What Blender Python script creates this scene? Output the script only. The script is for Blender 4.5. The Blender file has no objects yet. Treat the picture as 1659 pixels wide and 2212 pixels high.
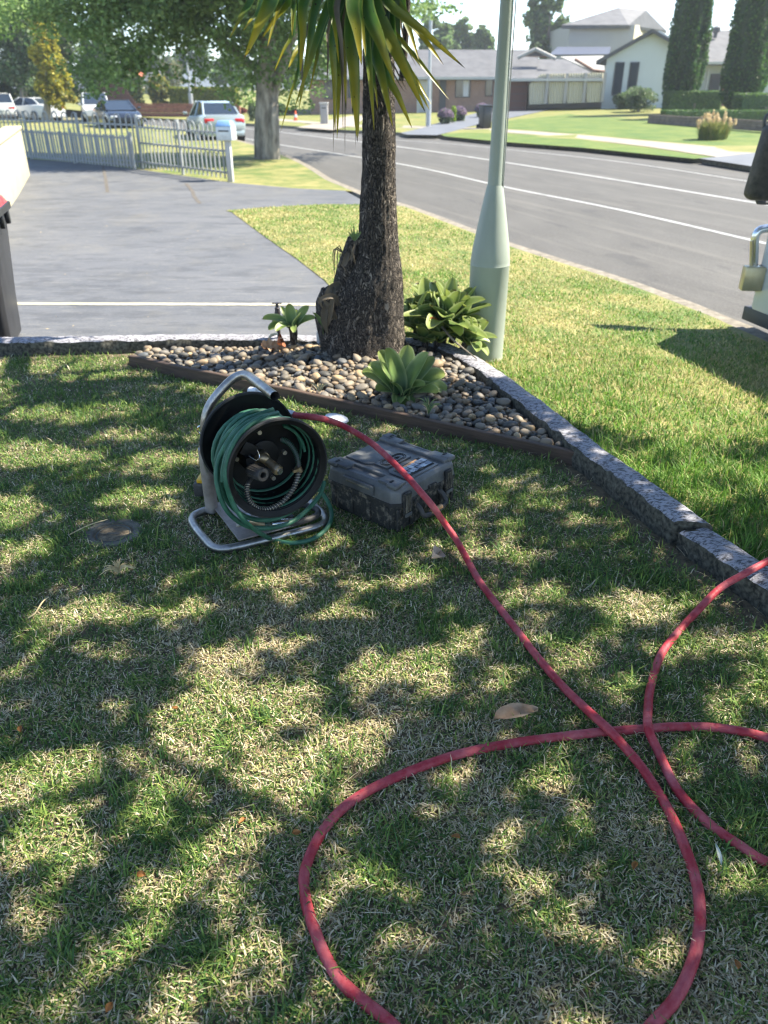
import bpy, bmesh, math, random
import numpy as np
from mathutils import Vector, Matrix, noise
random.seed(7); rng = np.random.default_rng(7)
C = bpy.context.scene.collection
R = math.radians

# ------------------------------------------------------------------ camera, sky, sun, exposure
H = 1.55; PITCH = R(29.0); FPX = 1661.0; CX, CY = 829.5, 1106.0
cam = bpy.data.cameras.new('camera'); co = bpy.data.objects.new('camera', cam); C.objects.link(co)
co.location = (0, 0, H); co.rotation_euler = (R(90) - PITCH, 0, 0)
cam.sensor_fit = 'VERTICAL'; cam.sensor_height = 36.0; cam.sensor_width = 27.0
cam.lens = FPX / 2212 * 36.0; cam.clip_start = 0.05; cam.clip_end = 2500
cam.dof.use_dof = True; cam.dof.focus_distance = 2.2; cam.dof.aperture_fstop = 4.0
sc = bpy.context.scene; sc.camera = co
SUN_AZ = R(77); SUN_EL = R(50)          # azimuth from +Y towards +X
SUN = Vector((math.sin(SUN_AZ) * math.cos(SUN_EL), math.cos(SUN_AZ) * math.cos(SUN_EL), math.sin(SUN_EL)))
w = bpy.data.worlds.new('World'); sc.world = w; w.use_nodes = True
nt = w.node_tree; bg = nt.nodes['Background']; bg.inputs['Strength'].default_value = 0.128
sky = nt.nodes.new('ShaderNodeTexSky'); sky.sky_type = 'NISHITA'; sky.sun_disc = False
sky.sun_elevation = SUN_EL; sky.sun_rotation = SUN_AZ; sky.air_density = 0.75; sky.dust_density = 0.1; sky.ozone_density = 3.0
nt.links.new(sky.outputs[0], bg.inputs['Color'])
sl = bpy.data.lights.new('sun', 'SUN'); sl.energy = 5.0; sl.angle = R(0.53); sl.color = (1.0, 0.95, 0.86)
so = bpy.data.objects.new('sun', sl); C.objects.link(so); so.location = SUN * 50
so.rotation_euler = SUN.to_track_quat('Z', 'Y').to_euler()
sc.view_settings.view_transform = 'Standard'; sc.view_settings.look = 'None'
sc.view_settings.exposure = 1.78; sc.view_settings.gamma = 1.0; sc.view_settings.use_curve_mapping = False
sc.view_settings.use_white_balance = True; sc.view_settings.white_balance_temperature = 7000; sc.view_settings.white_balance_tint = 8
sc.cycles.use_denoising = True; sc.cycles.filter_width = 1.15
sc.cycles.max_bounces = 8; sc.cycles.transparent_max_bounces = 8

# ------------------------------------------------------------------ survey helpers (bearing + distance -> point)
def ray(x, y):
    a = (x - CX) / FPX; b = -(y - CY) / FPX
    return np.array([a, math.cos(PITCH) + b * math.sin(PITCH), -math.sin(PITCH) + b * math.cos(PITCH)])
def G(x, y, z=0.0):
    d = ray(x, y); t = (z - H) / d[2]; return Vector((d[0] * t, d[1] * t, z))
def W(x, y, Y):
    d = ray(x, y); t = Y / d[1]; return Vector((d[0] * t, d[1] * t, H + d[2] * t))
def depth_of(p): return p[1] * math.cos(PITCH) - (p[2] - H) * math.sin(PITCH)

# ------------------------------------------------------------------ materials
def mat(name, col, rough=0.7, metal=0.0, var=0.0, scale=8.0, bump=0.0, bscale=40.0, spec=0.5, col2=None, detail=6.0, attr=None, transl=0.0, coat=0.0, mp=None, lo=0.35, hi=0.65, bdist=0.01):
    m = bpy.data.materials.new(name); m.use_nodes = True; n = m.node_tree; L = n.links
    b = n.nodes['Principled BSDF']; b.inputs['Roughness'].default_value = rough; b.inputs['Metallic'].default_value = metal
    b.inputs['Specular IOR Level'].default_value = spec; b.inputs['Coat Weight'].default_value = coat
    b.inputs['Base Color'].default_value = (*col, 1)
    src = None
    tc = n.nodes.new('ShaderNodeTexCoord'); vec = tc.outputs['Object']
    if mp:
        mm = n.nodes.new('ShaderNodeMapping'); mm.inputs['Scale'].default_value = mp; L.new(vec, mm.inputs[0]); vec = mm.outputs[0]
    if attr:
        at = n.nodes.new('ShaderNodeAttribute'); at.attribute_name = attr; src = at.outputs['Color']
    if var > 0 or col2:
        no = n.nodes.new('ShaderNodeTexNoise'); no.inputs['Scale'].default_value = scale; no.inputs['Detail'].default_value = detail
        no.inputs['Roughness'].default_value = 0.65
        L.new(vec, no.inputs['Vector'])
        rp = n.nodes.new('ShaderNodeValToRGB'); L.new(no.outputs['Fac'], rp.inputs[0])
        c2 = col2 or tuple(min(1, c * (1 + var)) for c in col); c1 = col if col2 else tuple(c * (1 - var) for c in col)
        rp.color_ramp.elements[0].position = lo; rp.color_ramp.elements[1].position = hi
        rp.color_ramp.elements[0].color = (*c1, 1); rp.color_ramp.elements[1].color = (*c2, 1)
        if src is None: src = rp.outputs[0]
        else:
            mx = n.nodes.new('ShaderNodeMix'); mx.data_type = 'RGBA'; mx.blend_type = 'MULTIPLY'; mx.inputs[0].default_value = 1
            L.new(src, mx.inputs[6]); L.new(rp.outputs[0], mx.inputs[7]); src = mx.outputs[2]
    if src is not None: L.new(src, b.inputs['Base Color'])
    if bump > 0:
        n2 = n.nodes.new('ShaderNodeTexNoise'); n2.inputs['Scale'].default_value = bscale; n2.inputs['Detail'].default_value = 8
        L.new(vec, n2.inputs['Vector'])
        bm = n.nodes.new('ShaderNodeBump'); bm.inputs['Strength'].default_value = bump; bm.inputs['Distance'].default_value = bdist
        L.new(n2.outputs['Fac'], bm.inputs['Height']); L.new(bm.outputs[0], b.inputs['Normal'])
    if transl > 0:
        tr = n.nodes.new('ShaderNodeBsdfTranslucent'); ms = n.nodes.new('ShaderNodeMixShader'); ms.inputs[0].default_value = transl
        if src is not None:
            L.new(src, tr.inputs[0])
        else: tr.inputs[0].default_value = (*col, 1)
        L.new(b.outputs[0], ms.inputs[1]); L.new(tr.outputs[0], ms.inputs[2]); L.new(ms.outputs[0], n.nodes['Material Output'].inputs[0])
    return m
def nodes(m): return m.node_tree.nodes, m.node_tree.links, m.node_tree.nodes['Principled BSDF']

M = {}
M['grass'] = mat('grass_blade', (1, 1, 1), 0.55, attr='col', transl=0.35, spec=0.3)
M['soil'] = mat('soil', (0.040, 0.030, 0.019), 0.95, col2=(0.20, 0.155, 0.095), scale=34, bump=0.8, bscale=90, lo=.3, hi=.7)
M['verge'] = mat('verge_turf', (0.085, 0.13, 0.022), 0.9, col2=(0.26, 0.23, 0.08), scale=1.6, bump=0.9, bscale=60, detail=12, lo=.38, hi=.62, bdist=.03)
M['farlawn'] = mat('far_lawn', (0.045, 0.098, 0.008), 0.9, col2=(0.115, 0.150, 0.022), scale=.9, bump=0.8, bscale=25, detail=12, bdist=.04)
M['drylawn'] = mat('dry_lawn', (0.095, 0.13, 0.02), 0.9, col2=(0.22, 0.195, 0.06), scale=0.8, bump=0.8, bscale=25, detail=12, bdist=.04)
M['asphalt'] = mat('asphalt', (0.054, 0.051, 0.047), 0.85, col2=(0.078, 0.074, 0.068), scale=1.3, bump=0.5, bscale=120, detail=12, mp=(1, .35, 1))
M['line'] = mat('road_paint', (0.31, 0.31, 0.295), 0.6, col2=(0.14, 0.14, 0.132), scale=4, lo=.48, hi=.75, detail=12)
M['kerbstone'] = mat('kerb_concrete', (0.12, 0.105, 0.08), 0.9, col2=(0.25, 0.22, 0.175), scale=9, detail=12, bump=0.5, bscale=50)
M['path'] = mat('footpath_concrete', (0.22, 0.19, 0.155), 0.9, col2=(0.28, 0.25, 0.205), scale=2, bump=.3)
M['sealed'] = mat('driveway_far', (0.09, 0.10, 0.12), 0.8, col2=(0.12, 0.13, 0.15), scale=.9, bump=.2)
M['cream_line'] = mat('cream_joint', (0.26, 0.24, 0.17), 0.9, col2=(0.42, 0.40, 0.31), scale=30, bump=.6, bscale=60)
M['timber'] = mat('timber_sleeper', (0.045, 0.028, 0.018), 0.75, col2=(0.10, 0.062, 0.042), scale=6, mp=(1, 14, 14), bump=.5, bscale=12, bdist=.004)
M['chrome'] = mat('galvanised_tube', (0.20, 0.195, 0.185), 0.36, 0.9, col2=(0.42, 0.40, 0.375), scale=16, bump=.12, bscale=60)
M['rust_steel'] = mat('grey_steel_plate', (0.20, 0.17, 0.15), 0.5, 0.45, col2=(0.36, 0.32, 0.29), scale=9, bump=.2)
M['black'] = mat('black_plastic', (0.0025, 0.003, 0.004), 0.5, spec=.25, col2=(0.011, 0.0115, 0.012), scale=7, bump=.08, detail=10, lo=.45, hi=.8)
M['black_rubber'] = mat('black_rubber', (0.018, 0.018, 0.019), 0.6, col2=(0.06, 0.055, 0.05), scale=25, bump=.3)
M['brass'] = mat('aged_brass', (0.24, 0.17, 0.10), 0.4, 0.8, col2=(0.42, 0.33, 0.22), scale=25, bump=.15)
M['bolt'] = mat('zinc_bolt', (0.42, 0.38, 0.30), 0.4, 0.7, var=.2)
M['green_hose'] = mat('green_hose', (0.014, 0.085, 0.050), 0.5, spec=.35, col2=(0.06, 0.165, 0.11), scale=14, bump=.1, bscale=200, lo=.4, hi=.75)
M['red_hose'] = mat('red_hose', (0.31, 0.020, 0.032), 0.55, spec=.3, col2=(0.43, 0.11, 0.12), scale=14, bump=.25, bscale=110, lo=.40, hi=.70, detail=12)
M['case'] = mat('case_plastic', (0.040, 0.045, 0.052), 0.45, col2=(0.15, 0.152, 0.15), scale=5, bump=.2, bscale=60, detail=12, lo=.3, hi=.7)
M['case_mud'] = mat('muddy_case_plastic', (0.016, 0.016, 0.015), 0.75, col2=(0.18, 0.155, 0.12), scale=34, bump=.5, bscale=80, detail=14, lo=.50, hi=.68)
M['mud'] = mat('dried_mud', (0.22, 0.195, 0.145), 0.9, col2=(0.05, 0.045, 0.035), scale=30, bump=.4)
M['label'] = mat('torn_silver_label', (0.10, 0.13, 0.18), 0.35, 0.4, col2=(0.34, 0.38, 0.42), scale=26, detail=3, lo=.45, hi=.55)
M['tape'] = mat('brown_tape', (0.34, 0.17, 0.07), 0.5, col2=(0.46, 0.28, 0.15), scale=30)
M['white_plastic'] = mat('white_plastic', (0.55, 0.57, 0.59), 0.35, var=.05)
M['yellow'] = mat('yellow_plastic', (0.62, 0.36, 0.02), 0.4, var=.2)
M['white_paint'] = mat('white_vehicle_paint', (0.50, 0.52, 0.53), 0.25, coat=.4, var=.03, scale=1)
M['silver_paint'] = mat('silver_blue_paint', (0.36, 0.42, 0.43), 0.25, 0.35, coat=.5, var=.03, scale=1)
M['dark_paint'] = mat('dark_blue_paint', (0.012, 0.016, 0.025), 0.25, 0.2, coat=.5, var=.05, scale=1)
M['glass'] = mat('tinted_glass', (0.02, 0.03, 0.045), 0.08, spec=.8)
M['redlens'] = mat('red_lens', (0.55, 0.01, 0.015), 0.2, var=.1)
M['lens'] = mat('clear_lens', (0.6, 0.6, 0.6), 0.1, 0.3)
M['tyre'] = mat('tyre', (0.015, 0.015, 0.015), 0.85, var=.2)
M['rim'] = mat('alloy_rim', (0.4, 0.4, 0.42), 0.35, 0.9)
M['pole'] = mat('pale_green_pole_paint', (0.27, 0.31, 0.265), 0.5, col2=(0.32, 0.36, 0.31), scale=5, bump=.08, bscale=200, mp=(1, 1, .3))
M['poledirt'] = mat('stained_pole_base', (0.42, 0.38, 0.24), 0.8, col2=(0.34, 0.38, 0.28), scale=16)
M['galv'] = mat('galvanised_post', (0.36, 0.38, 0.40), 0.5, 0.4, var=.15)
M['wall_cream'] = mat('cream_render', (0.40, 0.36, 0.245), 0.85, col2=(0.44, 0.40, 0.285), scale=2, bump=.2)
M['fencepaint'] = mat('grey_white_fence_paint', (0.25, 0.262, 0.26), 0.6, col2=(0.33, 0.34, 0.335), scale=6)
M['post_box'] = mat('mailbox_metal', (0.50, 0.54, 0.55), 0.4, .2, var=.1)
M['bluebox'] = mat('blue_mailbox_top', (0.22, 0.38, 0.60), 0.4, var=.1)
M['bark'] = mat('tree_bark', (0.10, 0.085, 0.065), 0.95, col2=(0.36, 0.32, 0.26), scale=5, mp=(1, 1, .3), bump=1, bscale=18, bdist=.04)
M['leaf'] = mat('tree_leaf', (1, 1, 1), 0.5, attr='col', transl=0.5, spec=.35)
M['deadleaf'] = mat('dead_leaf', (0.30, 0.17, 0.09), 0.7, col2=(0.50, 0.36, 0.24), scale=14, bump=.3, transl=.2)
M['rustleaf'] = mat('rust_leaf', (0.20, 0.055, 0.02), 0.7, col2=(0.34, 0.12, 0.05), scale=14, transl=.25)
M['orangeleaf'] = mat('orange_leaf', (0.28, 0.10, 0.02), 0.6, col2=(0.40, 0.20, 0.06), scale=40, transl=.3)
M['straw'] = mat('straw', (0.45, 0.36, 0.20), 0.8, var=.3, scale=30)
M['paleleaf'] = mat('pale_gum_leaf', (0.55, 0.58, 0.48), 0.5, var=.1)
M['twig'] = mat('grey_twig', (0.20, 0.17, 0.13), .9, var=.3)
M['brick'] = None
M['roof_grey'] = mat('grey_roof_tile', (0.17, 0.175, 0.19), 0.75, var=.15, scale=2)
M['roof_dark'] = mat('dark_roof', (0.045, 0.06, 0.10), 0.7, var=.15)
M['roof_pale'] = mat('pale_roof', (0.30, 0.295, 0.28), 0.7, var=.08)
M['wall_white'] = mat('white_render', (0.50, 0.53, 0.52), 0.85, var=.03, scale=1)
M['wall_pale'] = mat('pale_render', (0.33, 0.315, 0.30), 0.85, var=.03, scale=1)
M['trim_dark'] = mat('dark_trim', (0.06, 0.06, 0.065), 0.6, var=.1)
M['trim_white'] = mat('white_trim', (0.42, 0.42, 0.40), 0.6, var=.05)
M['curtain'] = mat('curtain', (0.50, 0.50, 0.52), 0.9, var=.1, scale=12, mp=(6, 1, 1))
M['colorbond'] = mat('cream_sheet_fence', (0.44, 0.41, 0.31), 0.6, var=.05)
M['brownfence'] = mat('brown_paling', (0.11, 0.055, 0.045), 0.85, var=.3, scale=4)
M['redbrick'] = mat('low_brick', (0.24, 0.10, 0.07), 0.9, var=.3, scale=6)
M['retain'] = mat('retaining_sleeper', (0.17, 0.125, 0.10), 0.9, var=.25, scale=5)
M['orange'] = mat('cone_orange', (0.75, 0.12, 0.04), 0.5, var=.1)
M['binbody'] = mat('bin_plastic', (0.008, 0.0085, 0.010), 0.36, col2=(0.028, 0.028, 0.030), scale=3, bump=.05, mp=(8, 8, 1))
M['binlid'] = mat('red_bin_lid', (0.42, 0.02, 0.03), 0.35, col2=(0.52, 0.08, 0.08), scale=10)
M['padlock'] = mat('padlock_brass', (0.46, 0.38, 0.22), 0.35, 0.55, col2=(0.56, 0.50, 0.34), scale=5)
M['steel'] = mat('polished_steel', (0.66, 0.68, 0.70), 0.2, 0.95, var=.05)
M['hill'] = mat('distant_hill', (0.10, 0.15, 0.19), 0.95, col2=(0.14, 0.19, 0.20), scale=.02)
M['ground'] = mat('ground_earth', (0.10, 0.11, 0.05), 0.95, col2=(0.18, 0.16, 0.08), scale=.3)
M['tap'] = mat('dark_tap', (0.05, 0.045, 0.05), 0.45, .5, var=.3, scale=30)
M['conc'] = mat('old_concrete_cap', (0.06, 0.055, 0.045), .95, col2=(0.13, 0.12, 0.095), scale=14, bump=.6, bscale=60)

# driveway: charcoal sealed concrete, worn and stained
def m_driveway():
    m = mat('driveway_sealer', (0.072, 0.078, 0.090), 0.7, col2=(0.112, 0.116, 0.126), scale=.7, detail=14, bump=.4, bscale=140, spec=.35, lo=.3, hi=.7)
    n, L, b = nodes(m)
    src = b.inputs['Base Color'].links[0].from_socket
    tc = n.new('ShaderNodeTexCoord')
    def layer(src, scale, mpg, lo, hi, col, fac):
        mp = n.new('ShaderNodeMapping'); mp.inputs['Scale'].default_value = mpg; L.new(tc.outputs['Object'], mp.inputs[0])
        no = n.new('ShaderNodeTexNoise'); no.inputs['Scale'].default_value = scale; no.inputs['Detail'].default_value = 8; no.inputs['Roughness'].default_value = .7; L.new(mp.outputs[0], no.inputs['Vector'])
        rp = n.new('ShaderNodeValToRGB'); rp.color_ramp.elements[0].position = lo; rp.color_ramp.elements[1].position = hi; L.new(no.outputs['Fac'], rp.inputs[0])
        mu = n.new('ShaderNodeMath'); mu.operation = 'MULTIPLY'; mu.inputs[1].default_value = fac; L.new(rp.outputs[0], mu.inputs[0])
        mx = n.new('ShaderNodeMix'); mx.data_type = 'RGBA'; L.new(mu.outputs[0], mx.inputs[0]); L.new(src, mx.inputs[6]); mx.inputs[7].default_value = (*col, 1)
        return mx.outputs[2]
    src = layer(src, 5.0, (1, 2.2, 1), .66, .72, (0.55, 0.53, 0.46), .45)
    src = layer(src, 60.0, (1, 1, 1), .48, .62, (0.16, 0.16, 0.165), .45)
    src = layer(src, 9.0, (.35, 3.2, 1), .55, .66, (0.22, 0.215, 0.20), .5)
    src = layer(src, 2.2, (.8, 1.6, 1), .50, .60, (0.055, 0.058, 0.066), .55)
    src = layer(src, 16.0, (.5, 2.4, 1), .64, .68, (0.38, 0.36, 0.29), .6)
    src = layer(src, 28.0, (1, 1.6, 1), .70, .74, (0.60, 0.58, 0.50), .7)
    src = layer(src, 1.1, (1, .6, 1), .50, .72, (0.17, 0.16, 0.135), .4)
    L.new(src, b.inputs['Base Color'])
    return m
M['driveway'] = m_driveway()
def m_road():
    m = M['asphalt']; n, L, b = nodes(m); src = b.inputs['Base Color'].links[0].from_socket; tc = n.new('ShaderNodeTexCoord')
    for sc_, mpg, lo, hi, col, fac in ((1.0, (.10, 2.2, 1), .48, .62, (.050, .047, .043), .55), (1.0, (.18, 3.6, 1), .56, .68, (.115, .108, .095), .45), (45., (1, 1, 1), .52, .62, (.13, .125, .115), .4), (2.0, (.5, 1.2, 1), .62, .66, (.036, .035, .034), .5)):
        mp = n.new('ShaderNodeMapping'); mp.vector_type = 'TEXTURE'; mp.inputs['Rotation'].default_value = (0, 0, R(112)); L.new(tc.outputs['Object'], mp.inputs[0])
        m2 = n.new('ShaderNodeMapping'); m2.inputs['Scale'].default_value = mpg; L.new(mp.outputs[0], m2.inputs[0])
        no = n.new('ShaderNodeTexNoise'); no.inputs['Scale'].default_value = sc_; no.inputs['Detail'].default_value = 8; L.new(m2.outputs[0], no.inputs['Vector'])
        rp = n.new('ShaderNodeValToRGB'); rp.color_ramp.elements[0].position = lo; rp.color_ramp.elements[1].position = hi; L.new(no.outputs['Fac'], rp.inputs[0])
        mu = n.new('ShaderNodeMath'); mu.operation = 'MULTIPLY'; mu.inputs[1].default_value = fac; L.new(rp.outputs[0], mu.inputs[0])
        mx = n.new('ShaderNodeMix'); mx.data_type = 'RGBA'; L.new(mu.outputs[0], mx.inputs[0]); L.new(src, mx.inputs[6]); mx.inputs[7].default_value = (*col, 1); src = mx.outputs[2]
    L.new(src, b.inputs['Base Color'])
m_road()

# painted, crazed kerb: lilac-grey sealer with dark cracks
def m_kerb():
    m = mat('crazed_grey_kerb_paint', (0.26, 0.255, 0.28), 0.8, col2=(0.33, 0.325, 0.355), scale=6, bump=0)
    n, L, b = nodes(m); src = b.inputs['Base Color'].links[0].from_socket
    tc = n.new('ShaderNodeTexCoord'); mp = n.new('ShaderNodeMapping'); mp.inputs['Scale'].default_value = (48, 85, 48); mp.inputs['Rotation'].default_value = (0, 0, R(20)); L.new(tc.outputs['Object'], mp.inputs[0])
    no = n.new('ShaderNodeTexNoise'); no.inputs['Scale'].default_value = 1.0; no.inputs['Detail'].default_value = 6; no.inputs['Roughness'].default_value = .75; L.new(mp.outputs[0], no.inputs['Vector'])
    rp = n.new('ShaderNodeValToRGB'); rp.color_ramp.elements[0].position = .43; rp.color_ramp.elements[1].position = .52; L.new(no.outputs['Fac'], rp.inputs[0])
    rp.color_ramp.elements[0].color = (0, 0, 0, 1)
    mx = n.new('ShaderNodeMix'); mx.data_type = 'RGBA'; L.new(rp.outputs[0], mx.inputs[0]); mx.inputs[6].default_value = (0.06, 0.058, 0.062, 1); L.new(src, mx.inputs[7])
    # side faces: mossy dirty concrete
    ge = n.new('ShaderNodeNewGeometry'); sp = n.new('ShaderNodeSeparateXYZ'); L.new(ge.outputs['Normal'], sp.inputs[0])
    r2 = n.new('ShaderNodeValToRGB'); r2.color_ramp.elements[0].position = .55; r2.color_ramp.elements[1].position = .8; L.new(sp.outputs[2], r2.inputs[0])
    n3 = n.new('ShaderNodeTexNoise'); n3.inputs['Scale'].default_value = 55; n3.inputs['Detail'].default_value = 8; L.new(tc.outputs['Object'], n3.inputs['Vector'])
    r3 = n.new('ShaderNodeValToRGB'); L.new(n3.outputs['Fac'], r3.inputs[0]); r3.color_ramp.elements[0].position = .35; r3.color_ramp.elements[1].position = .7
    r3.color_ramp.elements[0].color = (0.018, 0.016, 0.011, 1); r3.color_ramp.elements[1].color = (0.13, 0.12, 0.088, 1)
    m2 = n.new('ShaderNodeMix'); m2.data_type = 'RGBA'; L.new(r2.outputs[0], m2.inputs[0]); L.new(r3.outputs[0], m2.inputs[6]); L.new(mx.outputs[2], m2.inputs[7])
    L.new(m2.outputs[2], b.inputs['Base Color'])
    bp = n.new('ShaderNodeBump'); bp.inputs['Strength'].default_value = .6; bp.inputs['Distance'].default_value = .006; L.new(no.outputs['Fac'], bp.inputs['Height']); L.new(bp.outputs[0], b.inputs['Normal'])
    return m
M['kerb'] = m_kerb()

PEB = [(0.08, (.065, .065, .062)), (.25, (.14, .125, .10)), (.42, (.20, .165, .12)), (.55, (.09, .10, .11)), (.70, (.25, .205, .15)), (.85, (.16, .12, .085)), (1.0, (.36, .27, .16))]
def m_pebble(kind):
    m = mat('pebble_' + kind, (.25, .22, .18), 0.6, bump=.15, bscale=60, spec=.35); n, L, b = nodes(m)
    s = n.new('ShaderNodeObjectInfo').outputs['Random'] if kind == 'single' else n.new('ShaderNodeNewGeometry').outputs['Random Per Island']
    rp = n.new('ShaderNodeValToRGB'); rp.color_ramp.interpolation = 'LINEAR'; L.new(s, rp.inputs[0])
    e = rp.color_ramp.elements; e[0].position = PEB[0][0]; e[0].color = (*PEB[0][1], 1); e[1].position = 1; e[1].color = (*PEB[-1][1], 1)
    for p, c in PEB[1:-1]:
        k = e.new(p); k.color = (*c, 1)
    no = n.new('ShaderNodeTexNoise'); no.inputs['Scale'].default_value = 45; tc = n.new('ShaderNodeTexCoord'); L.new(tc.outputs['Object'], no.inputs['Vector'])
    r2 = n.new('ShaderNodeValToRGB'); L.new(no.outputs['Fac'], r2.inputs[0]); r2.color_ramp.elements[0].color = (.75, .75, .75, 1); r2.color_ramp.elements[1].color = (1.2, 1.15, 1.1, 1)
    mx = n.new('ShaderNodeMix'); mx.data_type = 'RGBA'; mx.blend_type = 'MULTIPLY'; mx.inputs[0].default_value = 1; L.new(rp.outputs[0], mx.inputs[6]); L.new(r2.outputs[0], mx.inputs[7])
    L.new(mx.outputs[2], b.inputs['Base Color']); return m
M['peb1'] = m_pebble('single'); M['pebn'] = m_pebble('mass')

def m_brick():
    m = mat('brown_brick', (.26, .13, .085), .9); n, L, b = nodes(m)
    tc = n.new('ShaderNodeTexCoord'); mp = n.new('ShaderNodeMapping'); mp.inputs['Rotation'].default_value = (R(90), 0, 0); L.new(tc.outputs['Object'], mp.inputs[0])
    br = n.new('ShaderNodeTexBrick'); L.new(mp.outputs[0], br.inputs['Vector']); br.inputs['Scale'].default_value = 4.2
    br.inputs['Color1'].default_value = (.20, .095, .062, 1); br.inputs['Color2'].default_value = (.31, .165, .11, 1); br.inputs['Mortar'].default_value = (.36, .31, .27, 1)
    br.inputs['Mortar Size'].default_value = .025; L.new(br.outputs[0], b.inputs['Base Color']); return m
M['brick'] = m_brick()
def m_roof(name, c1, c2):
    m = mat(name, c1, .75, col2=c2, scale=1.5); n, L, b = nodes(m)
    tc = n.new('ShaderNodeTexCoord'); wv = n.new('ShaderNodeTexWave'); wv.bands_direction = 'Z'; wv.wave_profile = 'SAW'; wv.inputs['Scale'].default_value = 2.4; L.new(tc.outputs['Object'], wv.inputs[0])
    bp = n.new('ShaderNodeBump'); bp.inputs['Strength'].default_value = 1; bp.inputs['Distance'].default_value = .08; L.new(wv.outputs['Fac'], bp.inputs['Height']); L.new(bp.outputs[0], b.inputs['Normal']); return m
M['roof_grey'] = m_roof('grey_tile_roof', (.075, .078, .088), (.12, .122, .132))

# leaf materials coloured along the length (u) and across (v)
def m_blade(name, base, mid, edge, tip, spots=True, transl=.4, rough=.4, p=(.55, .86, .97)):
    m = mat(name, base, rough, spec=.45, bump=.05, bscale=30); n, L, b = nodes(m)
    uv = n.new('ShaderNodeUVMap'); sp = n.new('ShaderNodeSeparateXYZ'); L.new(uv.outputs[0], sp.inputs[0])
    rp = n.new('ShaderNodeValToRGB'); e = rp.color_ramp.elements; e[0].position = 0; e[0].color = (*base, 1); e[1].position = 1; e[1].color = (.05, .025, .012, 1)
    for q, c in ((p[0], mid), (p[1], tip), (p[2], tip)):
        k = e.new(q); k.color = (*c, 1)
    oi = n.new('ShaderNodeObjectInfo'); ad = n.new('ShaderNodeMath'); ad.operation = 'MULTIPLY_ADD'; L.new(oi.outputs['Random'], ad.inputs[0]); ad.inputs[1].default_value = .14; 
    su = n.new('ShaderNodeMath'); su.operation = 'SUBTRACT'; L.new(sp.outputs[0], su.inputs[0]); su.inputs[1].default_value = .08; L.new(su.outputs[0], ad.inputs[2])
    L.new(ad.outputs[0], rp.inputs[0])
    er = n.new('ShaderNodeValToRGB'); er.color_ramp.elements[0].position = .72; er.color_ramp.elements[1].position = .98
    ab = n.new('ShaderNodeMath'); ab.operation = 'ABSOLUTE'; s2 = n.new('ShaderNodeMath'); s2.operation = 'MULTIPLY_ADD'; L.new(sp.outputs[1], s2.inputs[0]); s2.inputs[1].default_value = 2; s2.inputs[2].default_value = -1
    L.new(s2.outputs[0], ab.inputs[0]); L.new(ab.outputs[0], er.inputs[0])
    mx = n.new('ShaderNodeMix'); mx.data_type = 'RGBA'; L.new(er.outputs[0], mx.inputs[0]); L.new(rp.outputs[0], mx.inputs[6]); mx.inputs[7].default_value = (*edge, 1)
    src = mx.outputs[2]
    tc = n.new('ShaderNodeTexCoord'); no = n.new('ShaderNodeTexNoise'); no.inputs['Scale'].default_value = 9; L.new(tc.outputs['Object'], no.inputs['Vector'])
    r2 = n.new('ShaderNodeValToRGB'); r2.color_ramp.elements[0].position = .3; r2.color_ramp.elements[1].position = .7; r2.color_ramp.elements[0].color = (.7, .75, .7, 1); r2.color_ramp.elements[1].color = (1.25, 1.2, 1.1, 1); L.new(no.outputs['Fac'], r2.inputs[0])
    m2 = n.new('ShaderNodeMix'); m2.data_type = 'RGBA'; m2.blend_type = 'MULTIPLY'; m2.inputs[0].default_value = 1; L.new(src, m2.inputs[6]); L.new(r2.outputs[0], m2.inputs[7]); src = m2.outputs[2]
    if spots:
        vo = n.new('ShaderNodeTexVoronoi'); vo.inputs['Scale'].default_value = 26; L.new(tc.outputs['Object'], vo.inputs['Vector'])
        n4 = n.new('ShaderNodeTexNoise'); n4.inputs['Scale'].default_value = 6; L.new(tc.outputs['Object'], n4.inputs['Vector'])
        sb = n.new('ShaderNodeMath'); sb.operation = 'MULTIPLY_ADD'; L.new(n4.outputs['Fac'], sb.inputs[0]); sb.inputs[1].default_value = -.5; L.new(vo.outputs['Distance'], sb.inputs[2])
        r3 = n.new('ShaderNodeValToRGB'); r3.color_ramp.elements[0].position = 0; r3.color_ramp.elements[1].position = .015; L.new(sb.outputs[0], r3.inputs[0])
        a3 = n.new('ShaderNodeMath'); a3.operation = 'ADD'; L.new(sb.outputs[0], a3.inputs[0]); a3.inputs[1].default_value = .19; L.new(a3.outputs[0], r3.inputs[0])
        m3 = n.new('ShaderNodeMix'); m3.data_type = 'RGBA'; L.new(r3.outputs[0], m3.inputs[0]); m3.inputs[6].default_value = (.02, .014, .008, 1); L.new(src, m3.inputs[7]); src = m3.outputs[2]
    L.new(src, b.inputs['Base Color'])
    tr = n.new('ShaderNodeBsdfTranslucent'); L.new(src, tr.inputs[0]); ms = n.new('ShaderNodeMixShader'); ms.inputs[0].default_value = transl
    L.new(b.outputs[0], ms.inputs[1]); L.new(tr.outputs[0], ms.inputs[2]); L.new(ms.outputs[0], n['Material Output'].inputs[0])
    return m
M['yucca'] = m_blade('yucca_leaf', (.016, .056, .018), (.040, .100, .016), (.12, .17, .035), (.36, .28, .02), transl=.42, p=(.58, .92, .975))
M['yuccaold'] = m_blade('old_yucca_leaf', (.075, .062, .05), (.13, .105, .08), (.14, .115, .085), (.13, .10, .07), False, .25, .7)
M['agave'] = m_blade('agave_leaf', (.090, .165, .085), (.150, .235, .085), (.36, .42, .20), (.22, .27, .07), False, .35, .42, (.5, .93, .965))

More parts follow.
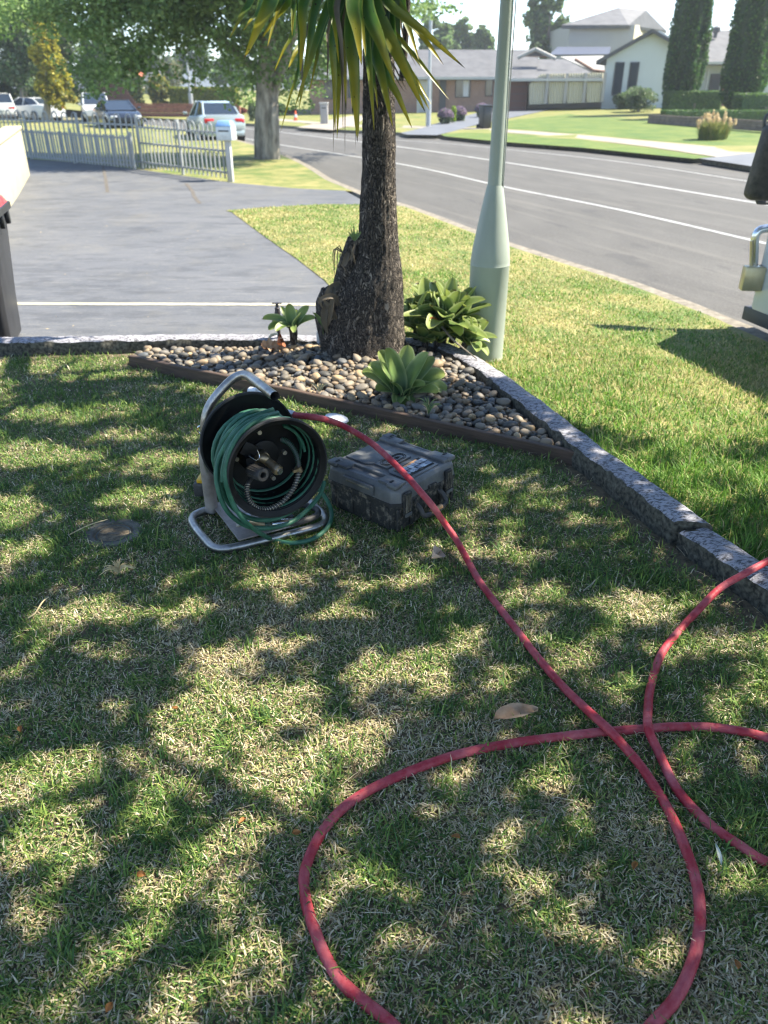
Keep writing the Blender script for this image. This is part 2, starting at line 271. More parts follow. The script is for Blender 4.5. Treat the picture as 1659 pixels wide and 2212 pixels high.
def m_trunk():
    m = mat('fibrous_trunk_bark', (.09, .072, .055), .95); n, L, b = nodes(m)
    tc = n.new('ShaderNodeTexCoord'); mp = n.new('ShaderNodeMapping'); mp.inputs['Scale'].default_value = (1, 1, .36); L.new(tc.outputs['Object'], mp.inputs[0])
    nz = n.new('ShaderNodeTexNoise'); nz.inputs['Scale'].default_value = 14; L.new(mp.outputs[0], nz.inputs['Vector'])
    mv = n.new('ShaderNodeMix'); mv.data_type = 'RGBA'; mv.blend_type = 'LINEAR_LIGHT'; mv.inputs[0].default_value = .09; L.new(mp.outputs[0], mv.inputs[6]); L.new(nz.outputs['Color'], mv.inputs[7])
    vo = n.new('ShaderNodeTexVoronoi'); vo.feature = 'DISTANCE_TO_EDGE'; vo.inputs['Scale'].default_value = 88; L.new(mv.outputs[2], vo.inputs['Vector'])
    v2 = n.new('ShaderNodeTexVoronoi'); v2.inputs['Scale'].default_value = 88; L.new(mv.outputs[2], v2.inputs['Vector'])
    rp = n.new('ShaderNodeValToRGB'); rp.color_ramp.elements[0].position = .0; rp.color_ramp.elements[1].position = .16; L.new(vo.outputs['Distance'], rp.inputs[0])
    rc = n.new('ShaderNodeValToRGB'); sp = n.new('ShaderNodeSeparateColor'); L.new(v2.outputs['Color'], sp.inputs[0]); L.new(sp.outputs[0], rc.inputs[0])
    rc.color_ramp.elements[0].color = (.045, .036, .03, 1); rc.color_ramp.elements[1].color = (.25, .21, .17, 1)
    k = rc.color_ramp.elements.new(.72); k.color = (.095, .078, .063, 1)
    mx = n.new('ShaderNodeMix'); mx.data_type = 'RGBA'; L.new(rp.outputs[0], mx.inputs[0]); mx.inputs[6].default_value = (.014, .011, .009, 1); L.new(rc.outputs[0], mx.inputs[7])
    L.new(mx.outputs[2], b.inputs['Base Color'])
    ad = n.new('ShaderNodeMath'); ad.operation = 'ADD'; L.new(rp.outputs[0], ad.inputs[0]); L.new(sp.outputs[0], ad.inputs[1])
    bp = n.new('ShaderNodeBump'); bp.inputs['Strength'].default_value = 1; bp.inputs['Distance'].default_value = .02; L.new(ad.outputs[0], bp.inputs['Height']); L.new(bp.outputs[0], b.inputs['Normal'])
    return m
M['trunk'] = m_trunk()

# ------------------------------------------------------------------ object helpers
def obj(name, me, m=None, parent=None, kind=None, label=None, cat=None, group=None):
    if m is not None and len(me.materials) == 0: me.materials.append(m)
    o = bpy.data.objects.new(name, me); C.objects.link(o)
    if parent is not None: o.parent = parent
    tag(o, label, cat, group, kind); return o
def tag(o, label=None, cat=None, group=None, kind=None):
    if label: o['label'] = label
    if cat: o['category'] = cat
    if group: o['group'] = group
    if kind: o['kind'] = kind
    return o
def empty(name, loc, label, cat, rz=0, group=None, kind=None):
    o = bpy.data.objects.new(name, None); C.objects.link(o); o.location = loc; o.rotation_euler = (0, 0, rz); o.empty_display_size = .1
    return tag(o, label, cat, group, kind)
def copy_tree(o, parent=None):
    c = o.copy(); C.objects.link(c)
    if parent is not None: c.parent = parent
    for ch in [x for x in KIDS.get(o.name, [])]: pass
    for ch in list(o.children): copy_tree(ch, c)
    return c
KIDS = {}
def arrays(name, V, F, smooth=False, col=None, uv=None):
    """triangle or quad mesh from numpy arrays"""
    me = bpy.data.meshes.new(name); V = np.asarray(V, np.float32); F = np.asarray(F, np.int32); k = F.shape[1]
    me.vertices.add(len(V)); me.vertices.foreach_set('co', V.ravel())
    me.loops.add(F.size); me.loops.foreach_set('vertex_index', F.ravel())
    me.polygons.add(len(F)); me.polygons.foreach_set('loop_start', np.arange(0, F.size, k, dtype=np.int32)); 
    try: me.polygons.foreach_set('loop_total', np.full(len(F), k, np.int32))
    except Exception: pass
    me.polygons.foreach_set('use_smooth', np.full(len(F), smooth, bool))
    me.update(calc_edges=True)
    if col is not None:
        a = me.color_attributes.new('col', 'FLOAT_COLOR', 'POINT'); c4 = np.ones((len(V), 4), np.float32); c4[:, :3] = col; a.data.foreach_set('color', c4.ravel())
    if uv is not None:
        u = me.uv_layers.new(name='UVMap'); u.data.foreach_set('uv', np.asarray(uv, np.float32)[F.ravel()].ravel())
    return me
class MB:
    def __init__(s): s.v = []; s.f = []
    def add(s, v, f):
        o = len(s.v); s.v += [tuple(x) for x in v]; s.f += [tuple(o + i for i in p) for p in f]; return s
    def box(s, c, d, rz=0, mtx=None):
        x, y, z = d[0] / 2, d[1] / 2, d[2] / 2
        v = [Vector(p) for p in ((-x, -y, -z), (x, -y, -z), (x, y, -z), (-x, y, -z), (-x, -y, z), (x, -y, z), (x, y, z), (-x, y, z))]
        m = mtx or Matrix.Rotation(rz, 4, 'Z')
        v = [m @ p + Vector(c) for p in v]
        return s.add(v, ((0, 3, 2, 1), (4, 5, 6, 7), (0, 1, 5, 4), (1, 2, 6, 5), (2, 3, 7, 6), (3, 0, 4, 7)))
    def prism(s, poly, z0, z1):
        n = len(poly); v = [(p[0], p[1], z0) for p in poly] + [(p[0], p[1], z1) for p in poly]
        return s.add(v, [tuple(range(n - 1, -1, -1)), tuple(range(n, 2 * n))] + [(i, (i + 1) % n, n + (i + 1) % n, n + i) for i in range(n)])
    def tube(s, pts, r, seg=12, caps=True, smooth_path=0, open_end=False):
        P = [Vector(p) for p in pts]
        if smooth_path: P = catmull(P, smooth_path)
        n = len(P); rr = r if callable(r) else (lambda t: r)
        T = [(P[min(i + 1, n - 1)] - P[max(i - 1, 0)]).normalized() for i in range(n)]
        up = Vector((0, 0, 1)) if abs(T[0].z) < .9 else Vector((1, 0, 0))
        N = (up - T[0] * up.dot(T[0])).normalized(); v = []; f = []
        for i in range(n):
            if i: N = (N - T[i] * N.dot(T[i])).normalized()
            B = T[i].cross(N); q = rr(i / (n - 1))
            for k in range(seg):
                a = 2 * math.pi * k / seg; v.append(P[i] + (N * math.cos(a) + B * math.sin(a)) * q)
        for i in range(n - 1):
            for k in range(seg):
                a = i * seg + k; b = i * seg + (k + 1) % seg; f.append((a, b, b + seg, a + seg))
        if caps: f.append(tuple(range(seg - 1, -1, -1))); f.append(tuple((n - 1) * seg + k for k in range(seg)))
        return s.add(v, f)
    def lathe(s, prof, c=(0, 0, 0), seg=32, mtx=None, sx=1, sy=1):
        v = []; f = []; n = len(prof)
        for r, z in prof:
            for k in range(seg):
                a = 2 * math.pi * k / seg; v.append(Vector((r * math.cos(a) * sx, r * math.sin(a) * sy, z)))
        if mtx is not None: v = [mtx @ p for p in v]
        v = [p + Vector(c) for p in v]
        for i in range(n - 1):
            for k in range(seg):
                a = i * seg + k; b = i * seg + (k + 1) % seg; f.append((a, b, b + seg, a + seg))
        return s.add(v, f)
    def mesh(s, name, smooth=False, bevel=0, bseg=2, angle=None):
        me = bpy.data.meshes.new(name); me.from_pydata(s.v, [], s.f); me.update()
        bm = bmesh.new(); bm.from_mesh(me); bmesh.ops.recalc_face_normals(bm, faces=bm.faces)
        if bevel: bmesh.ops.bevel(bm, geom=[e for e in bm.edges if e.is_manifold and e.calc_face_angle(0) > .5], offset=bevel, segments=bseg, affect='EDGES', profile=.5, clamp_overlap=True)
        bm.to_mesh(me); bm.free()
        if smooth or bevel:
            me.polygons.foreach_set('use_smooth', [True] * len(me.polygons)); 
            try: me.set_sharp_from_angle(angle=angle or R(35))
            except Exception: pass
        return me
    def o(s, name, m, parent=None, smooth=False, bevel=0, **k):
        bs = k.pop('bseg', 2); return obj(name, s.mesh(name, smooth, bevel, bs), m, parent, **k)
def catmull(P, sub):
    out = []; n = len(P)
    for i in range(n - 1):
        p0, p1, p2, p3 = P[max(i - 1, 0)], P[i], P[i + 1], P[min(i + 2, n - 1)]
        for k in range(sub):
            t = k / sub; out.append(.5 * ((2 * p1) + (p2 - p0) * t + (2 * p0 - 5 * p1 + 4 * p2 - p3) * t * t + (3 * p1 - p0 - 3 * p2 + p3) * t ** 3))
    out.append(P[-1]); return out
def resample(P, step):
    P = [Vector(p) for p in P]; out = [P[0]]; acc = 0
    for a, b in zip(P, P[1:]):
        L = (b - a).length; t = step - acc
        while t <= L: out.append(a.lerp(b, t / L)); t += step
        acc = (acc + L) % step if L else acc
    out.append(P[-1]); return out
def inpoly(x, y, poly):
    x = np.asarray(x); y = np.asarray(y); c = np.zeros(x.shape, bool); n = len(poly)
    for i in range(n):
        x1, y1 = poly[i][:2]; x2, y2 = poly[(i + 1) % n][:2]
        with np.errstate(divide='ignore', invalid='ignore'):
            c ^= ((y1 > y) != (y2 > y)) & (x < (x2 - x1) * (y - y1) / (y2 - y1 + 1e-12) + x1)
    return c
def linedist(x, y, pl):
    d = np.full(np.shape(x), 1e9)
    for (x1, y1), (x2, y2) in zip(pl, pl[1:]):
        L2 = (x2 - x1) ** 2 + (y2 - y1) ** 2 + 1e-12; t = np.clip(((x - x1) * (x2 - x1) + (y - y1) * (y2 - y1)) / L2, 0, 1)
        d = np.minimum(d, np.hypot(x - x1 - t * (x2 - x1), y - y1 - t * (y2 - y1)))
    return d
def vnoise(x, y, s, seed=0):
    """cheap smooth value noise, numpy"""
    x = x / s + 100 + seed * 17.3; y = y / s + 100 + seed * 31.7; xi = np.floor(x).astype(int); yi = np.floor(y).astype(int); fx = x - xi; fy = y - yi
    fx = fx * fx * (3 - 2 * fx); fy = fy * fy * (3 - 2 * fy)
    def h(a, b):
        q = np.sin(a * 127.1 + b * 311.7 + seed * 74.7) * 43758.5453; return q - np.floor(q)
    return (h(xi, yi) * (1 - fx) + h(xi + 1, yi) * fx) * (1 - fy) + (h(xi, yi + 1) * (1 - fx) + h(xi + 1, yi + 1) * fx) * fy

# ------------------------------------------------------------------ ground layout
ZR = -.45                                              # road surface
near_px = [(1659, 743), (1529, 685), (1327, 607), (1090, 531), (868, 446), (790, 425), (735, 402), (700, 387)]
NK = [G(x, y, ZR + .11) for x, y in near_px]
NK = [NK[0] + (NK[0] - NK[1]).normalized() * 9] + NK + [G(640, 350, ZR + .11), G(560, 318, ZR + .11), G(470, 295, ZR + .11), G(380, 278, ZR + .11), G(300, 268, ZR + .11)]
far_px = [(1629, 365), (1498, 345), (1261, 322), (1085, 310), (944, 296), (840, 290), (740, 285), (640, 277), (540, 271), (470, 266), (400, 262), (330, 258)]
FK = [G(x, y, ZR + .02) for x, y in far_px]
FK = [FK[0] + (FK[0] - FK[1]).normalized() * 25] + FK
def strip(name, A, B, m, za=None, zb=None, n=80, **k):
    A = [Vector(p) for p in A]; B = [Vector(p) for p in B]
    def even(P):
        L = [0]
        for a, b in zip(P, P[1:]): L.append(L[-1] + (b - a).length)
        out = []
        for i in range(n):
            s = L[-1] * i / (n - 1); j = max(q for q in range(len(L)) if L[q] <= s + 1e-9); j = min(j, len(P) - 2)
            out.append(P[j].lerp(P[j + 1], (s - L[j]) / max(1e-9, L[j + 1] - L[j])))
        return out
    A = even(A); B = even(B)
    if za is not None:
        for p in A: p.z = za
    if zb is not None:
        for p in B: p.z = zb
    b = MB(); b.add(A + B, [(i, i + 1, n + i + 1, n + i) for i in range(n - 1)])
    me = b.mesh(name); 
    if len(me.polygons) and me.polygons[0].normal.z < 0: me.flip_normals()
    return obj(name, me, m, **k)
def offset(P, d):
    out = []
    for i, p in enumerate(P):
        t = (P[min(i + 1, len(P) - 1)] - P[max(i - 1, 0)]); t.z = 0; t.normalize(); out.append(p + Vector((-t.y, t.x, 0)) * d)
    return out
def ribbon(name, P, wd, z, m, **k):
    P = catmull([Vector(p) for p in P], 6); return strip(name, offset(P, wd / 2), offset(P, -wd / 2), m, z, z, n=len(P), **k)

g = MB(); g.add([(-900, -60, -.62), (900, -60, -.62), (900, 1400, -.62), (-900, 1400, -.62)], [(0, 1, 2, 3)]); g.o('ground', M['ground'], kind='structure')
strip('road', offset(catmull(NK, 4), .05), offset(catmull(FK, 4), .35), M['asphalt'], ZR, ZR, n=120, kind='structure')
Lh = []
for nm, px in (('edge_line', [(1800, 560), (1644, 524), (1327, 451), (1085, 403), (868, 355), (600, 312), (540, 301), (470, 290)]),
               ('centre_line', [(1800, 468), (1629, 438), (1327, 388), (1085, 350), (868, 318), (600, 285), (520, 277), (440, 270)]),
               ('far_lane_line', [(1800, 418), (1624, 393), (1327, 348), (1085, 322), (950, 309), (760, 296), (640, 287)])):
    wd = .15 if nm == 'centre_line' else .12
    ribbon(nm, [G(x, y, ZR) for x, y in px], wd * (.8 if nm[0] == 'f' else 1), ZR + .004, M['line'], kind='structure')
# near kerb: flush mowing edge beside the gutter
K = catmull(NK, 4)
def kerbmesh(P, wd, ztop, zlow, side):
    a = offset(P, 0); b = offset(P, side * wd); c = offset(P, side * -.05); n = len(P); v = []
    for i in range(n):
        j = .012 * noise.noise(Vector((a[i].x * 3, a[i].y * 3, 0)))
        v += [(c[i].x, c[i].y, zlow), (a[i].x, a[i].y, ztop + j - .01), (b[i].x, b[i].y, ztop + j), (b[i].x, b[i].y, zlow - .1)]
    return MB().add(v, [(4 * i + k, 4 * i + 4 + k, 4 * i + 5 + k, 4 * i + 1 + k) for i in range(n - 1) for k in range(3)])
K = resample(K, .5)
kerbmesh(K, .17, ZR + .12, ZR - .02, -1).o('road_kerb', M['kerbstone'], smooth=True, kind='structure')
FKc = resample(catmull(FK, 4), .6)
kerbmesh(FKc, .17, ZR + .13, ZR - .02, 1).o('far_kerb', M['kerbstone'], smooth=True, kind='structure')

# yard kerb, inner and outer top edges
YK_in = [(-9.0, 5.02), (-4.0, 4.95), (-2.54, 4.93), (-1.34, 5.0), (-.5, 4.98), (.12, 4.93), (.42, 4.70)] + [tuple(G(x, y, .085)[:2]) for x, y in ((1120, 864), (1232, 955), (1340, 1035), (1460, 1126), (1560, 1197), (1659, 1268), (1800, 1375))]
YK_w = .118
YKv = [Vector((x, y, 0)) for x, y in YK_in]
YK_out = [(p.x, p.y) for p in offset(YKv, YK_w)]
VERGE_Z = lambda x, y: 0
def zt(x, y):
    """near-side ground height outside the yard"""
    x = np.asarray(x, float); y = np.asarray(y, float)
    base = np.interp(y, [0, 2.5, 5, 10, 16, 40], [-.03, -.03, -.10, -.22, -.31, -.335])
    d = linedist(x, y, [(p.x, p.y) for p in NK]); t = np.clip(d / 2.6, 0, 1); t = t * t * (3 - 2 * t)
    return base * t + (ZR + .115) * (1 - t)
def surface(name, poly, zf, m, res, kind='structure', lift=0, **k):
    xs = [p[0] for p in poly]; ys = [p[1] for p in poly]
    bm = bmesh.new(); vs = [bm.verts.new((p[0], p[1], 0)) for p in poly]; bm.faces.new(vs)
    x = min(xs)
    for ax, lo, hi in ((0, min(xs), max(xs)), (1, min(ys), max(ys))):
        q = lo + res
        while q < hi:
            co_ = (q, 0, 0) if ax == 0 else (0, q, 0); no_ = (1, 0, 0) if ax == 0 else (0, 1, 0)
            bmesh.ops.bisect_plane(bm, geom=bm.verts[:] + bm.edges[:] + bm.faces[:], plane_co=co_, plane_no=no_); q += res
    X = np.array([v.co.x for v in bm.verts]); Y = np.array([v.co.y for v in bm.verts]); Z = zf(X, Y) + lift
    for v, z in zip(bm.verts, Z): v.co.z = z
    bmesh.ops.recalc_face_normals(bm, faces=bm.faces)
    me = bpy.data.meshes.new(name); bm.to_mesh(me); bm.free()
    if sum(p.normal.z for p in me.polygons) < 0: me.flip_normals()
    me.polygons.foreach_set('use_smooth', [True] * len(me.polygons))
    return obj(name, me, m, kind=kind, **k)
def lawnz(x, y): return .012 * (vnoise(x, y, .5, 1) - .5) + .008 * (vnoise(x, y, .13, 2) - .5)

yard = [(x, y) for x, y in YK_in] + [(3.2, -1.5), (-9, -1.5)]
surface('yard_soil', yard, lambda x, y: lawnz(x, y) - .006 - .012 * np.exp(-(linedist(x, y, YK_in[6:]) / .12) ** 2), M['soil'], .12)
drive_edge = [(.1, 5.2)] + [tuple(G(x, y, -.2)[:2]) for x, y in ((735, 655), (700, 613), (640, 560), (560, 498), (500, 450), (487, 446))]
apron = [tuple(G(x, y, -.31)[:2]) for x, y in ((700, 442), (800, 440))]
fence_edge = [tuple(G(x, y, -.33)[:2]) for x, y in ((745, 412), (640, 408), (500, 397), (330, 372), (200, 355), (60, 345))]
drive = [(-9, 5.05), (-1.3, 5.12)] + drive_edge + apron + fence_edge + [(-14, 26.5), (-14, 5.05)]
surface('driveway', drive, lambda x, y: zt(x, y), M['driveway'], .8, lift=.006)
verge = [(x + 0.0, y) for x, y in YK_out[4:]] + [(4.6, -.6)] + [(p.x, p.y) for p in K if p.y < G(800, 440, -.33).y and p.y > -.5] + apron[::-1] + drive_edge[::-1][:-1] + [(.0, 5.25)]
surface('verge_lawn', verge, lambda x, y: zt(x, y), M['verge'], .35, lift=.012)
KF = [(p.x, p.y) for p in K]
kk = [p for p in KF if p[1] > fence_edge[0][1] - .3]
verge2 = fence_edge + [(-40, 33), (-40, 62)] + kk[::-1]
surface('neighbour_lawn', verge2, lambda x, y: np.full(np.shape(x), ZR + .118), M['verge'], 2.5, lift=.0)
# cream joint across the driveway, stains and cracks are in the sealer
b = MB(); xs = np.linspace(-9, -.42, 120); v = []
for i, x in enumerate(xs):
    y = 6.84 - .04 * (x + 3.2) / 3; z = float(zt(x, y)) + .0105
    v += [(x, y - .045 + .012 * noise.noise((x * 9, 0, 0)), z), (x, y + .045 + .008 * noise.noise((x * 7, 5, 0)), z)]
b.add(v, [(2 * i, 2 * i + 2, 2 * i + 3, 2 * i + 1) for i in range(len(xs) - 1)]); o = b.o('driveway_joint', M['cream_line'], kind='structure')
for px, sd in (([(402, 396), (415, 412), (420, 425), (432, 442)], 0), ([(222, 358), (228, 385), (232, 415)], 1)):
    ribbon('driveway_crack', [G(x, y, -.30) for x, y in px], .07, 0, mat('dirt_crack', (.095, .083, .070), .9, var=.2), kind='structure')
    o = bpy.context.scene.collection.objects[-1]
    for vv in o.data.vertices: vv.co.z = float(zt(vv.co.x, vv.co.y)) + .0105

# yard kerb pieces
def yard_kerb(i0, i1, ztop, zin, zout, seed):
    P = resample(catmull(YKv, 10), .03); a = .0
    s0 = min(range(len(P)), key=lambda i: (P[i] - YKv[i0]).length); s1 = min(range(len(P)), key=lambda i: (P[i] - (YKv[i1] if isinstance(i1, int) else i1)).length)
    return P[s0:s1 + 1]
crack = G(1462, 1128, .085); crack.z = 0
P = resample(catmull(YKv, 10), .02)
ci = min(range(len(P)), key=lambda i: (P[i] - crack).length); ai = min(range(len(P)), key=lambda i: (P[i] - Vector((.25, 4.86, 0))).length)
def kpiece(Q, label, dz=0, skew0=0, skew1=0):
    prof = [(0, -.08), (-.006, .03), (.0, .078), (.010, .086), (.05, .09), (.10, .089), (YK_w - .008, .084), (YK_w, .07), (YK_w + .004, -.2)]
    v = []; n = len(Q); m = len(prof)
    for i, p in enumerate(Q):
        t = (Q[min(i + 1, n - 1)] - Q[max(i - 1, 0)]).normalized(); nn = Vector((-t.y, t.x, 0))
        tw = (dz * (1 - min(1, i / 30.)))
        for (u, z) in prof:
            rough = .010 * noise.noise(Vector((p.x * 11, p.y * 11, u * 30 + z * 25))) +   .007 * noise.noise(Vector((p.x * 46, p.y * 46, z * 60)))
            e = 0
            if i == 0: e = skew0 * (u / YK_w) + (.0 if skew0 else 0)
            if i == n - 1: e = skew1 * (u / YK_w)
            q = p + nn * (u + (rough if u < .02 or u > .12 else 0)) + t * e
            v.append((q.x, q.y, z + (rough * .5 if z > .05 else 0) + tw))
    f = [(i * m + k, (i + 1) * m + k, (i + 1) * m + k + 1, i * m + k + 1) for i in range(n - 1) for k in range(m - 1)]
    f += [tuple(range(m)), tuple((n - 1) * m + k for k in range(m - 1, -1, -1))]
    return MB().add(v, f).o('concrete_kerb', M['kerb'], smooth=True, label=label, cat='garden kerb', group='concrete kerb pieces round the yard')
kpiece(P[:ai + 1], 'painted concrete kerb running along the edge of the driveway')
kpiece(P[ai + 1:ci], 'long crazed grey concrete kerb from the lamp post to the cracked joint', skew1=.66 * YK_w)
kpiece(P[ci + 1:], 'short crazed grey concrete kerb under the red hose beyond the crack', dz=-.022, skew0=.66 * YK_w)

# ------------------------------------------------------------------ grass blades
HOSE_CLEAR = []
def blades(name, X, Y, Z, hgt, wid, lean, col, label=None, flat=None):
    n = len(X); az = rng.uniform(0, 2 * np.pi, n); dx, dy = np.cos(az), np.sin(az); px, py = -dy, dx
    # curved blade: base, mid, tip
    le = np.sin(lean) * hgt; up = np.cos(lean) * hgt
    mx, my, mz = X + dx * le * .38, Y + dy * le * .38, Z + up * .62
    tx, ty, tz = X + dx * le, Y + dy * le, Z + up * rng.uniform(.75, 1.05, n)
    V = np.zeros((n, 5, 3), np.float32); w2 = wid / 2
    V[:, 0] = np.stack([X - px * w2, Y - py * w2, Z], 1); V[:, 1] = np.stack([X + px * w2, Y + py * w2, Z], 1)
    V[:, 2] = np.stack([mx - px * w2 * .85, my - py * w2 * .85, mz], 1); V[:, 3] = np.stack([mx + px * w2 * .85, my + py * w2 * .85, mz], 1)
    V[:, 4] = np.stack([tx, ty, tz], 1)
    b0 = (np.arange(n) * 5)[:, None]; F = np.concatenate([b0 + [[0, 1, 3]], b0 + [[0, 3, 2]], b0 + [[2, 3, 4]]], 0)
    cc = np.repeat(col[:, None, :], 5, 1)
    me = arrays(name, V.reshape(-1, 3), F, True, cc.reshape(-1, 3))
    return me
def sample(poly, n):
    xs = [p[0] for p in poly]; ys = [p[1] for p in poly]; X = rng.uniform(min(xs), max(xs), n); Y = rng.uniform(min(ys), max(ys), n); k = inpoly(X, Y, poly); return X[k], Y[k]
GREEN = np.array([[.085, .165, .035], [.13, .22, .045], [.21, .29, .065], [.06, .13, .035]]); STRAW = np.array([[.50, .41, .25], [.64, .55, .37], [.36, .28, .15], [.70, .63, .45], [.42, .40, .16]])
def grass_cols(n, fs):
    c = np.where((rng.random(n) < fs)[:, None], STRAW[rng.integers(0, 5, n)], GREEN[rng.integers(0, 4, n)]); return c * rng.uniform(.75, 1.25, (n, 1))
BED = [(-1.62, 4.73), (.885, 3.30), (.93, 3.34), (.42, 4.66), (.12, 4.9), (-.5, 4.95), (-1.34, 4.97), (-1.62, 4.95)]
DRAIN = (-1.07, 2.62)
view = [(-1.05, .3), (1.05, .3), (4.2, 7.2), (-5.2, 7.2)]
seg = []
for (y0, y1, dens, hs, ws) in ((.55, 1.3, 60000, 1.0, .0034), (1.3, 2.2, 48000, 1.0, .0035), (2.2, 3.3, 30000, 1.1, .0040), (3.3, 5.0, 18000, 1.25, .0048)):
    hw = lambda y: .36 + .62 * y
    A = (hw(y1) + .2) * 2 * (y1 - y0); n = int(A * dens); X = rng.uniform(-hw(y1) - .2, hw(y1) + .2, n); Y = rng.uniform(y0, y1, n)
    k = inpoly(X, Y, yard) & ~inpoly(X, Y, BED) & (np.abs(X) < hw(Y) + .15)
    k &= linedist(X, Y, [(-1.62, 4.73), (.885, 3.30)]) > .03
    k &= np.hypot(X - DRAIN[0], (Y - DRAIN[1])) > .098
    dk = linedist(X, Y, YK_in[6:]); k &= (rng.random(n) < np.clip((dk - .03) / .16, .0, 1) ** 1.3) | (dk > .22)
    dl = linedist(X, Y, YK_in[:6]); k &= (rng.random(n) < np.clip((dl - .02) / .10, .05, 1))
    thin = vnoise(X, Y, .22, 5) * .6 + vnoise(X, Y, .09, 6) * .4; k &= rng.random(n) < np.clip(.45 + thin, 0, 1)
    X, Y = X[k], Y[k]; n = len(X)
    fs = .16 + .95 * np.clip(vnoise(X, Y, .30, 3) * .55 + vnoise(X, Y, .11, 4) * .45 - .33, 0, 1)
    fs += .20 * np.exp(-((X + .15) ** 2 + (Y - 1.35) ** 2) / .8); fs -= .25 * np.exp(-((X + 1.6) ** 2 + (Y - 3.9) ** 2) / 1.2) + .12 * np.exp(-((X - 1.0) ** 2 + (Y - 2.3) ** 2) / .5)
    fs = np.clip(fs * 1.12 + .06 * np.clip((3.2 - Y) / 1.5, 0, 1), .10, .84)
    tuft = vnoise(X, Y, .10, 8) > .72
    h = rng.gamma(4, .25, n) * .0185 * hs * np.where(tuft, 1.45, 1.0); lean = np.clip(rng.normal(1.0, .38, n), .1, 1.5)
    col = grass_cols(n, np.where(tuft, fs * .35, fs)); isst = col[:, 0] > .28
    lean = np.where(isst, np.clip(lean + .25, 0, 1.5), lean); h = np.where(isst, h * .74, h); col = np.where(isst[:, None], col * .9, col)
    wv = ws * rng.uniform(.6, 1.25, n)
    seg.append((X, Y, lawnz(X, Y) - .003 + np.where(isst, .004, 0), h, wv, lean, col))
# long straw runners lying flat, and upright broad-bladed tufts
n = 2600; Y = .6 + 3.9 * rng.random(n) ** 1.4; X = rng.uniform(-1, 1, n) * (.36 + .62 * Y); k = inpoly(X, Y, yard) & ~inpoly(X, Y, BED) & (linedist(X, Y, [(-1.62, 4.73), (.885, 3.30)]) > .05) & (np.hypot(X - DRAIN[0], Y - DRAIN[1]) > .12); X, Y = X[k], Y[k]; n = len(X)
seg.append((X, Y, lawnz(X, Y) + rng.uniform(.004, .014, n), rng.uniform(.03, .075, n), rng.uniform(.0016, .0028, n), rng.uniform(1.38, 1.56, n), STRAW[rng.integers(0, 5, n)] * rng.uniform(.5, .9, (n, 1))))
nt_ = 230; ty = .6 + 3.6 * rng.random(nt_) ** 1.2; tx = rng.uniform(-1, 1, nt_) * (.36 + .60 * ty); k = inpoly(tx, ty, yard) & ~inpoly(tx, ty, BED) & (linedist(tx, ty, YK_in[6:]) > .1); tx, ty = tx[k], ty[k]; m_ = 22
X = np.repeat(tx, m_) + rng.normal(0, .018, len(tx) * m_); Y = np.repeat(ty, m_) + rng.normal(0, .018, len(tx) * m_); n = len(X)
seg.append((X, Y, lawnz(X, Y), rng.uniform(.025, .060, n), rng.uniform(.0032, .0052, n), np.clip(rng.normal(.8, .3, n), .1, 1.4), GREEN[rng.integers(0, 4, n)] * rng.uniform(.8, 1.25, (n, 1))))
cat_ = [np.concatenate([s[i] for s in seg]) for i in range(7)]
obj('lawn_grass', blades('lawn_grass', *cat_), M['grass'], kind='stuff')
print('lawn blades', len(cat_[0]))
# verge grass: greener and longer near the kerb, drier beyond
seg = []
vpoly = verge
for (y0, y1, dens, hs, ws) in ((1.6, 3.6, 13000, 1.2, .0042), (3.6, 6, 9000, .95, .0055), (6, 9.5, 5000, .8, .008), (9.5, 15.5, 2200, .8, .012)):
    X = rng.uniform(-3, 5, int(8 * (y1 - y0) * dens)); Y = rng.uniform(y0, y1, len(X)); k = inpoly(X, Y, vpoly)
    k &= (X - 0) / (Y * .875 + .75) < .56
    k &= linedist(X, Y, KF) > .02 + .10 * vnoise(X, Y, .25, 77)
    k &= rng.random(len(X)) < .35 + vnoise(X, Y, .3, 9) * .8
    X, Y = X[k], Y[k]; n = len(X)
    lush = np.clip(1.25 - (Y - 2.7) / 2.4, 0, 1)
    fs = np.clip(.62 * vnoise(X, Y, .8, 11) + .5 * vnoise(X, Y, .25, 12) + .04, .0, .9) * (1 - .85 * lush)
    h = rng.gamma(5, .2, n) * (.030 + .022 * lush) * hs; lean = np.clip(rng.normal(.75, .3, n), .05, 1.4)
    g4 = np.array([[.09, .21, .025], [.13, .27, .035], [.19, .33, .055], [.07, .165, .028]]); s4 = np.array([[.46, .40, .18], [.54, .47, .23], [.36, .33, .12]])
    col = np.where((rng.random(n) < fs)[:, None], s4[rng.integers(0, 3, n)], g4[rng.integers(0, 4, n)]) * rng.uniform(.8, 1.2, (n, 1))
    seg.append((X, Y, zt(X, Y) + .008, h, ws * rng.uniform(.7, 1.3, n), lean, col))
cat_ = [np.concatenate([s[i] for s in seg]) for i in range(7)]
obj('verge_grass', blades('verge_grass', *cat_), M['grass'], kind='stuff')
print('verge blades', len(cat_[0]))

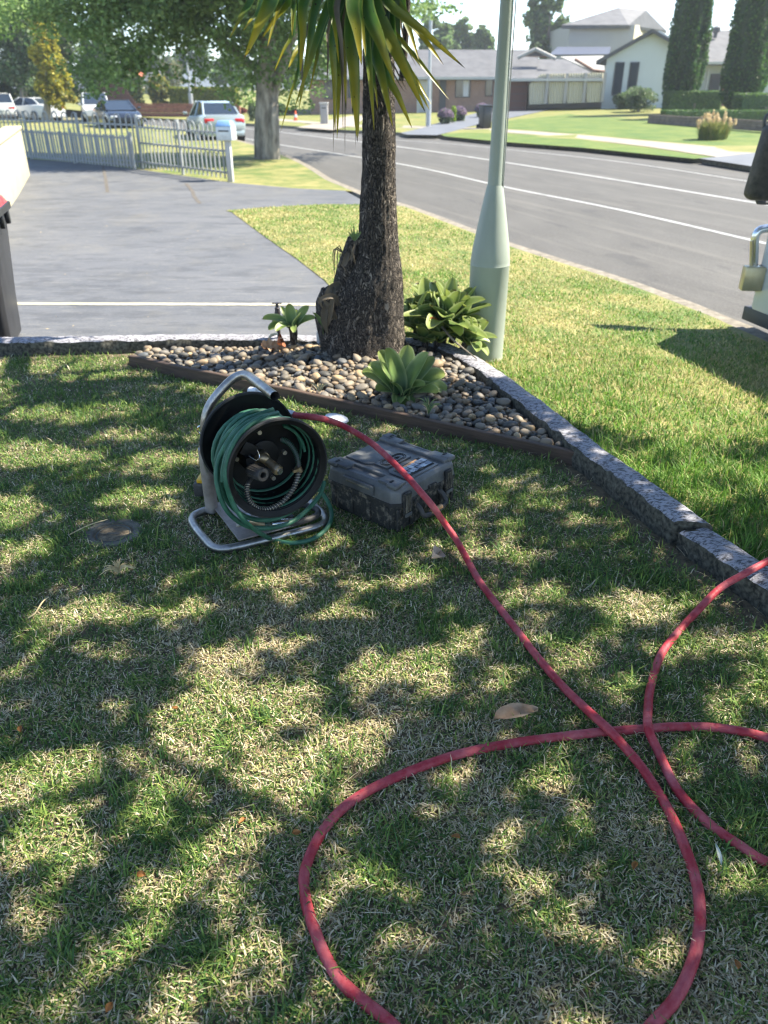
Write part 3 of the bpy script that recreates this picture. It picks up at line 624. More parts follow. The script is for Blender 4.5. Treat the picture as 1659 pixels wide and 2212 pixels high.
# ------------------------------------------------------------------ timber edging
A = Vector((-1.60, 4.71, 0)); B = Vector((.90, 3.275, 0)); Lt = (B - A).length; ang = math.atan2(B.y - A.y, B.x - A.x)
b = MB(); n = 60; v = []
for i in range(n + 1):
    t = i / n; x = t * Lt - Lt / 2; bow = .012 * math.sin(t * 3.1) + .004 * noise.noise((t * 9, 0, 0))
    top = .068 + .004 * noise.noise((t * 14, 3, 0)) - .012 * t
    for (y, z) in ((-.013, -.06), (-.014, top - .004), (-.010, top), (.011, top + .001), (.014, top - .004), (.014, -.06)): v.append((x, y + bow, z))
b.add(v, [(6 * i + k, 6 * i + 6 + k, 6 * i + 6 + (k + 1) % 6, 6 * i + (k + 1) % 6) for i in range(n) for k in range(6)] + [tuple(range(6)), tuple(6 * n + k for k in range(5, -1, -1))])
o = b.o('timber_edging', M['timber'], smooth=True, label='long dark brown timber sleeper edging between the lawn and pebble bed', cat='garden edging')
o.location = (A + B) / 2; o.rotation_euler = (0, 0, ang)

# ------------------------------------------------------------------ pebble bed
TR = Vector((-.03, 4.75, 0))
def bedz(x, y):
    d = np.hypot(x - TR.x, y - TR.y); return .012 + .055 * np.exp(-(d / .65) ** 2) + .012 * (vnoise(x, y, .25, 21) - .5)
bed = surface('pebble_bed', BED, lambda x, y: bedz(x, y), M['soil'], .1)
def pebble_shape(seed):
    r = random.Random(seed); sg, rn = 8, 5; v = [(0, 0, -1)]; f = []
    for i in range(1, rn):
        ph = -math.pi / 2 + math.pi * i / rn
        for k in range(sg):
            a = 2 * math.pi * (k + .5 * (i % 2)) / sg; v.append((math.cos(a) * math.cos(ph), math.sin(a) * math.cos(ph), math.sin(ph)))
    v.append((0, 0, 1)); N = len(v) - 1
    q = Vector((r.uniform(-9, 9), r.uniform(-9, 9), 0)); v = [tuple(Vector(p) * (1 + .28 * noise.noise(Vector(p) * .9 + q))) for p in v]
    for k in range(sg): f.append((0, 1 + (k + 1) % sg, 1 + k)); f.append((N, 1 + (rn - 2) * sg + k, 1 + (rn - 2) * sg + (k + 1) % sg))
    for i in range(rn - 2):
        for k in range(sg):
            a = 1 + i * sg + k; c = 1 + i * sg + (k + 1) % sg; f.append((a, c, c + sg)); f.append((a, c + sg, a + sg))
    return np.array(v), np.array(f)
SH = [pebble_shape(i) for i in range(8)]
pts = []; cell = {}
def trunk_hit(x, y): return math.hypot((x - TR.x + .08) / .28, (y - TR.y) / .19) < .85
inner = [(-1.6, 4.76), (.86, 3.345), (.42, 4.62), (.1, 4.87), (-.5, 4.92), (-1.55, 4.93)]
def throw(n, rmin, rmax, layer):
    k = 0
    X = rng.uniform(-1.7, 1, n); Y = rng.uniform(3.2, 5.0, n); ok = inpoly(X, Y, inner)
    for x, y in zip(X[ok], Y[ok]):
        if trunk_hit(x, y): continue
        if layer and math.hypot(x - .10, y - 3.95) < .10: continue
        r = rmin + (rmax - rmin) * random.random() ** 1.7; key = (int(x / .09), int(y / .09), layer); bad = False
        for i in (-1, 0, 1):
            for j in (-1, 0, 1):
                for (a, c, q) in cell.get((key[0] + i, key[1] + j, layer), ()):
                    if (a - x) ** 2 + (c - y) ** 2 < (.80 * (q + r)) ** 2: bad = True; break
                if bad: break
            if bad: break
        if bad: continue
        cell.setdefault(key, []).append((x, y, r)); pts.append((x, y, r, layer))
throw(5000, .024, .034, 0); throw(14000, .014, .022, 0); throw(2500, .026, .037, 1); throw(12000, .013, .026, 1)
items = []
for (x, y, r, ly) in pts:
    z = float(bedz(x, y)) + r * .38 + (.020 if ly else 0)
    s = (r * random.uniform(.95, 1.35), r * random.uniform(.75, 1.0), r * random.uniform(.5, .72))
    items.append((x, y, z, s, random.uniform(0, 6.28), random.gauss(0, .25), random.gauss(0, .25), random.randrange(8), ly))
order = sorted(range(len(items)), key=lambda i: -(items[i][3][0] * (1 if items[i][8] else .3) / items[i][1]))
PM = []
for i in range(8): me = arrays('pebble', SH[i][0], SH[i][1], True); me.materials.append(M['peb1']); PM.append(me)
for i in order[:290]:
    x, y, z, s, a, t1, t2, k, ly = items[i]; o = bpy.data.objects.new('pebble', PM[k]); C.objects.link(o); o.parent = bed
    o.location = (x, y, z); o.scale = s; o.rotation_euler = (t1, t2, a)
VV = []; FF = []; off = 0
for i in order[290:]:
    x, y, z, s, a, t1, t2, k, ly = items[i]; from mathutils import Euler
    Mx = np.array(Euler((t1, t2, a)).to_matrix()); v = (SH[k][0] * np.array(s)) @ Mx.T + np.array([x, y, z]); VV.append(v); FF.append(SH[k][1] + off); off += len(v)
obj('small_pebbles', arrays('small_pebbles', np.concatenate(VV), np.concatenate(FF), True), M['pebn'], bed, kind='stuff')
print('pebbles', len(items))
# debris crumbs / bark bits between pebbles
n = 260; vs = []; fs = []; X = rng.uniform(-.25, .45, n); Y = rng.normal(4.0, .12, n)
for i in range(n):
    if not inpoly(np.array([X[i]]), np.array([Y[i]]), inner)[0]: continue
    c = np.array([X[i], Y[i], float(bedz(X[i], Y[i])) + .012 + .01 * random.random()]); q = rng.normal(0, .009, (3, 3)); q[:, 2] *= .4; o_ = len(vs); vs += list(c + q); fs.append((o_, o_ + 1, o_ + 2))
obj('bark_litter', arrays('bark_litter', np.array(vs), np.array(fs)), M['timber'], bed, kind='stuff')

# ------------------------------------------------------------------ strap leaf builder
def leafmesh(P, wd, cup=.25, seg=12, prof='lance', twist=0.0, ref=None, fold=0.0):
    """P: control points; returns a leaf blade, three cells wide, along the curve"""
    Q = catmull([Vector(p) for p in P], max(2, int(seg / (len(P) - 1)))); n = len(Q); V = []; U = []; F = []
    ref = ref or Vector((0, -1, .3)); cols = 5
    for i, p in enumerate(Q):
        t = i / (n - 1); T = (Q[min(i + 1, n - 1)] - Q[max(i - 1, 0)]).normalized()
        S = T.cross(ref).normalized(); Nn = S.cross(T).normalized()
        if twist: 
            a = twist * t; S, Nn = S * math.cos(a) + Nn * math.sin(a), Nn * math.cos(a) - S * math.sin(a)
        if prof == 'lance': hw = wd / 2 * min(1, .55 + 2.2 * t) * max(.02, (1 - max(0, (t - .45) / .55) ** 1.6))
        elif prof == 'agave': hw = wd / 2 * (max(.0, math.sin(math.pi * min(1, (.16 + .84 * t)) ** 1.25)) ** .62 * .98 + .02)
        else: hw = wd / 2 * (1 - t ** 3)
        if t > .985: hw = wd * .012
        for k in range(cols):
            u = k / (cols - 1) * 2 - 1
            V.append(p + S * (u * hw) + Nn * (abs(u) ** 1.5 * hw * cup * 2) + Nn * (0)); U.append((t, k / (cols - 1)))
    for i in range(n - 1):
        for k in range(cols - 1):
            a = i * cols + k; F.append((a, a + 1, a + cols + 1, a + cols))
    return arrays('leaf', np.array([tuple(v) for v in V]), np.array(F), True, None, np.array(U))

# ------------------------------------------------------------------ yucca tree
yt = empty('yucca_tree', TR, 'tall yucca tree with dark flared bark trunk and drooping yellow-tipped leaves', 'yucca tree')
def rel(p, base=TR): return Vector(p) - base
prof = [(-.12, -.44, .26), (-.02, -.42, .235), (.04, -.385, .20), (.12, -.345, .165), (.22, -.315, .155), (.34, -.285, .15), (.45, -.25, .15), (.52, -.215, .148), (.60, -.165, .135), (.68, -.130, .118), (.80, -.116, .107), (1.05, -.099, .097), (1.4, -.086, .09), (1.8, -.078, .086), (2.2, -.08, .085), (2.55, -.07, .08)]
zz = [p[0] for p in prof]; ll = [p[1] for p in prof]; rr_ = [p[2] for p in prof]
nr, ns = 190, 96; V = []; F = []
for i in range(nr):
    z = -.12 + 2.67 * (i / (nr - 1)) ** 1.25; l = np.interp(z, zz, ll); r_ = np.interp(z, zz, rr_); cx = (l + r_) / 2; hw = (r_ - l) / 2; hd = min(hw, .10 + .55 * max(0, hw - .10)) if z > .1 else hw * .72
    for k in range(ns):
        a = 2 * math.pi * k / ns; ca, sa = math.cos(a), math.sin(a); q = Vector((ca * 2.1, sa * 2.1, z * 3))
        flare = max(0, .35 - z); rib = 1 + .05 * noise.noise(q) + (.16 * flare * math.sin(a * 7 + 2 * noise.noise(q * .6))) + .02 * noise.noise(Vector((ca * 9, sa * 9, z * 14)))
        fine = .007 * noise.noise(Vector((ca * 15, sa * 15, z * 3.5))) + .0045 * noise.noise(Vector((ca * 26, sa * 26, z * 26))) + .003 * noise.noise(Vector((ca * 60, sa * 60, z * 40)))
        if sa < 0:  # vertical hollow in the front of the flare
            rib -= .10 * math.exp(-((ca - .25) / .22) ** 2) * math.exp(-((z - .30) / .14) ** 2)
            rib += .05 * math.exp(-((ca - .55) / .25) ** 2) * math.exp(-((z - .58) / .07) ** 2)
        V.append((cx + ca * (hw * rib + fine), sa * (hd * rib + fine), z))
for i in range(nr - 1):
    for k in range(ns): a = i * ns + k; c = i * ns + (k + 1) % ns; F.append((a, c, c + ns, a + ns))
obj('trunk', arrays('trunk', np.array(V), np.array(F), True), M['trunk'], yt)
def stub(P, r0, r1, seed):
    P = catmull([Vector(p) for p in P], 8); n = len(P); b = MB(); sg = 28; v = []
    for i, p in enumerate(P):
        t = i / (n - 1); r = r0 + (r1 - r0) * t
        if i == n - 1: r *= .75
        for k in range(sg):
            a = 2 * math.pi * k / sg; q = 1 + .16 * noise.noise(Vector((math.cos(a) * 2 + seed, math.sin(a) * 2, p.z * 14)))
            v.append((p.x + math.cos(a) * r * q, p.y + math.sin(a) * r * q * .8, p.z + (.02 * noise.noise((math.cos(a) * 3, math.sin(a) * 3, seed)) if i > n - 3 else 0)))
    f = [(i * sg + k, i * sg + (k + 1) % sg, (i + 1) * sg + (k + 1) % sg, (i + 1) * sg + k) for i in range(n - 1) for k in range(sg)] + [tuple((n - 1) * sg + k for k in range(sg))]
    return b.add(v, f)
s1 = stub([(-.19, .0, .25), (-.20, -.01, .45), (-.175, 0, .62), (-.125, 0, .78)], .10, .052, 3).o('cut_stem', M['trunk'], yt, smooth=True, label='upper cut-off side stem with dead fibres')
s2 = stub([(-.25, .0, .05), (-.30, .0, .22), (-.315, .0, .36), (-.29, 0, .47)], .10, .062, 9).o('cut_stem', M['trunk'], yt, smooth=True, label='lower cut-off side stem wrapped in dead leaf bases')
# dead leaf bases and fibres on the stubs
def px_leaf(parent, base, px, wd, m, name='leaf', cup=.2, Ys=None, mid=None, twist=0, prof='lance', seg=12, ref=None):
    P = [W(x, y, Y) - base for x, y, Y in px]
    return obj(name, leafmesh(P, wd, cup, seg, prof, twist, ref), m, parent)
for px, wd in (([(732, 660, 4.62), (720, 640, 4.58), (692, 648, 4.56), (698, 668, 4.56)], .03), ([(725, 690, 4.6), (712, 665, 4.58), (696, 645, 4.58)], .035),
               ([(722, 620, 4.62), (718, 650, 4.58), (712, 690, 4.58), (708, 705, 4.6)], .028), ([(705, 655, 4.6), (700, 690, 4.6), (708, 722, 4.6)], .04),
               ([(735, 615, 4.66), (716, 625, 4.62), (700, 644, 4.6)], .05),
               ([(748, 556, 4.62), (728, 535, 4.6), (722, 560, 4.6), (724, 612, 4.6)], .008), ([(745, 560, 4.62), (732, 530, 4.6), (729, 560, 4.6), (728, 600, 4.6)], .006),
               ([(742, 548, 4.62), (724, 538, 4.62), (719, 550, 4.62), (720, 580, 4.62)], .006), ([(745, 555, 4.62), (735, 548, 4.6), (736, 570, 4.6), (744, 580, 4.58), (752, 596, 4.58)], .006),
               ([(756, 530, 4.62), (762, 550, 4.6), (768, 572, 4.6)], .014), ([(770, 520, 4.62), (762, 545, 4.6), (752, 566, 4.6)], .012), ([(752, 545, 4.61), (744, 570, 4.6), (737, 572, 4.6)], .03)):
    px_leaf(yt, TR, px, wd, M['yuccaold'], 'dead_leaf', .3)
for px, wd in (([(766, 520, 4.65), (765, 505, 4.64), (764, 482, 4.64)], .012), ([(766, 520, 4.65), (758, 508, 4.64), (752, 500, 4.64)], .012), ([(766, 520, 4.65), (775, 508, 4.64), (780, 500, 4.64)], .012), ([(766, 520, 4.65), (771, 505, 4.64), (772, 495, 4.64)], .010), ([(766, 520, 4.65), (761, 505, 4.64), (757, 490, 4.64)], .010)):
    px_leaf(yt, TR, px, wd, M['agave'], 'sprout_leaf', .3)
HEAD = W(845, -110, 4.72)      # growing point above the frame
def hang(x0, y0, x1, y1, wpx, Y, m='yucca', bow=0.0, root=None, back=0):
    """leaf from the crown head, over an elbow, hanging to the tip"""
    Yt = Y - .12; base = root or HEAD
    e = W(x0, y0, Y); tip = W(x1, y1, Yt); s = depth_of(e) / FPX * wpx
    start = Vector((base.x + (e.x - base.x) * .15, base.y, max(base.z, e.z + .25)))
    mid1 = start.lerp(e, .55) + Vector((0, 0, .10)); m2 = e.lerp(tip, .5) + Vector((bow, 0, .0))
    q = Vector((random.uniform(-.5, .5), -1, random.uniform(.1, .5)))
    return obj('leaf', leafmesh([p - TR for p in (start, mid1, e, m2, tip)], s * 1.2, random.uniform(.08, .3), 20, 'lance', random.uniform(-.3, .3), q), M[m], yt)
for a in [(826, -10, 1004, 147, 20, 4.5), (846, -8, 958, 140, 22, 4.72), (833, 41, 912, 148, 13, 4.62), (850, 62, 970, 215, 13, 4.9), (803, 0, 918, 241, 34, 4.42), (850, 80, 928, 238, 17, 4.55), (862, 110, 932, 226, 12, 4.7),
          (791, 0, 853, 179, 32, 4.36), (801, 70, 848, 273, 27, 4.5), (832, 140, 890, 277, 18, 4.52), (788, 50, 808, 281, 19, 4.42), (758, 50, 772, 306, 27, 4.45), (772, 90, 775, 296, 13, 4.6),
          (762, -5, 781, 141, 26, 4.3), (775, 0, 790, 122, 15, 4.35), (805, 150, 816, 236, 9, 4.45), (659, -5, 648, 165, 19, 4.5), (690, -5, 646, 236, 19, 4.55), (706, 20, 637, 232, 15, 4.5),
          (715, -5, 732, 137, 13, 4.4), (722, 60, 724, 290, 15, 4.5), (735, 70, 728, 300, 15, 4.6), (752, 30, 762, 250, 18, 4.7), (742, 10, 748, 240, 16, 4.65), (820, 40, 842, 200, 18, 4.65), (680, 20, 664, 150, 14, 4.7), (870, 20, 905, 130, 14, 4.9), (700, 60, 668, 200, 10, 4.62)]:
    hang(*a[:5], a[5])
for a in [(730, 5, 744, 168, 12, 4.5), (738, 60, 741, 290, 6, 4.6), (712, 50, 706, 190, 6, 4.8), (846, 40, 900, 145, 5, 4.7), (830, 100, 878, 195, 5, 4.5), (826, 120, 874, 200, 5, 4.55), (746, 100, 745, 330, 4, 4.8), (722, 120, 720, 330, 4, 4.8), (770, 120, 768, 322, 4, 4.8), (800, 160, 806, 262, 5, 4.7), (655, 90, 652, 188, 8, 4.55), (857, 0, 874, 100, 7, 4.85)]:
    hang(*a[:5], a[5], 'yuccaold')
HEAD2 = W(640, -150, 5.3)
for a in [(590, -10, 527, 128, 28, 5.4), (545, -8, 496, 82, 14, 5.5), (626, -5, 563, 88, 16, 5.5), (560, 20, 524, 68, 11, 5.5), (636, -5, 631, 78, 12, 5.4), (652, 80, 621, 153, 13, 5.3), (634, 60, 591, 158, 8, 5.4), (600, 10, 578, 100, 10, 5.6), (648, 130, 606, 285, 7, 5.2), (570, -10, 545, 70, 16, 5.6), (612, -10, 590, 60, 16, 5.5)]:
    hang(*a[:5], a[5], 'yucca', root=HEAD2)
obj('branch', MB().tube([TR + Vector((0, 0, 2.3)) - TR, (-.15, .2, 2.5), HEAD2 - TR], .06, 16, smooth_path=6).mesh('branch', True), M['trunk'], yt)
obj('side_stem', MB().tube([W(868, 175, 4.95) - TR, W(876, 80, 4.95) - TR, W(882, -60, 4.95) - TR], .018, 12, smooth_path=6).mesh('side_stem', True), M['trunk'], yt)
for hd in (HEAD, HEAD2):
    for k in range(26):
        az = k * 2.4; el = random.uniform(.0, 1.3); L_ = random.uniform(.55, .8); d = Vector((math.cos(az) * math.cos(el), math.sin(az) * math.cos(el), math.sin(el)))
        P0 = hd + Vector((0, 0, .15)); P = [P0, P0 + d * L_ * .5 + Vector((0, 0, .08)), P0 + d * L_ + Vector((0, 0, -.12 * (1.3 - el)))]
        if P[2].z < 2.1: continue
        obj('leaf', leafmesh([p - TR for p in P], .05, .2, 8, 'lance'), M['yucca'], yt)

# ------------------------------------------------------------------ agaves
def agave(name, basepx, Yb, leaves, label, lwd=.06, grp='agaves planted in the pebble bed', stem=True, zb=None):
    base = W(basepx[0], basepx[1], Yb); t = empty(name, base, label, 'agave plant', group=grp)
    if stem: MB().tube([(0, 0, -.10), (.005, 0, -.03), (0, 0, .02)], lambda q: .022 + .008 * q, 12, smooth_path=3).o('stem', M['trunk'], t, smooth=True)
    for (x, y, dY, w_, lift) in leaves:
        tip = W(x, y, Yb + dY) - base; L_ = tip.length; side = Vector((tip.x, tip.y, 0)); 
        d0 = side.normalized() * .014 if side.length > .001 else Vector((0, 0, 0))
        mid = tip * .5 + Vector((0, 0, lift)) * L_; q = tip.lerp(mid, .0)
        P = [d0, tip * .25 + Vector((0, 0, lift * .75)) * L_, mid, tip * .8 + Vector((0, 0, lift * .6)) * L_, tip]
        me = leafmesh(P, w_ * 1.42, random.uniform(.2, .32), 18, 'agave', random.uniform(-.12, .12), Vector((-tip.x * .6, -tip.y - .4 if tip.y < 0 else -.7, .8)) if tip.length else None)
        obj('leaf', me, M['agave'], t)
        obj('spine', MB().tube([tip - (tip - mid).normalized() * .004, tip + (tip - mid).normalized() * .008 + Vector((0, 0, .006))], lambda s: .0016 * (1.05 - s), 5).mesh('spine'), M['yuccaold'], t)
    return t
agave('agave', (868, 856), 4.02, [(882, 745, .06, .078, .02), (833, 752, -.02, .078, .03), (818, 757, .05, .07, .05), (794, 790, .0, .075, .10), (781, 804, .03, .065, .12), (926, 762, -.02, .078, .04), (939, 772, .06, .066, .06),
        (962, 808, .03, .070, .12), (966, 842, .05, .066, .14), (947, 848, -.05, .062, .14), (918, 835, -.10, .058, .12), (811, 843, -.05, .066, .14), (843, 826, -.10, .04, .10), (856, 876, -.10, .055, .15), (911, 884, -.06, .06, .25), (872, 888, -.10, .055, .2), (868, 770, .12, .06, .02), (850, 800, .14, .05, .05)],
      'large pale green agave rosette in the front of the pebble bed beside the timber edging')
agave('agave', (632, 710), 4.86, [(624, 656, .02, .052, .03), (667, 661, .05, .045, .05), (567, 690, -.05, .05, .12), (650, 678, -.08, .04, .05), (682, 687, .02, .038, .12), (580, 713, -.08, .05, .18), (596, 716, -.12, .045, .15), (607, 662, .06, .03, .04), (600, 694, .10, .05, .12), (640, 668, .08, .036, .03), (636, 720, -.12, .03, .2)],
      'small yellow-edged agave on a thick stem in front of the garden tap')
agave('agave', (706, 722), 4.70, [(676, 676, -.03, .028, .05), (693, 660, .02, .026, .02), (704, 678, .0, .022, .03), (700, 690, .03, .018, .04)],
      'narrow young agave shoot of few leaves growing against the yucca trunk', stem=False)
def rosette(c, n, L0, w0, Yb, up=.9, seed=1):
    r = random.Random(seed); out = []
    for k in range(n):
        a = k * 2.399 + r.uniform(-.2, .2); el = r.uniform(.1, 1.0) if k < n * .65 else r.uniform(.9, 1.45); L_ = L0 * r.uniform(.75, 1.1)
        d = Vector((math.cos(a) * math.cos(el), math.sin(a) * math.cos(el), math.sin(el) * up)) * L_; out.append((d, w0 * r.uniform(.8, 1.1), r.uniform(.03, .14)))
    return out
def agave_r(basepx, Yb, n, L0, w0, label, seed, tilt=(0, 0)):
    base = W(basepx[0], basepx[1], Yb); t = empty('agave', base, label, 'agave plant', group='agaves planted in the pebble bed'); t.rotation_euler = (tilt[0], tilt[1], 0)
    MB().tube([(0, 0, -.16), (0, 0, .02)], .022, 10).o('stem', M['trunk'], t, smooth=True)
    for d, w_, lift in rosette(None, n, L0, w0, Yb, seed=seed):
        L_ = d.length; P = [d * .05, d * .3 + Vector((0, 0, lift)) * L_ * .8, d * .6 + Vector((0, 0, lift)) * L_, d]
        obj('leaf', leafmesh(P, w_ * 1.35, .25, 16, 'agave', 0, Vector((-d.x * .7, -d.y * .7, .9))), M['agave'], t)
agave_r((900, 712), 4.98, 20, .27, .085, 'blue-green agave rosette half hidden behind the right edge of the yucca trunk', 3, (0, .05))
agave_r((962, 706), 4.90, 26, .31, .098, 'biggest agave rosette of the clump, upright between the yucca trunk and lamp post', 5, (.10, .10))
agave_r((925, 690), 5.14, 20, .30, .085, 'agave rosette with upright leaves at the back of the clump', 8, (.05, -.05))
agave_r((1005, 742), 4.84, 18, .20, .080, 'bright sunlit low agave at the foot of the lamp post', 11, (.15, .35))
agave_r((918, 742), 4.86, 16, .20, .075, 'low dark green agave rosette tucked against the base of the yucca trunk', 17, (0, .0))
agave_r((945, 738), 4.84, 14, .17, .070, 'small shaded agave rosette below the biggest one of the clump', 19, (.1, .1))
agave_r((990, 690), 5.02, 16, .25, .080, 'agave rosette leaning against the lamp post above the sunlit one', 14, (0, .25))

# ------------------------------------------------------------------ leaf litter, tap, bottle, twigs
def deadleaf(loc, L_, wd, rz, m, label, name='dead_leaf', curl=.5, tilt=(0, 0), cat='leaf', lobes=0, grp=None):
    n = 14; V = []; F = []
    for i in range(n + 1):
        t = i / n; hw = wd / 2 * math.sin(math.pi * t ** .8) ** .7 if 0 < t < 1 else .0006
        if lobes: hw *= 1 + .38 * math.sin(t * math.pi * lobes * 2)
        for k in range(5):
            u = k / 2 - 1; z = curl * wd * (u * u) * .5 + .12 * L_ * math.sin(t * 3.1) * curl + .06 * wd * noise.noise((t * 6, u * 3, loc[0] * 9))
            V.append((t * L_ - L_ / 2, u * hw, z))
    for i in range(n):
        for k in range(4): a = i * 5 + k; F.append((a, a + 1, a + 6, a + 5))
    o = obj(name, arrays(name, np.array(V), np.array(F), True), m, label=label, cat=cat, group=grp); o.location = loc; o.rotation_euler = (tilt[0], tilt[1], rz); return o
p = G(1115, 1546, .022); deadleaf(p, .13, .055, .25, M['deadleaf'], 'broad tan dead leaf lying on the lawn left of the hose crossing', curl=.5)
p = G(938, 1203, .028); deadleaf(p, .068, .058, 1.2, mat('bleached_leaf', (.42, .31, .24), .7, col2=(.52, .42, .34), scale=14, transl=.2), 'small upright tan dead leaf on the lawn below the tool case', curl=.9, tilt=(.6, .3))
p = G(1551, 1846, .03); deadleaf(p, .055, .009, 1.45, M['paleleaf'], 'thin pale gum leaf standing in the grass below the right-hand hose strand', curl=.8)
for k, (x, y, lb) in enumerate([(305, 1890, 'sunlit orange leaf scrap on the dry grass left of the hose loop'), (235, 2178, 'brown orange leaf scrap nearest the bottom left of the lawn'), (378, 1532, 'orange leaf scrap in the shade above the lawn centre left'), (525, 1775, 'orange leaf scrap between dry tufts left of the hose loop'), (45, 1576, 'red brown leaf scrap near the left edge of the lawn'), (640, 1800, 'orange leaf scrap just outside the hose loop on the left'), (1590, 2085, 'orange leaf scrap at the lower right of the lawn'), (985, 1810, 'small orange leaf scrap inside the hose loop'), (1372, 1872, 'orange leaf scrap inside the right side of the hose loop')]):
    q = G(x, y, .026); deadleaf(q, .020, .014, k * 1.3, M['orangeleaf'], lb, 'leaf_scrap', .8, (.3, .2))
for k, (x, y, L_, wd, rz, m, lb, tl, lo_) in enumerate([(583, 748, .12, .07, .4, 'deadleaf', 'pale lobed dead leaf standing at the left end of the leaf pile', (.9, .2), 3), (600, 738, .11, .09, 1.6, 'rustleaf', 'rust red dead leaf upright behind the leaf pile under the tap', (1.2, 0), 0), (575, 757, .10, .08, 2.2, 'rustleaf', 'dark brown curled dead leaf at the foot of the leaf pile', (.7, .5), 2),
      (607, 762, .12, .08, .2, 'deadleaf', 'broad tan dead leaf lying over the pebbles under the small agave', (.5, .1), 0), (594, 752, .09, .05, 2.8, 'rustleaf', 'narrow brown dead leaf in the middle of the leaf pile', (.8, .4), 3), (590, 728, .09, .035, 2.6, 'paleleaf', 'pale green fallen strap leaf on top of the leaf pile', (.4, .5), 0)]):
    q = W(x, y, 4.76 + .02 * k); deadleaf(q, L_, wd, rz, M[m], lb, 'dead_leaf', .6, tl, 'leaf', lo_)
q = W(1000, 715, 4.82); deadleaf(W(935, 698, 4.72), .10, .06, .9, M['rustleaf'], 'red brown dead leaf tucked under the big agave rosette', 'dead_leaf', .6, (.7, .2))
deadleaf(W(693, 777, 4.1) , .001, .001, 0, M['rustleaf'], None) if False else None
q = G(768, 858, .05)
t = empty('dry_husk', W(690, 846, 3.97), 'small upturned straw husk on pebbles near the timber edging', 'leaf')
for a in range(4): obj('leaf', leafmesh([(0, 0, 0), (.02 * math.cos(a * 1.7), .01, .03), (.05 * math.cos(a * 1.7), .02 * math.sin(a), .045)], .014, .3, 8), M['straw'], t)
MB().tube([W(950, 700, 4.85), W(975, 730, 4.68), W(1000, 752, 4.6), W(1030, 775, 4.55)], lambda s: .008 * (1.1 - s * .7), 8, smooth_path=6).o('dead_branch', M['twig'], smooth=True, label='grey dead branch lying from the agave clump to the kerb', cat='branch')
# tap
tb = W(604, 745, 5.02); t = empty('garden_tap', tb, 'dark garden tap on a riser pipe behind the small agave', 'garden tap')
MB().tube([(0, 0, -.12), (0, 0, .17)], .012, 12).o('riser_pipe', M['tap'], t, smooth=True)
MB().lathe([(.001, .13), (.018, .135), (.023, .16), (.023, .19), (.018, .205), (.02, .215), (.016, .225), (.017, .245), (.011, .25), (.009, .27), (.001, .272)], seg=16).o('tap_body', M['tap'], t, smooth=True)
MB().tube([(0, 0, .18), (-.02, -.025, .18), (-.025, -.04, .165), (-.025, -.04, .145)], .010, 10, smooth_path=4).o('spout', M['tap'], t, smooth=True)
MB().box((0, 0, .276), (.062, .010, .008)).box((0, 0, .276), (.010, .050, .0076)).o('tap_handle', M['tap'], t, bevel=.003)
MB().tube([(0, 0, .268), (0, 0, .279)], .009, 10).o('spindle', M['tap'], t)
t = empty('plastic_bottle', W(690, 740, 4.92), 'small white bottle standing between the young agave and the tap', 'bottle')
MB().lathe([(.001, 0), (.017, .0), (.018, .01), (.018, .06), (.012, .075), (.010, .085)], seg=16).o('bottle_body', M['white_plastic'], t, smooth=True)
MB().lathe([(.010, .083), (.012, .084), (.012, .098), (.001, .1)], seg=16).o('cap', mat('pale_blue_cap', (.45, .60, .70), .4), t, smooth=True)
def weed(loc, n, h, label, m='grass_s', spread=.5, straw=.2, name='weed'):
    t = empty(name, loc, label, 'weed')
    for k in range(n):
        a = random.uniform(0, 6.28); L_ = h * random.uniform(.6, 1.1); s = random.uniform(.1, spread)
        P = [(0, 0, 0), (math.cos(a) * L_ * s * .4, math.sin(a) * L_ * s * .4, L_ * .6), (math.cos(a) * L_ * s, math.sin(a) * L_ * s, L_ * (1 - s * .5))]
        obj('blade', leafmesh(P, .005, .2, 6), M['straw'] if random.random() < straw else M['agave'], t)
weed(W(925, 895, 3.72), 14, .10, 'tuft of thin grass growing among pebbles right of the front agave', spread=.9)
weed(G(840, 650, -.2), 6, .06, 'faint weed tuft on the verge behind the trunk') if False else None
t = empty('weed', W(500, 752, 4.96), 'spindly dark weed stem standing on the driveway kerb', 'weed')
MB().tube([(0, 0, 0), (.004, 0, .03), (0, 0, .06)], .0022, 6).o('stem', M['tap'], t)
MB().tube([(0, 0, .02), (.012, 0, .035)], .0018, 6).tube([(0, 0, .045), (-.013, 0, .056)], .0018, 6).tube([(0, 0, .045), (.012, 0, .062)], .0018, 6).o('side_shoot', M['tap'], t)
deadleaf(W(222, 743, 5.3), .05, .03, .4, M['deadleaf'], 'curled tan leaf on the driveway near the wheelie bin', curl=.9)
weed(G(257, 1238, .01), 34, .06, 'dry brown grass tuft on the lawn below the drain cover', spread=1.6, straw=1.0, name='dry_tuft')
MB().tube([G(105, 1290, .02), G(92, 1300, .03), G(75, 1325, .025), G(60, 1335, .02)], .0025, 6, smooth_path=4).o('twig', M['straw'], smooth=True, label='forked straw coloured twig on the lawn at far left', cat='twig')
MB().tube([G(150, 1155, .02), G(190, 1135, .035), G(232, 1122, .03)], .0022, 6, smooth_path=4).o('twig', M['straw'], smooth=True, label='long pale stalk lying over the drain cover', cat='twig')
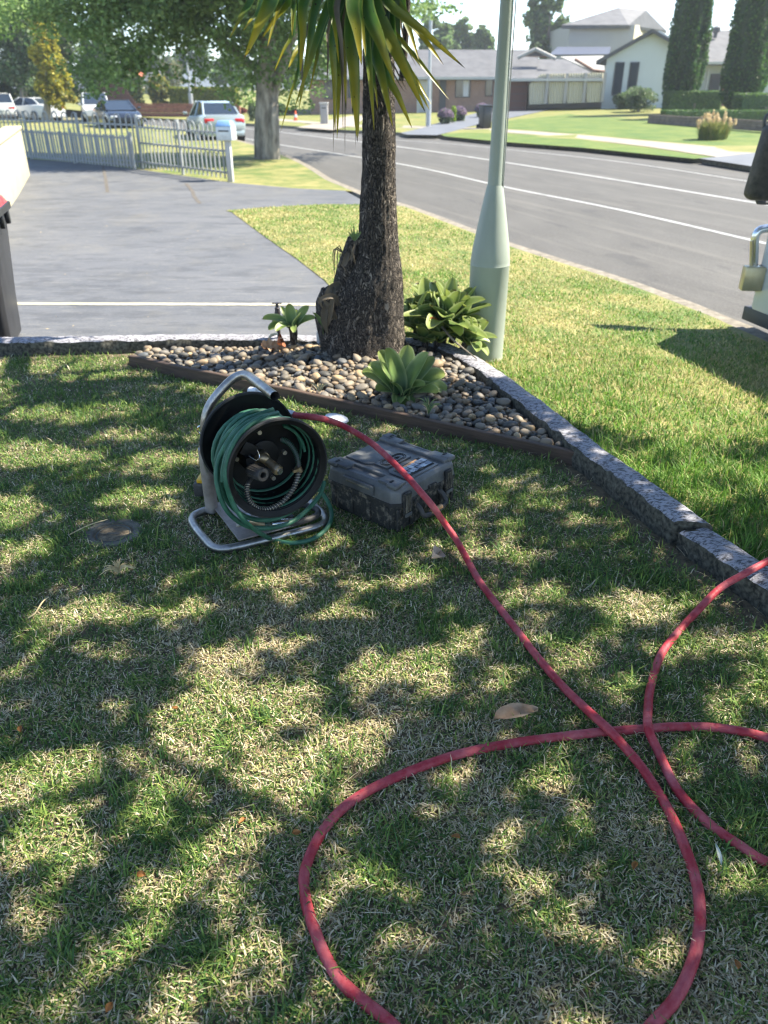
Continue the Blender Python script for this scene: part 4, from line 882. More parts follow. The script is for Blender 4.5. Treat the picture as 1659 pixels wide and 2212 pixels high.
# drain cover
t = empty('drain_cover', (DRAIN[0], DRAIN[1], -.006), 'round weathered drain cover sunk in the lawn left of the hose reel', 'drain cover')
MB().lathe([(.112, -.03), (.112, .010), (.106, .016), (.080, .014), (.074, .004), (.074, -.03)], seg=48).o('rim', M['conc'], t, smooth=True)
MB().lathe([(.071, -.03), (.070, .004), (.064, .009), (.060, .004), (.001, .003)], seg=48).o('cap', mat('drain_cap', (.04, .045, .04), .7, col2=(.09, .095, .08), scale=20, bump=.3), t, smooth=True)
MB().box((.0, .0, .006), (.05, .012, .006)).o('lift_bar', M['conc'], t, bevel=.002)
# white oval lid
p = G(727, 904, .03); o = MB().lathe([(.001, .012), (.05, .012), (.066, .006), (.070, -.002), (.062, -.006), (.001, -.006)], seg=40, sx=1.0, sy=.62).o('oval_lid', M['white_plastic'], smooth=True, label='glossy white oval plastic lid lying in grass beside the timber edging', cat='plastic lid')
o.location = p; o.rotation_euler = (R(4), R(3), R(-32))
o = MB().tube([(0, 0, -.02), (0, 0, .045)], .022, 20).lathe([(.022, .045), (.025, .045), (.025, .058), (.001, .058)], seg=20).o('spray_can', M['white_plastic'], smooth=True, label='small white can lying behind the reel handle against the timber edging', cat='can')
o.location = W(546, 845, 3.95) ; o.rotation_euler = (R(80), R(10), R(40))

# ------------------------------------------------------------------ hose reel
RO = Vector((-.45, 2.609, 0)); RA = R(29.3)
# local frame: x = right along the flange (b), y = away along the axle (-a)
reel = empty('hose_reel', RO, 'portable hose reel with black drum on a galvanised tube stand', 'hose reel', rz=RA)
HZ = .35; FR = .188; S = .295
def L3(a, b, z): return Vector((b, -a, z))
MXa = Matrix.Rotation(R(90), 4, 'X')     # lathe z axis -> -y (towards viewer)
def disc(prof, m, name, seg=64, smooth=True, par=None, **k):
    return MB().lathe([(r, a) for r, a in prof], (0, 0, HZ), seg, MXa).o(name, m, par or reel, smooth=smooth, **k)
TUBE = .0165
# stand: base loop, post and handle
base_pts = [L3(-.285, -.10, TUBE), L3(-.29, -.17, TUBE), L3(-.265, -.225, TUBE), L3(-.20, -.245, TUBE), L3(-.05, -.24, TUBE), L3(.015, -.225, TUBE), L3(.045, -.17, TUBE), L3(.055, 0, TUBE), L3(.06, .15, TUBE), L3(.045, .215, TUBE), L3(-.01, .24, TUBE), L3(-.12, .24, TUBE), L3(-.24, .235, TUBE), L3(-.285, .20, TUBE), L3(-.29, .1, TUBE)]
MB().tube(base_pts, TUBE, 16, smooth_path=6).o('base_frame', M['chrome'], reel, smooth=True)
post = [L3(-.27, -.145, .01), L3(-.27, -.145, .12), L3(-.25, -.145, .30), L3(-.235, -.14, .42), L3(-.235, -.11, .49), L3(-.23, -.04, .558), L3(-.215, .005, .588), L3(-.175, .028, .596), L3(-.05, .03, .598), L3(.085, .03, .600)]
MB().tube(post, .0175, 18, caps=False, smooth_path=7).o('handle_tube', M['chrome'], reel, smooth=True)
MB().tube([L3(.086, .03, .600), L3(-.02, .03, .600)], .0152, 18, caps=False).tube([L3(-.02, .03, .600), L3(-.021, .03, .600)], .0152, 18).o('handle_bore', M['black_rubber'], reel, smooth=True)
MB().tube([L3(-.27, -.145, .02), L3(-.27, -.145, .30)], .026, 18).o('post_sleeve', M['rust_steel'], reel, smooth=True)
mb = MB(); mb.prism([(-.125, .28), (-.02, .285), (.155, .03), (.035, -.07 + .03)], .036, .041)
mb = MB(); mb.prism([tuple(L3(-.29, -.14, 0)[:2]), tuple(L3(-.29, .10, 0)[:2]), tuple(L3(.04, .11, 0)[:2]), tuple(L3(.04, -.14, 0)[:2])], .034, .040)
mb.o('base_plate', M['rust_steel'], reel, bevel=.0015)
MB().box(L3(-.12, .06, .0415), (.11, .20, .003)).o('base_mat', M['black_rubber'], reel)
MB().box(L3(-.10, -.045, .0415), (.020, .075, .0022), R(-8)).o('data_label', M['white_plastic'], reel)
MB().box(L3(-.16, .01, .0435), (.022, .05, .0012), R(-12)).o('data_label', M['white_plastic'], reel)
MB().tube([L3(-.06, -.105, .038), L3(-.06, -.105, .047)], .009, 12).o('plate_bolt', M['bolt'], reel)
# bearing plate behind the rear flange
MB().box(L3(-.21, .0, .26), (.06, .012, .44)).o('bearing_plate', M['rust_steel'], reel, bevel=.002)
# drum
disc([(.168, S / 2 - .006), (FR - .006, S / 2), (FR, S / 2 + .002), (FR + .003, S / 2 - .004), (FR, S / 2 - .010), (FR - .012, S / 2 - .010), (.166, S / 2 - .014)], M['black'], 'front_flange')
disc([(.03, -S / 2), (FR - .005, -S / 2), (FR, -S / 2 + .002), (FR + .003, -S / 2 - .004), (FR, -S / 2 - .010), (.03, -S / 2 - .012)], M['black'], 'rear_flange')
disc([(FR - .002, S / 2 + .0035), (FR + .0045, S / 2 + .002), (FR + .0045, S / 2 - .011), (FR - .002, S / 2 - .012)], M['tyre'], 'flange_rim')
disc([(FR - .002, -S / 2 + .0035), (FR + .0045, -S / 2 + .002), (FR + .0045, -S / 2 - .011), (FR - .002, -S / 2 - .012)], M['tyre'], 'flange_rim')
disc([(.170, S / 2 - .007), (.166, S / 2 - .02), (.148, .03), (.147, .0), (.149, -.002), (.150, .03), (.169, S / 2 - .02)], M['black'], 'drum')
disc([(.140, -.002), (.118, -S / 2 + .002)], M['black'], 'drum')
disc([(.147, .0), (.06, .002), (.056, .0)], M['black'], 'drum_web')
disc([(.058, .0), (.058, .012), (.052, .014), (.0, .015)], M['black'], 'hub_plate')
for b_, z_ in ((-.107, .010), (.080, -.006), (.028, -.100), (-.012, .095)):
    MB().tube([L3(.0, b_, HZ + z_), L3(.018, b_, HZ + z_)], .0085, 10).o('bolt', M['bolt'], reel, smooth=True)
# swivel, elbow and crank grip
MB().tube([L3(.01, -.01, HZ + .01), L3(.07, -.02, HZ + .02)], .018, 16).tube([L3(.07, -.045, HZ + .025), L3(.088, -.035, HZ + .030), L3(.092, -.020, HZ + .018)], .018, 16, smooth_path=4).o('elbow', M['brass'], reel, smooth=True)
MB().tube([L3(.080, -.026, HZ + .022), L3(.142, -.004, HZ + .000)], .0165, 16).o('swivel', M['brass'], reel, smooth=True)
MB().tube([L3(.136, -.007, HZ + .002), L3(.154, -.001, HZ - .004)], .021, 6).o('swivel_nut', M['brass'], reel, bevel=.002)
MB().tube([L3(.150, -.002, HZ - .003), L3(.162, .002, HZ - .006)], .011, 14).o('spindle', M['steel'], reel, smooth=True)
MB().tube([L3(.05, -.055, HZ + .0), L3(.07, -.055, HZ - .025), L3(.075, -.056, HZ - .055)], .009, 10, smooth_path=4).o('side_nipple', M['brass'], reel, smooth=True)
gp = MB(); gp.lathe([(.012, .0), (.018, .004), (.0215, .02), (.0205, .055), (.022, .074), (.019, .080), (.010, .080), (.010, .05)], (0, 0, 0), 24, MXa)
g_ = gp.o('crank_grip', M['black_rubber'], reel, smooth=True); g_.location = L3(.095, -.088, HZ - .002); g_.scale = (1.18, 1.1, 1.18); g_.rotation_euler = (R(-6), 0, R(12))
for k in range(10):
    a = 2 * math.pi * k / 10
    MB().box((math.cos(a) * .0205, -.036, math.sin(a) * .0205), (.003, .055, .003)).o('grip_rib', M['black_rubber'], g_, bevel=.001)
MB().box(L3(.05, -.085, HZ + .02), (.03, .10, .05)).tube([L3(.0, -.085, HZ + .02), L3(.10, -.088, HZ + .00)], .010, 10).o('crank_arm', M['black'], reel, smooth=True)
MB().box(L3(.07, -.075, HZ + .06), (.06, .008, .05), mtx=Matrix.Rotation(R(35), 4, 'Y')).o('lock_bracket', M['black'], reel, bevel=.002)
MB().tube([L3(.10, -.09, HZ + .055), L3(.12, -.07, HZ + .04), L3(.115, -.055, HZ + .05), L3(.11, -.06, HZ + .075)], .0016, 6, smooth_path=3).o('spring_clip', M['steel'], reel, smooth=True)
def onplane(px, py, a):   # local point on a plane across the axle
    d = Vector(ray(px, py)); ax = Vector((math.sin(RA), -math.cos(RA), 0)); bx = Vector((math.cos(RA), math.sin(RA), 0)); C0 = Vector((0, 0, H)); t = ((RO + ax * a - C0).dot(ax)) / d.dot(ax); q = C0 + d * t - RO; return L3(a, q.dot(bx), q.z)
# guarded jumper hose curving inside the front flange
def ringpt(ang, r, a): return L3(a, math.cos(R(ang)) * r, HZ + math.sin(R(ang)) * r)
jp = [onplane(400.5 + .1984 * x, 795.5 + .1984 * y, a) for x, y, a in ((1040, 775, .01), (1110, 800, .03), (1180, 880, .05), (1222, 985, .07), (1235, 1100, .085), (1210, 1230, .10), (1150, 1350, .112), (1050, 1460, .12), (920, 1530, .125), (800, 1530, .125), (710, 1460, .12), (672, 1360, .11), (680, 1260, .09), (720, 1200, .06))]
jpc = catmull(jp, 8)
MB().tube(jpc, .0085, 12).o('jumper_hose', M['black_rubber'], reel, smooth=True)
def spiral(P, r, turns, wr, name, m, par):
    P = [Vector(p) for p in P]; n = len(P); out = []; N = Vector((0, 0, 1)); steps = turns * 10
    for i in range(steps + 1):
        s = i / steps * (n - 1); j = min(int(s), n - 2); p = P[j].lerp(P[j + 1], s - j); T = (P[min(j + 1, n - 1)] - P[j]).normalized(); N = (N - T * N.dot(T)).normalized(); Bv = T.cross(N); a = 2 * math.pi * i / 10
        out.append(p + (N * math.cos(a) + Bv * math.sin(a)) * r)
    return MB().tube(out, wr, 5).o(name, m, par, smooth=True)
spiral(jpc[3:30], .0100, 18, .0011, 'spring_guard', M['green_hose'], reel); spiral(jpc[34:96], .0100, 34, .0013, 'spring_guard', M['bolt'], reel)
q = jpc[32]; MB().tube([q + Vector((-.004, 0, .01)), q + Vector((.004, 0, -.01))], .0135, 12).box(q + Vector((-.018, -.004, .0)), (.016, .012, .012)).o('hose_clamp', M['brass'], reel, smooth=True)
# inlet hose along the base
ih = [L3(.02, .0, .062), L3(.045, .06, .060), L3(.05, .12, .055), L3(.03, .19, .05), L3(-.02, .212, .05), L3(-.10, .165, .055), L3(-.22, .10, .08)]
MB().tube(ih, .0125, 14, smooth_path=7).o('inlet_hose', M['black_rubber'], reel, smooth=True)
MB().tube([L3(.024, .005, .062), L3(.043, .065, .060)], .0165, 16).o('crimp_sleeve', M['steel'], reel, smooth=True)
MB().tube([L3(.012, -.02, .062), L3(.023, .004, .062)], .0175, 6).o('hex_nut', M['steel'], reel)
MB().tube([L3(-.02, -.065, .050), L3(-.01, -.06, .075), L3(.0, -.045, .068), L3(.012, -.02, .062)], .013, 12, smooth_path=4).o('pipe_elbow', M['brass'], reel, smooth=True)
MB().tube([L3(-.03, -.03, .055), L3(-.05, .10, .055)], .016, 12).o('hand_grip', M['black_rubber'], reel, smooth=True)

# green hose wound on the drum with loose loops hanging
gh = empty('green_hose', RO, 'dark green jetting hose wound on the reel with loose loops drooping to the lawn', 'hose', rz=RA)
hr = .0090; P = []; turns = 9; r0 = .160
for i in range(turns * 28 + 1):
    a = i / 28 * 2 * math.pi; t = i / (turns * 28); ax = -.125 + .25 * t
    rb = .129 + .044 * t; ax = max(ax, -.112); P.append(L3(ax, math.cos(a) * (rb + .002 * math.sin(a * .37)), HZ + math.sin(a) * (rb + .002 * math.cos(a * .5))))
MB().tube(P, hr, 10).o('wound_coil', M['green_hose'], gh, smooth=True)
P = []; turns = 4.5
for i in range(int(turns * 28) + 1):
    a = i / 28 * 2 * math.pi; t = i / (turns * 28); ax = -.110 + .232 * (t + .03 * math.sin(t * 19)); sag = .008 + .010 * math.sin(t * 11 + 1) + .008 * t; r_ = .145 + .042 * t + sag * .3 + .003 * math.sin(a * .31 + 2)
    P.append(L3(ax, math.cos(a) * r_ - .006 * (1 + math.sin(t * 14)), HZ - sag + math.sin(a) * r_))
MB().tube(P, hr, 10).o('wound_coil', M['green_hose'], gh, smooth=True)
def loop(ax, rx, rz_, cx, cz, a0, a1, n=40, dax=0): return [L3(ax + dax * i / n, cx + math.cos(R(a0 + (a1 - a0) * i / n)) * rx, cz + math.sin(R(a0 + (a1 - a0) * i / n)) * rz_) for i in range(n + 1)]
MB().tube(loop(.06, .186, .203, -.008, HZ - .03, 90, 450, 60, .05), hr, 10).o('loose_loop', M['green_hose'], gh, smooth=True)
def onplane(px, py, a):   # local point on a plane across the axle
    d = Vector(ray(px, py)); ax = Vector((math.sin(RA), -math.cos(RA), 0)); bx = Vector((math.cos(RA), math.sin(RA), 0)); C0 = Vector((0, 0, H)); t = ((RO + ax * a - C0).dot(ax)) / d.dot(ax); q = C0 + d * t - RO; return L3(a, q.dot(bx), q.z)
for k in range(4): MB().tube([L3(.030 + .013 * k, math.cos(R(q)) * (.142 - .001 * k), HZ + math.sin(R(q)) * (.142 - .001 * k)) for q in range(12 - 3 * k, 60 + 2 * k, 4)], .0055, 8).o('inner_coil', M['green_hose'], gh, smooth=True)
lp = [(560, 935, .11), (520, 970, .12), (496, 1010, .125), (488, 1060, .13), (503, 1120, .135), (522, 1160, .14)]
lp = [onplane(x, y, a) for x, y, a in ((600, 892, .05), (560, 905, .10), (520, 935, .125), (497, 975, .135), (487, 1020, .14), (494, 1065, .145), (513, 1105, .15), (540, 1136, .15))]
def gl(x, y, z=.02):
    q = G(x, y, z) - RO; return Matrix.Rotation(-RA, 3, 'Z') @ q
lp += [gl(585, 1164), gl(632, 1173), gl(680, 1162), gl(709, 1136, .022), gl(716, 1108, .035), gl(706, 1080, .07), gl(692, 1062, .10), gl(680, 1050, .13)]
MB().tube(lp, hr, 12, smooth_path=8).o('loose_loop', M['green_hose'], gh, smooth=True, label='longest loose loop resting on the lawn')
lp = [onplane(x, y, a) for x, y, a in ((590, 885, -.02), (530, 910, .02), (488, 960, .06), (468, 1010, .08), (472, 1060, .10), (492, 1105, .11), (530, 1135, .11), (575, 1141, .10), (625, 1130, .07), (660, 1105, .05), (690, 1070, .02), (700, 1040, -.01))]
MB().tube(lp, hr, 12, smooth_path=8).o('loose_loop', M['green_hose'], gh, smooth=True)

# battery tool behind the reel
t = empty('cordless_tool', W(447, 1020, 2.95), 'black and yellow cordless tool with battery standing behind the hose reel', 'power tool', rz=R(-4)); t.location.z = 0
MB().box((-.01, 0, .045), (.085, .10, .06)).o('battery', M['black_rubber'], t, bevel=.006)
MB().box((.0, .0, .084), (.075, .085, .018)).o('battery_cap', M['yellow'], t, bevel=.004)
MB().tube([(.025, .01, .09), (.022, .015, .14), (.02, .02, .20), (.03, .02, .25)], lambda s: .022 - .004 * math.sin(s * 3), 14, smooth_path=4).o('grip', M['black_rubber'], t, smooth=True)
MB().box((.05, .02, .235), (.10, .045, .055)).o('motor_body', M['yellow'], t, bevel=.012)
MB().tube([(.0, .02, .26), (-.022, .015, .29), (-.012, .01, .315), (.03, .01, .320)], .0035, 8, smooth_path=5).o('hook', M['steel'], t, smooth=True)

# ------------------------------------------------------------------ tool case
cF = G(856, 1058, .205); cR = G(990, 986, .205); cF.z = cR.z = 0; ux = (cR - cF).normalized(); uy = Vector((-ux.y, ux.x, 0)); CW = .405; CD = .40
cc = cF + ux * CW * .985 / 2 + uy * CD * .965 / 2; crz = math.atan2(ux.y, ux.x)
case = empty('tool_case', cc, 'muddy dark grey hard plastic tool case lying flat on the lawn', 'tool case', rz=crz)
case.scale = (.985, .965, 1.2)
hx, hy = CW / 2, CD / 2
def chamf(hx, hy, c): return [(-hx + c, -hy), (hx - c, -hy), (hx, -hy + c), (hx, hy - c), (hx - c, hy), (-hx + c, hy), (-hx, hy - c), (-hx, -hy + c)]
v = [(x * .955, y * .955, .004) for x, y in chamf(hx, hy, .03)] + [(x, y, .098) for x, y in chamf(hx, hy, .03)]
MB().add(v, [tuple(range(7, -1, -1)), tuple(range(8, 16))] + [(i, (i + 1) % 8, 8 + (i + 1) % 8, 8 + i) for i in range(8)]).o('case_base', M['case_mud'], case, bevel=.006)
MB().prism(chamf(hx + .006, hy + .006, .032), .096, .112).o('seam_lip', M['case_mud'], case, bevel=.003)
v = [(x, y, .110) for x, y in chamf(hx + .003, hy + .003, .03)] + [(x * .985, y * .985, .150) for x, y in chamf(hx, hy, .03)] + [(x * .93, y * .93, .163) for x, y in chamf(hx, hy, .035)]
MB().add(v, [tuple(range(7, -1, -1)), tuple(range(16, 24))] + [(8 * j + i, 8 * j + (i + 1) % 8, 8 * j + 8 + (i + 1) % 8, 8 * j + 8 + i) for j in range(2) for i in range(8)]).o('lid', M['case'], case, bevel=.004)
for sx in (-1, 1):      # side rails with a stacking slot
    b = MB()
    for (y0, y1) in ((-.185, -.085), (.085, .185)): b.box((sx * .155, (y0 + y1) / 2, .164), (.062, y1 - y0, .018))
    b.box((sx * .132, 0, .164), (.016, .18, .018)); b.box((sx * .180, 0, .158), (.016, .18, .014)); b.o('lid_rail', M['case'], case, bevel=.005)
    MB().box((sx * .157, 0, .158), (.032, .165, .006)).o('rail_slot', M['black'], case)
    for sy in (-1, 1):
        MB().box((sx * .172, sy * .165, .168), (.050, .052, .018)).o('corner_bumper', M['case'], case, bevel=.008, bseg=3)
        MB().box((sx * .172, sy * .150, .1774), (.022, .010, .002)).o('corner_slot', M['black'], case)
MB().prism([(-.10, .175), (-.10, .06), (-.075, .03), (.035, .03), (.06, .06), (.06, .11), (.05, .125), (-.05, .125), (-.055, .175)], .160, .170).o('lid_panel', M['case'], case, bevel=.004)
MB().prism([(-.10, -.175), (-.10, -.075), (-.08, -.05), (.07, -.05), (.10, -.08), (.10, -.175)], .160, .168).o('lid_panel', M['case'], case, bevel=.004)
MB().box((.005, -.118, .1685), (.165, .085, .003)).o('label_recess', M['case_mud'], case)
bl = MB(); r2 = random.Random(5)
for k in range(12):
    x = -.062 + (k % 6) * .026; y = -.138 + (k // 6) * .028; bl.box((x + r2.uniform(-.004, .004), y + r2.uniform(-.003, .003), .1712 + .0002 * k), (.025, .028, .0006), r2.uniform(-.25, .25))
bl.o('torn_label', M['label'], case)
MB().box((-.005, -.092, .1716), (.13, .016, .0012), R(3)).o('tape_strip', M['tape'], case)
# name plaque with embossed lettering, upside down to the viewer
pl = MB().box((.0, -.008, .1665), (.155, .07, .008)).o('plaque', M['case'], case, bevel=.002)
def stadium(hx_, r_, n=10): return [(hx_ * (1 if math.cos(a) >= 0 else -1) + r_ * math.cos(a), r_ * math.sin(a)) for a in [2 * math.pi * k / (2 * n) + .01 for k in range(2 * n)]]
for (a_, r_) in ((.042, .027), (.040, .020)):
    pts_ = [Vector((x, y - .008, .1712)) for x, y in stadium(a_, r_)]; pts_.append(pts_[0]); MB().tube(pts_, .0012, 6).o('plaque_ring', M['black'], pl)
cu = bpy.data.curves.new('txt', 'FONT'); cu.body = 'VILTSAC'; cu.size = .021; cu.extrude = .0009; cu.align_x = 'CENTER'; cu.align_y = 'CENTER'
to = bpy.data.objects.new('txt', cu); C.objects.link(to); bpy.context.view_layer.update(); me = bpy.data.meshes.new_from_object(to.evaluated_get(bpy.context.evaluated_depsgraph_get())); bpy.data.objects.remove(to)
o = obj('lettering', me, M['black'], pl); o.location = (0, -.008, .1712); o.rotation_euler = (0, 0, math.pi)
# front face: latches and carry handle ; the front is the -y face
for x in (-.145, .125):
    l = MB().box((x, -hy - .009, .103), (.046, .014, .085)).o('latch', M['case_mud'], case, bevel=.004)
    for dx in (-.012, 0, .012): MB().box((x + dx, -hy - .0175, .108), (.004, .004, .062)).o('latch_rib', M['mud'], l, bevel=.001)
    MB().box((x, -hy - .018, .066), (.040, .006, .012)).o('latch_lip', M['case'], l, bevel=.002)
MB().tube([(-.085, -hy, .085), (-.085, -hy - .03, .07), (-.07, -hy - .048, .045), (.055, -hy - .048, .045), (.07, -hy - .03, .07), (.07, -hy, .085)], .010, 10, smooth_path=5).o('carry_handle', M['black_rubber'], case, smooth=True)
MB().tube([(-.04, -hy - .0485, .046), (.03, -hy - .0485, .046)], .0108, 12).o('handle_grip', M['tape'], case, smooth=True)
for x in (-.09, .075): MB().box((x, -hy - .006, .088), (.022, .016, .03)).o('handle_lug', M['case_mud'], case, bevel=.003)
MB().box((.02, -hy - .006, .118), (.05, .014, .012)).o('lock_tab', M['case_mud'], case, bevel=.003)
for sx in (-1,):
    MB().box((-hx - .005, 0, .135), (.012, .17, .034)).o('side_recess', M['case'], case, bevel=.004); MB().box((-hx - .009, 0, .140), (.008, .13, .007)).o('side_bar', M['mud'], case, bevel=.002)
    for y in (-.15, -.05, .05, .15): MB().box((-hx * .985 - .002, y, .055), (.008, .022, .075)).o('base_rib', M['case_mud'], case, bevel=.003)
for x in (-.19, -.105, .085, .165): MB().box((x, -hy * .99 - .002, .052), (.014, .010, .08)).o('base_rib', M['case_mud'], case, bevel=.003)

# ------------------------------------------------------------------ red hose
RH = .0124
def hz(x, y, z=.010): return G(x, y, z)
main = [L3(-.19, .13, .33)]
start = RO + Matrix.Rotation(RA, 3, 'Z') @ L3(-.19, .16, .335)
P = [W(622, 893, 2.86), W(640, 897, 2.84), W(690, 903, 2.80), G(735, 917, .335), G(790, 948, .308), G(835, 985, .280), G(880, 1030, .256), G(908, 1062, .238)]
P += [G(935, 1094, .19), G(960, 1130, .11), G(985, 1165, .05), G(1010, 1210, .025), hz(1040, 1262), hz(1100, 1340), hz(1160, 1418), hz(1214, 1481), hz(1270, 1535, .022), hz(1316, 1577, .036), hz(1355, 1620, .022), hz(1392, 1666), hz(1443, 1748), hz(1487, 1850), hz(1510, 1939), hz(1506, 2041), hz(1468, 2143), hz(1411, 2212), hz(1300, 2330), hz(1120, 2390), hz(950, 2320), hz(845, 2212), hz(730, 2111), hz(673, 1990), hz(657, 1914), hz(664, 1863), hz(699, 1793), hz(762, 1729), hz(858, 1678), hz(985, 1631), hz(1112, 1605), hz(1239, 1588, .014), hz(1316, 1580, .010), hz(1401, 1574, .010), hz(1462, 1570), hz(1557, 1573), hz(1658, 1594), hz(1760, 1640), hz(1830, 1730), hz(1840, 1830), hz(1760, 1890), hz(1658, 1863), hz(1595, 1825), hz(1525, 1774), hz(1462, 1704), hz(1424, 1627), hz(1401, 1575, .036), hz(1400, 1530, .02), hz(1406, 1481), hz(1428, 1414), hz(1465, 1365), hz(1505, 1321, .025), hz(1554, 1272, .055), G(1605, 1241, .10), G(1640, 1222, .108), G(1680, 1200, .10), G(1740, 1165, .05), G(1800, 1120, .0), G(1900, 1050, -.05), G(1950, 950, -.15)]
MB().tube(P, RH, 16, smooth_path=8).o('red_hose', M['red_hose'], smooth=True, label='long red rubber hose looping over the tool case and across the lawn', cat='hose')
hf = MB().tube([W(608, 889, 2.88), W(636, 896, 2.845)], .0150, 16).o('hose_ferrule', M['rim'], bpy.data.objects['red_hose'], smooth=True)

# ------------------------------------------------------------------ lamp post
pp = Vector((.69, 5.16, float(zt(.69, 5.16)) - .02)); t = empty('lamp_post', pp, 'pale green tapered steel street lamp post at the kerb', 'lamp post'); z0 = -pp.z
MB().lathe([(.1255, -.05), (.1255, .10), (.1265, .53 + z0), (.1285, .535 + z0), (.1265, .542 + z0), (.1265, .56 + z0), (.118, .64 + z0), (.075, .88 + z0), (.052, 1.0 + z0), (.049, 1.01 + z0)], seg=48).o('base_column', M['pole'], t, smooth=True)
MB().lathe([(.048, 1.0 + z0), (.046, 1.02 + z0), (.036, 2.3 + z0), (.030, 7 + z0), (.0, 7 + z0)], seg=32).o('upper_column', M['pole'], t, smooth=True)
MB().lathe([(.1262, -.04), (.1270, .02), (.1264, .05), (.125, .055)], seg=48).o('stained_foot', M['poledirt'], t, smooth=True)
MB().box((.047, -.02, 1.5 + z0), (.006, .012, 1.0)).o('cable_strip', M['trim_white'], t, bevel=.001)
MB().tube([(0, 0, 6.9 + z0), (.4, .1, 7.3 + z0), (1.6, .4, 7.5 + z0)], .025, 10, smooth_path=5).o('lamp_arm', M['pole'], t, smooth=True)
MB().box((1.9, .48, 7.5 + z0), (.6, .2, .1), .24).o('lamp_head', M['pole'], t, bevel=.03)

# ------------------------------------------------------------------ wheelie bin
bx = Vector((-2.945, 5.55, 0)); bx.z = float(zt(bx.x, bx.y)); t = empty('wheelie_bin', bx, 'black wheelie bin with red lid on the driveway at the left edge', 'wheelie bin', rz=R(15))
def sect(hx, hy, z, c=.03): return [(x, y, z) for x, y in chamf(hx, hy, c)]
secs = [sect(.235, .26, .02), sect(.25, .28, .30), sect(.285, .32, .72), sect(.30, .33, .90)]
b = MB().add(sum(secs, []), [tuple(range(7, -1, -1)), tuple(range(24, 32))] + [(8 * j + i, 8 * j + (i + 1) % 8, 8 * j + 8 + (i + 1) % 8, 8 * j + 8 + i) for j in range(3) for i in range(8)]); b.o('bin_body', M['binbody'], t, bevel=.012)
MB().prism(chamf(.335, .365, .03), .885, .935).o('bin_rim', M['binbody'], t, bevel=.008)
for y in (-.24, 0, .24): MB().box((.312, y, .84), (.03, .05, .09)).o('rim_gusset', M['binbody'], t, bevel=.006)
v = sect(.322, .35, .93) + sect(.30, .33, .985, .06) + sect(.15, .2, 1.01, .08)
MB().add(v, [tuple(range(16, 24))] + [(8 * j + i, 8 * j + (i + 1) % 8, 8 * j + 8 + (i + 1) % 8, 8 * j + 8 + i) for j in range(2) for i in range(8)]).o('bin_lid', M['binlid'], t, bevel=.01)
MB().tube([(-.37, -.28, .93), (-.37, .28, .93)], .016, 12).o('bin_handle', M['binbody'], t, smooth=True)
for sx in (-1, 1): MB().tube([(-.27, sx * .22 - .03, .10), (-.27, sx * .22 + .03, .10)], .10, 20).o('wheel', M['tyre'], t, smooth=True)
MB().box((.262, -.27, .03), (.03, .05, .05)).o('bin_foot', M['binbody'], t, bevel=.008)

# ------------------------------------------------------------------ cream wall at left
wc = G(65, 378, -.31); wl = G(0, 480, -.24); d = (wc - wl).normalized(); pts_ = [wc, wc - d * 11]
t = empty('rendered_wall', (wc.x, wc.y, -.32), 'low cream rendered wall beside the driveway', 'wall')
ang = math.atan2(-d.y, -d.x); wtop = 1.0
mt = Matrix.Rotation(ang, 4, 'Z'); off_ = mt @ Vector((5.5, -.0, 0)); nrm = Vector((d.y, -d.x, 0))
th = .30; cen = Vector((0, 0, 0)) - d * 5.5 - nrm * th / 2
MB().box((cen.x, cen.y, (wtop) / 2), (11, th, wtop), ang).o('wall_body', M['wall_cream'], t, bevel=.01)
MB().box((cen.x, cen.y, wtop + .03), (11.06, th + .06, .06), ang).o('wall_capping', M['wall_cream'], t, bevel=.008)

# ------------------------------------------------------------------ picket fence with hooped tops
fz = -.335
FA = [G(20, 338, fz), G(130, 350, fz), G(305, 366, fz), G(492, 392, fz)]
fpk = MB().box((0, 0, .45), (.026, .026, .90)).mesh('picket')
def hoop_fence(A, B, n, hgt, label, rails, posts, hoops=True, pm=.03):
    A = Vector(A); B = Vector(B); L_ = (B - A).length; a = math.atan2(B.y - A.y, B.x - A.x)
    t = empty('picket_fence', A, label, 'fence', rz=a)
    me = MB().box((0, 0, hgt / 2 + .03), (pm, .022, hgt - .06)).mesh('picket')
    for k in range(n):
        o = obj('picket', me, M['fencepaint'], t); o.location = (L_ * (k + .5) / n, 0, 0)
    for z in rails: MB().box((L_ / 2, .022, z), (L_, .02, .045)).o('rail', M['fencepaint'], t)
    for k in range(posts): MB().box((L_ * k / (posts - 1), .05, hgt / 2 + .04), (.07, .05, hgt + .08)).o('post', M['fencepaint'], t)
    if hoops:
        s = L_ / n; hm = MB().tube([(math.cos(R(q)) * s * .5, 0, math.sin(R(q)) * s * .5) for q in range(0, 181, 15)], pm * .42, 6).mesh('hoop', True)
        for k in range(0, n - 1, 2): o = obj('hoop', hm, M['fencepaint'], t); o.location = (L_ * (k + 1) / n, 0, hgt - .03)
    return t
hoop_fence(FA[2], FA[3], 22, 1.12, 'white hooped picket fence from the brick-free corner post to the mailbox', (.18, .62, .98), 3) if False else hoop_fence(FA[2], FA[3], 22, 1.12, 'grey-white hooped picket fence running up to the mailbox', (.18, .62, .98), 3, pm=.035)
hoop_fence(FA[0] - Vector((3, -2, 0)), FA[2], 44, 1.18, 'grey-white hooped picket fence behind the cream wall, left of the corner post', (.18, 1.02), 5, pm=.04)
hoop_fence(G(55, 343, fz) + Vector((0, -.25, 0)), FA[2] + Vector((-.1, -.35, 0)), 38, .80, 'lower plain picket gate panel standing in front of the hooped fence', (.12, .74), 3, hoops=False, pm=.06)
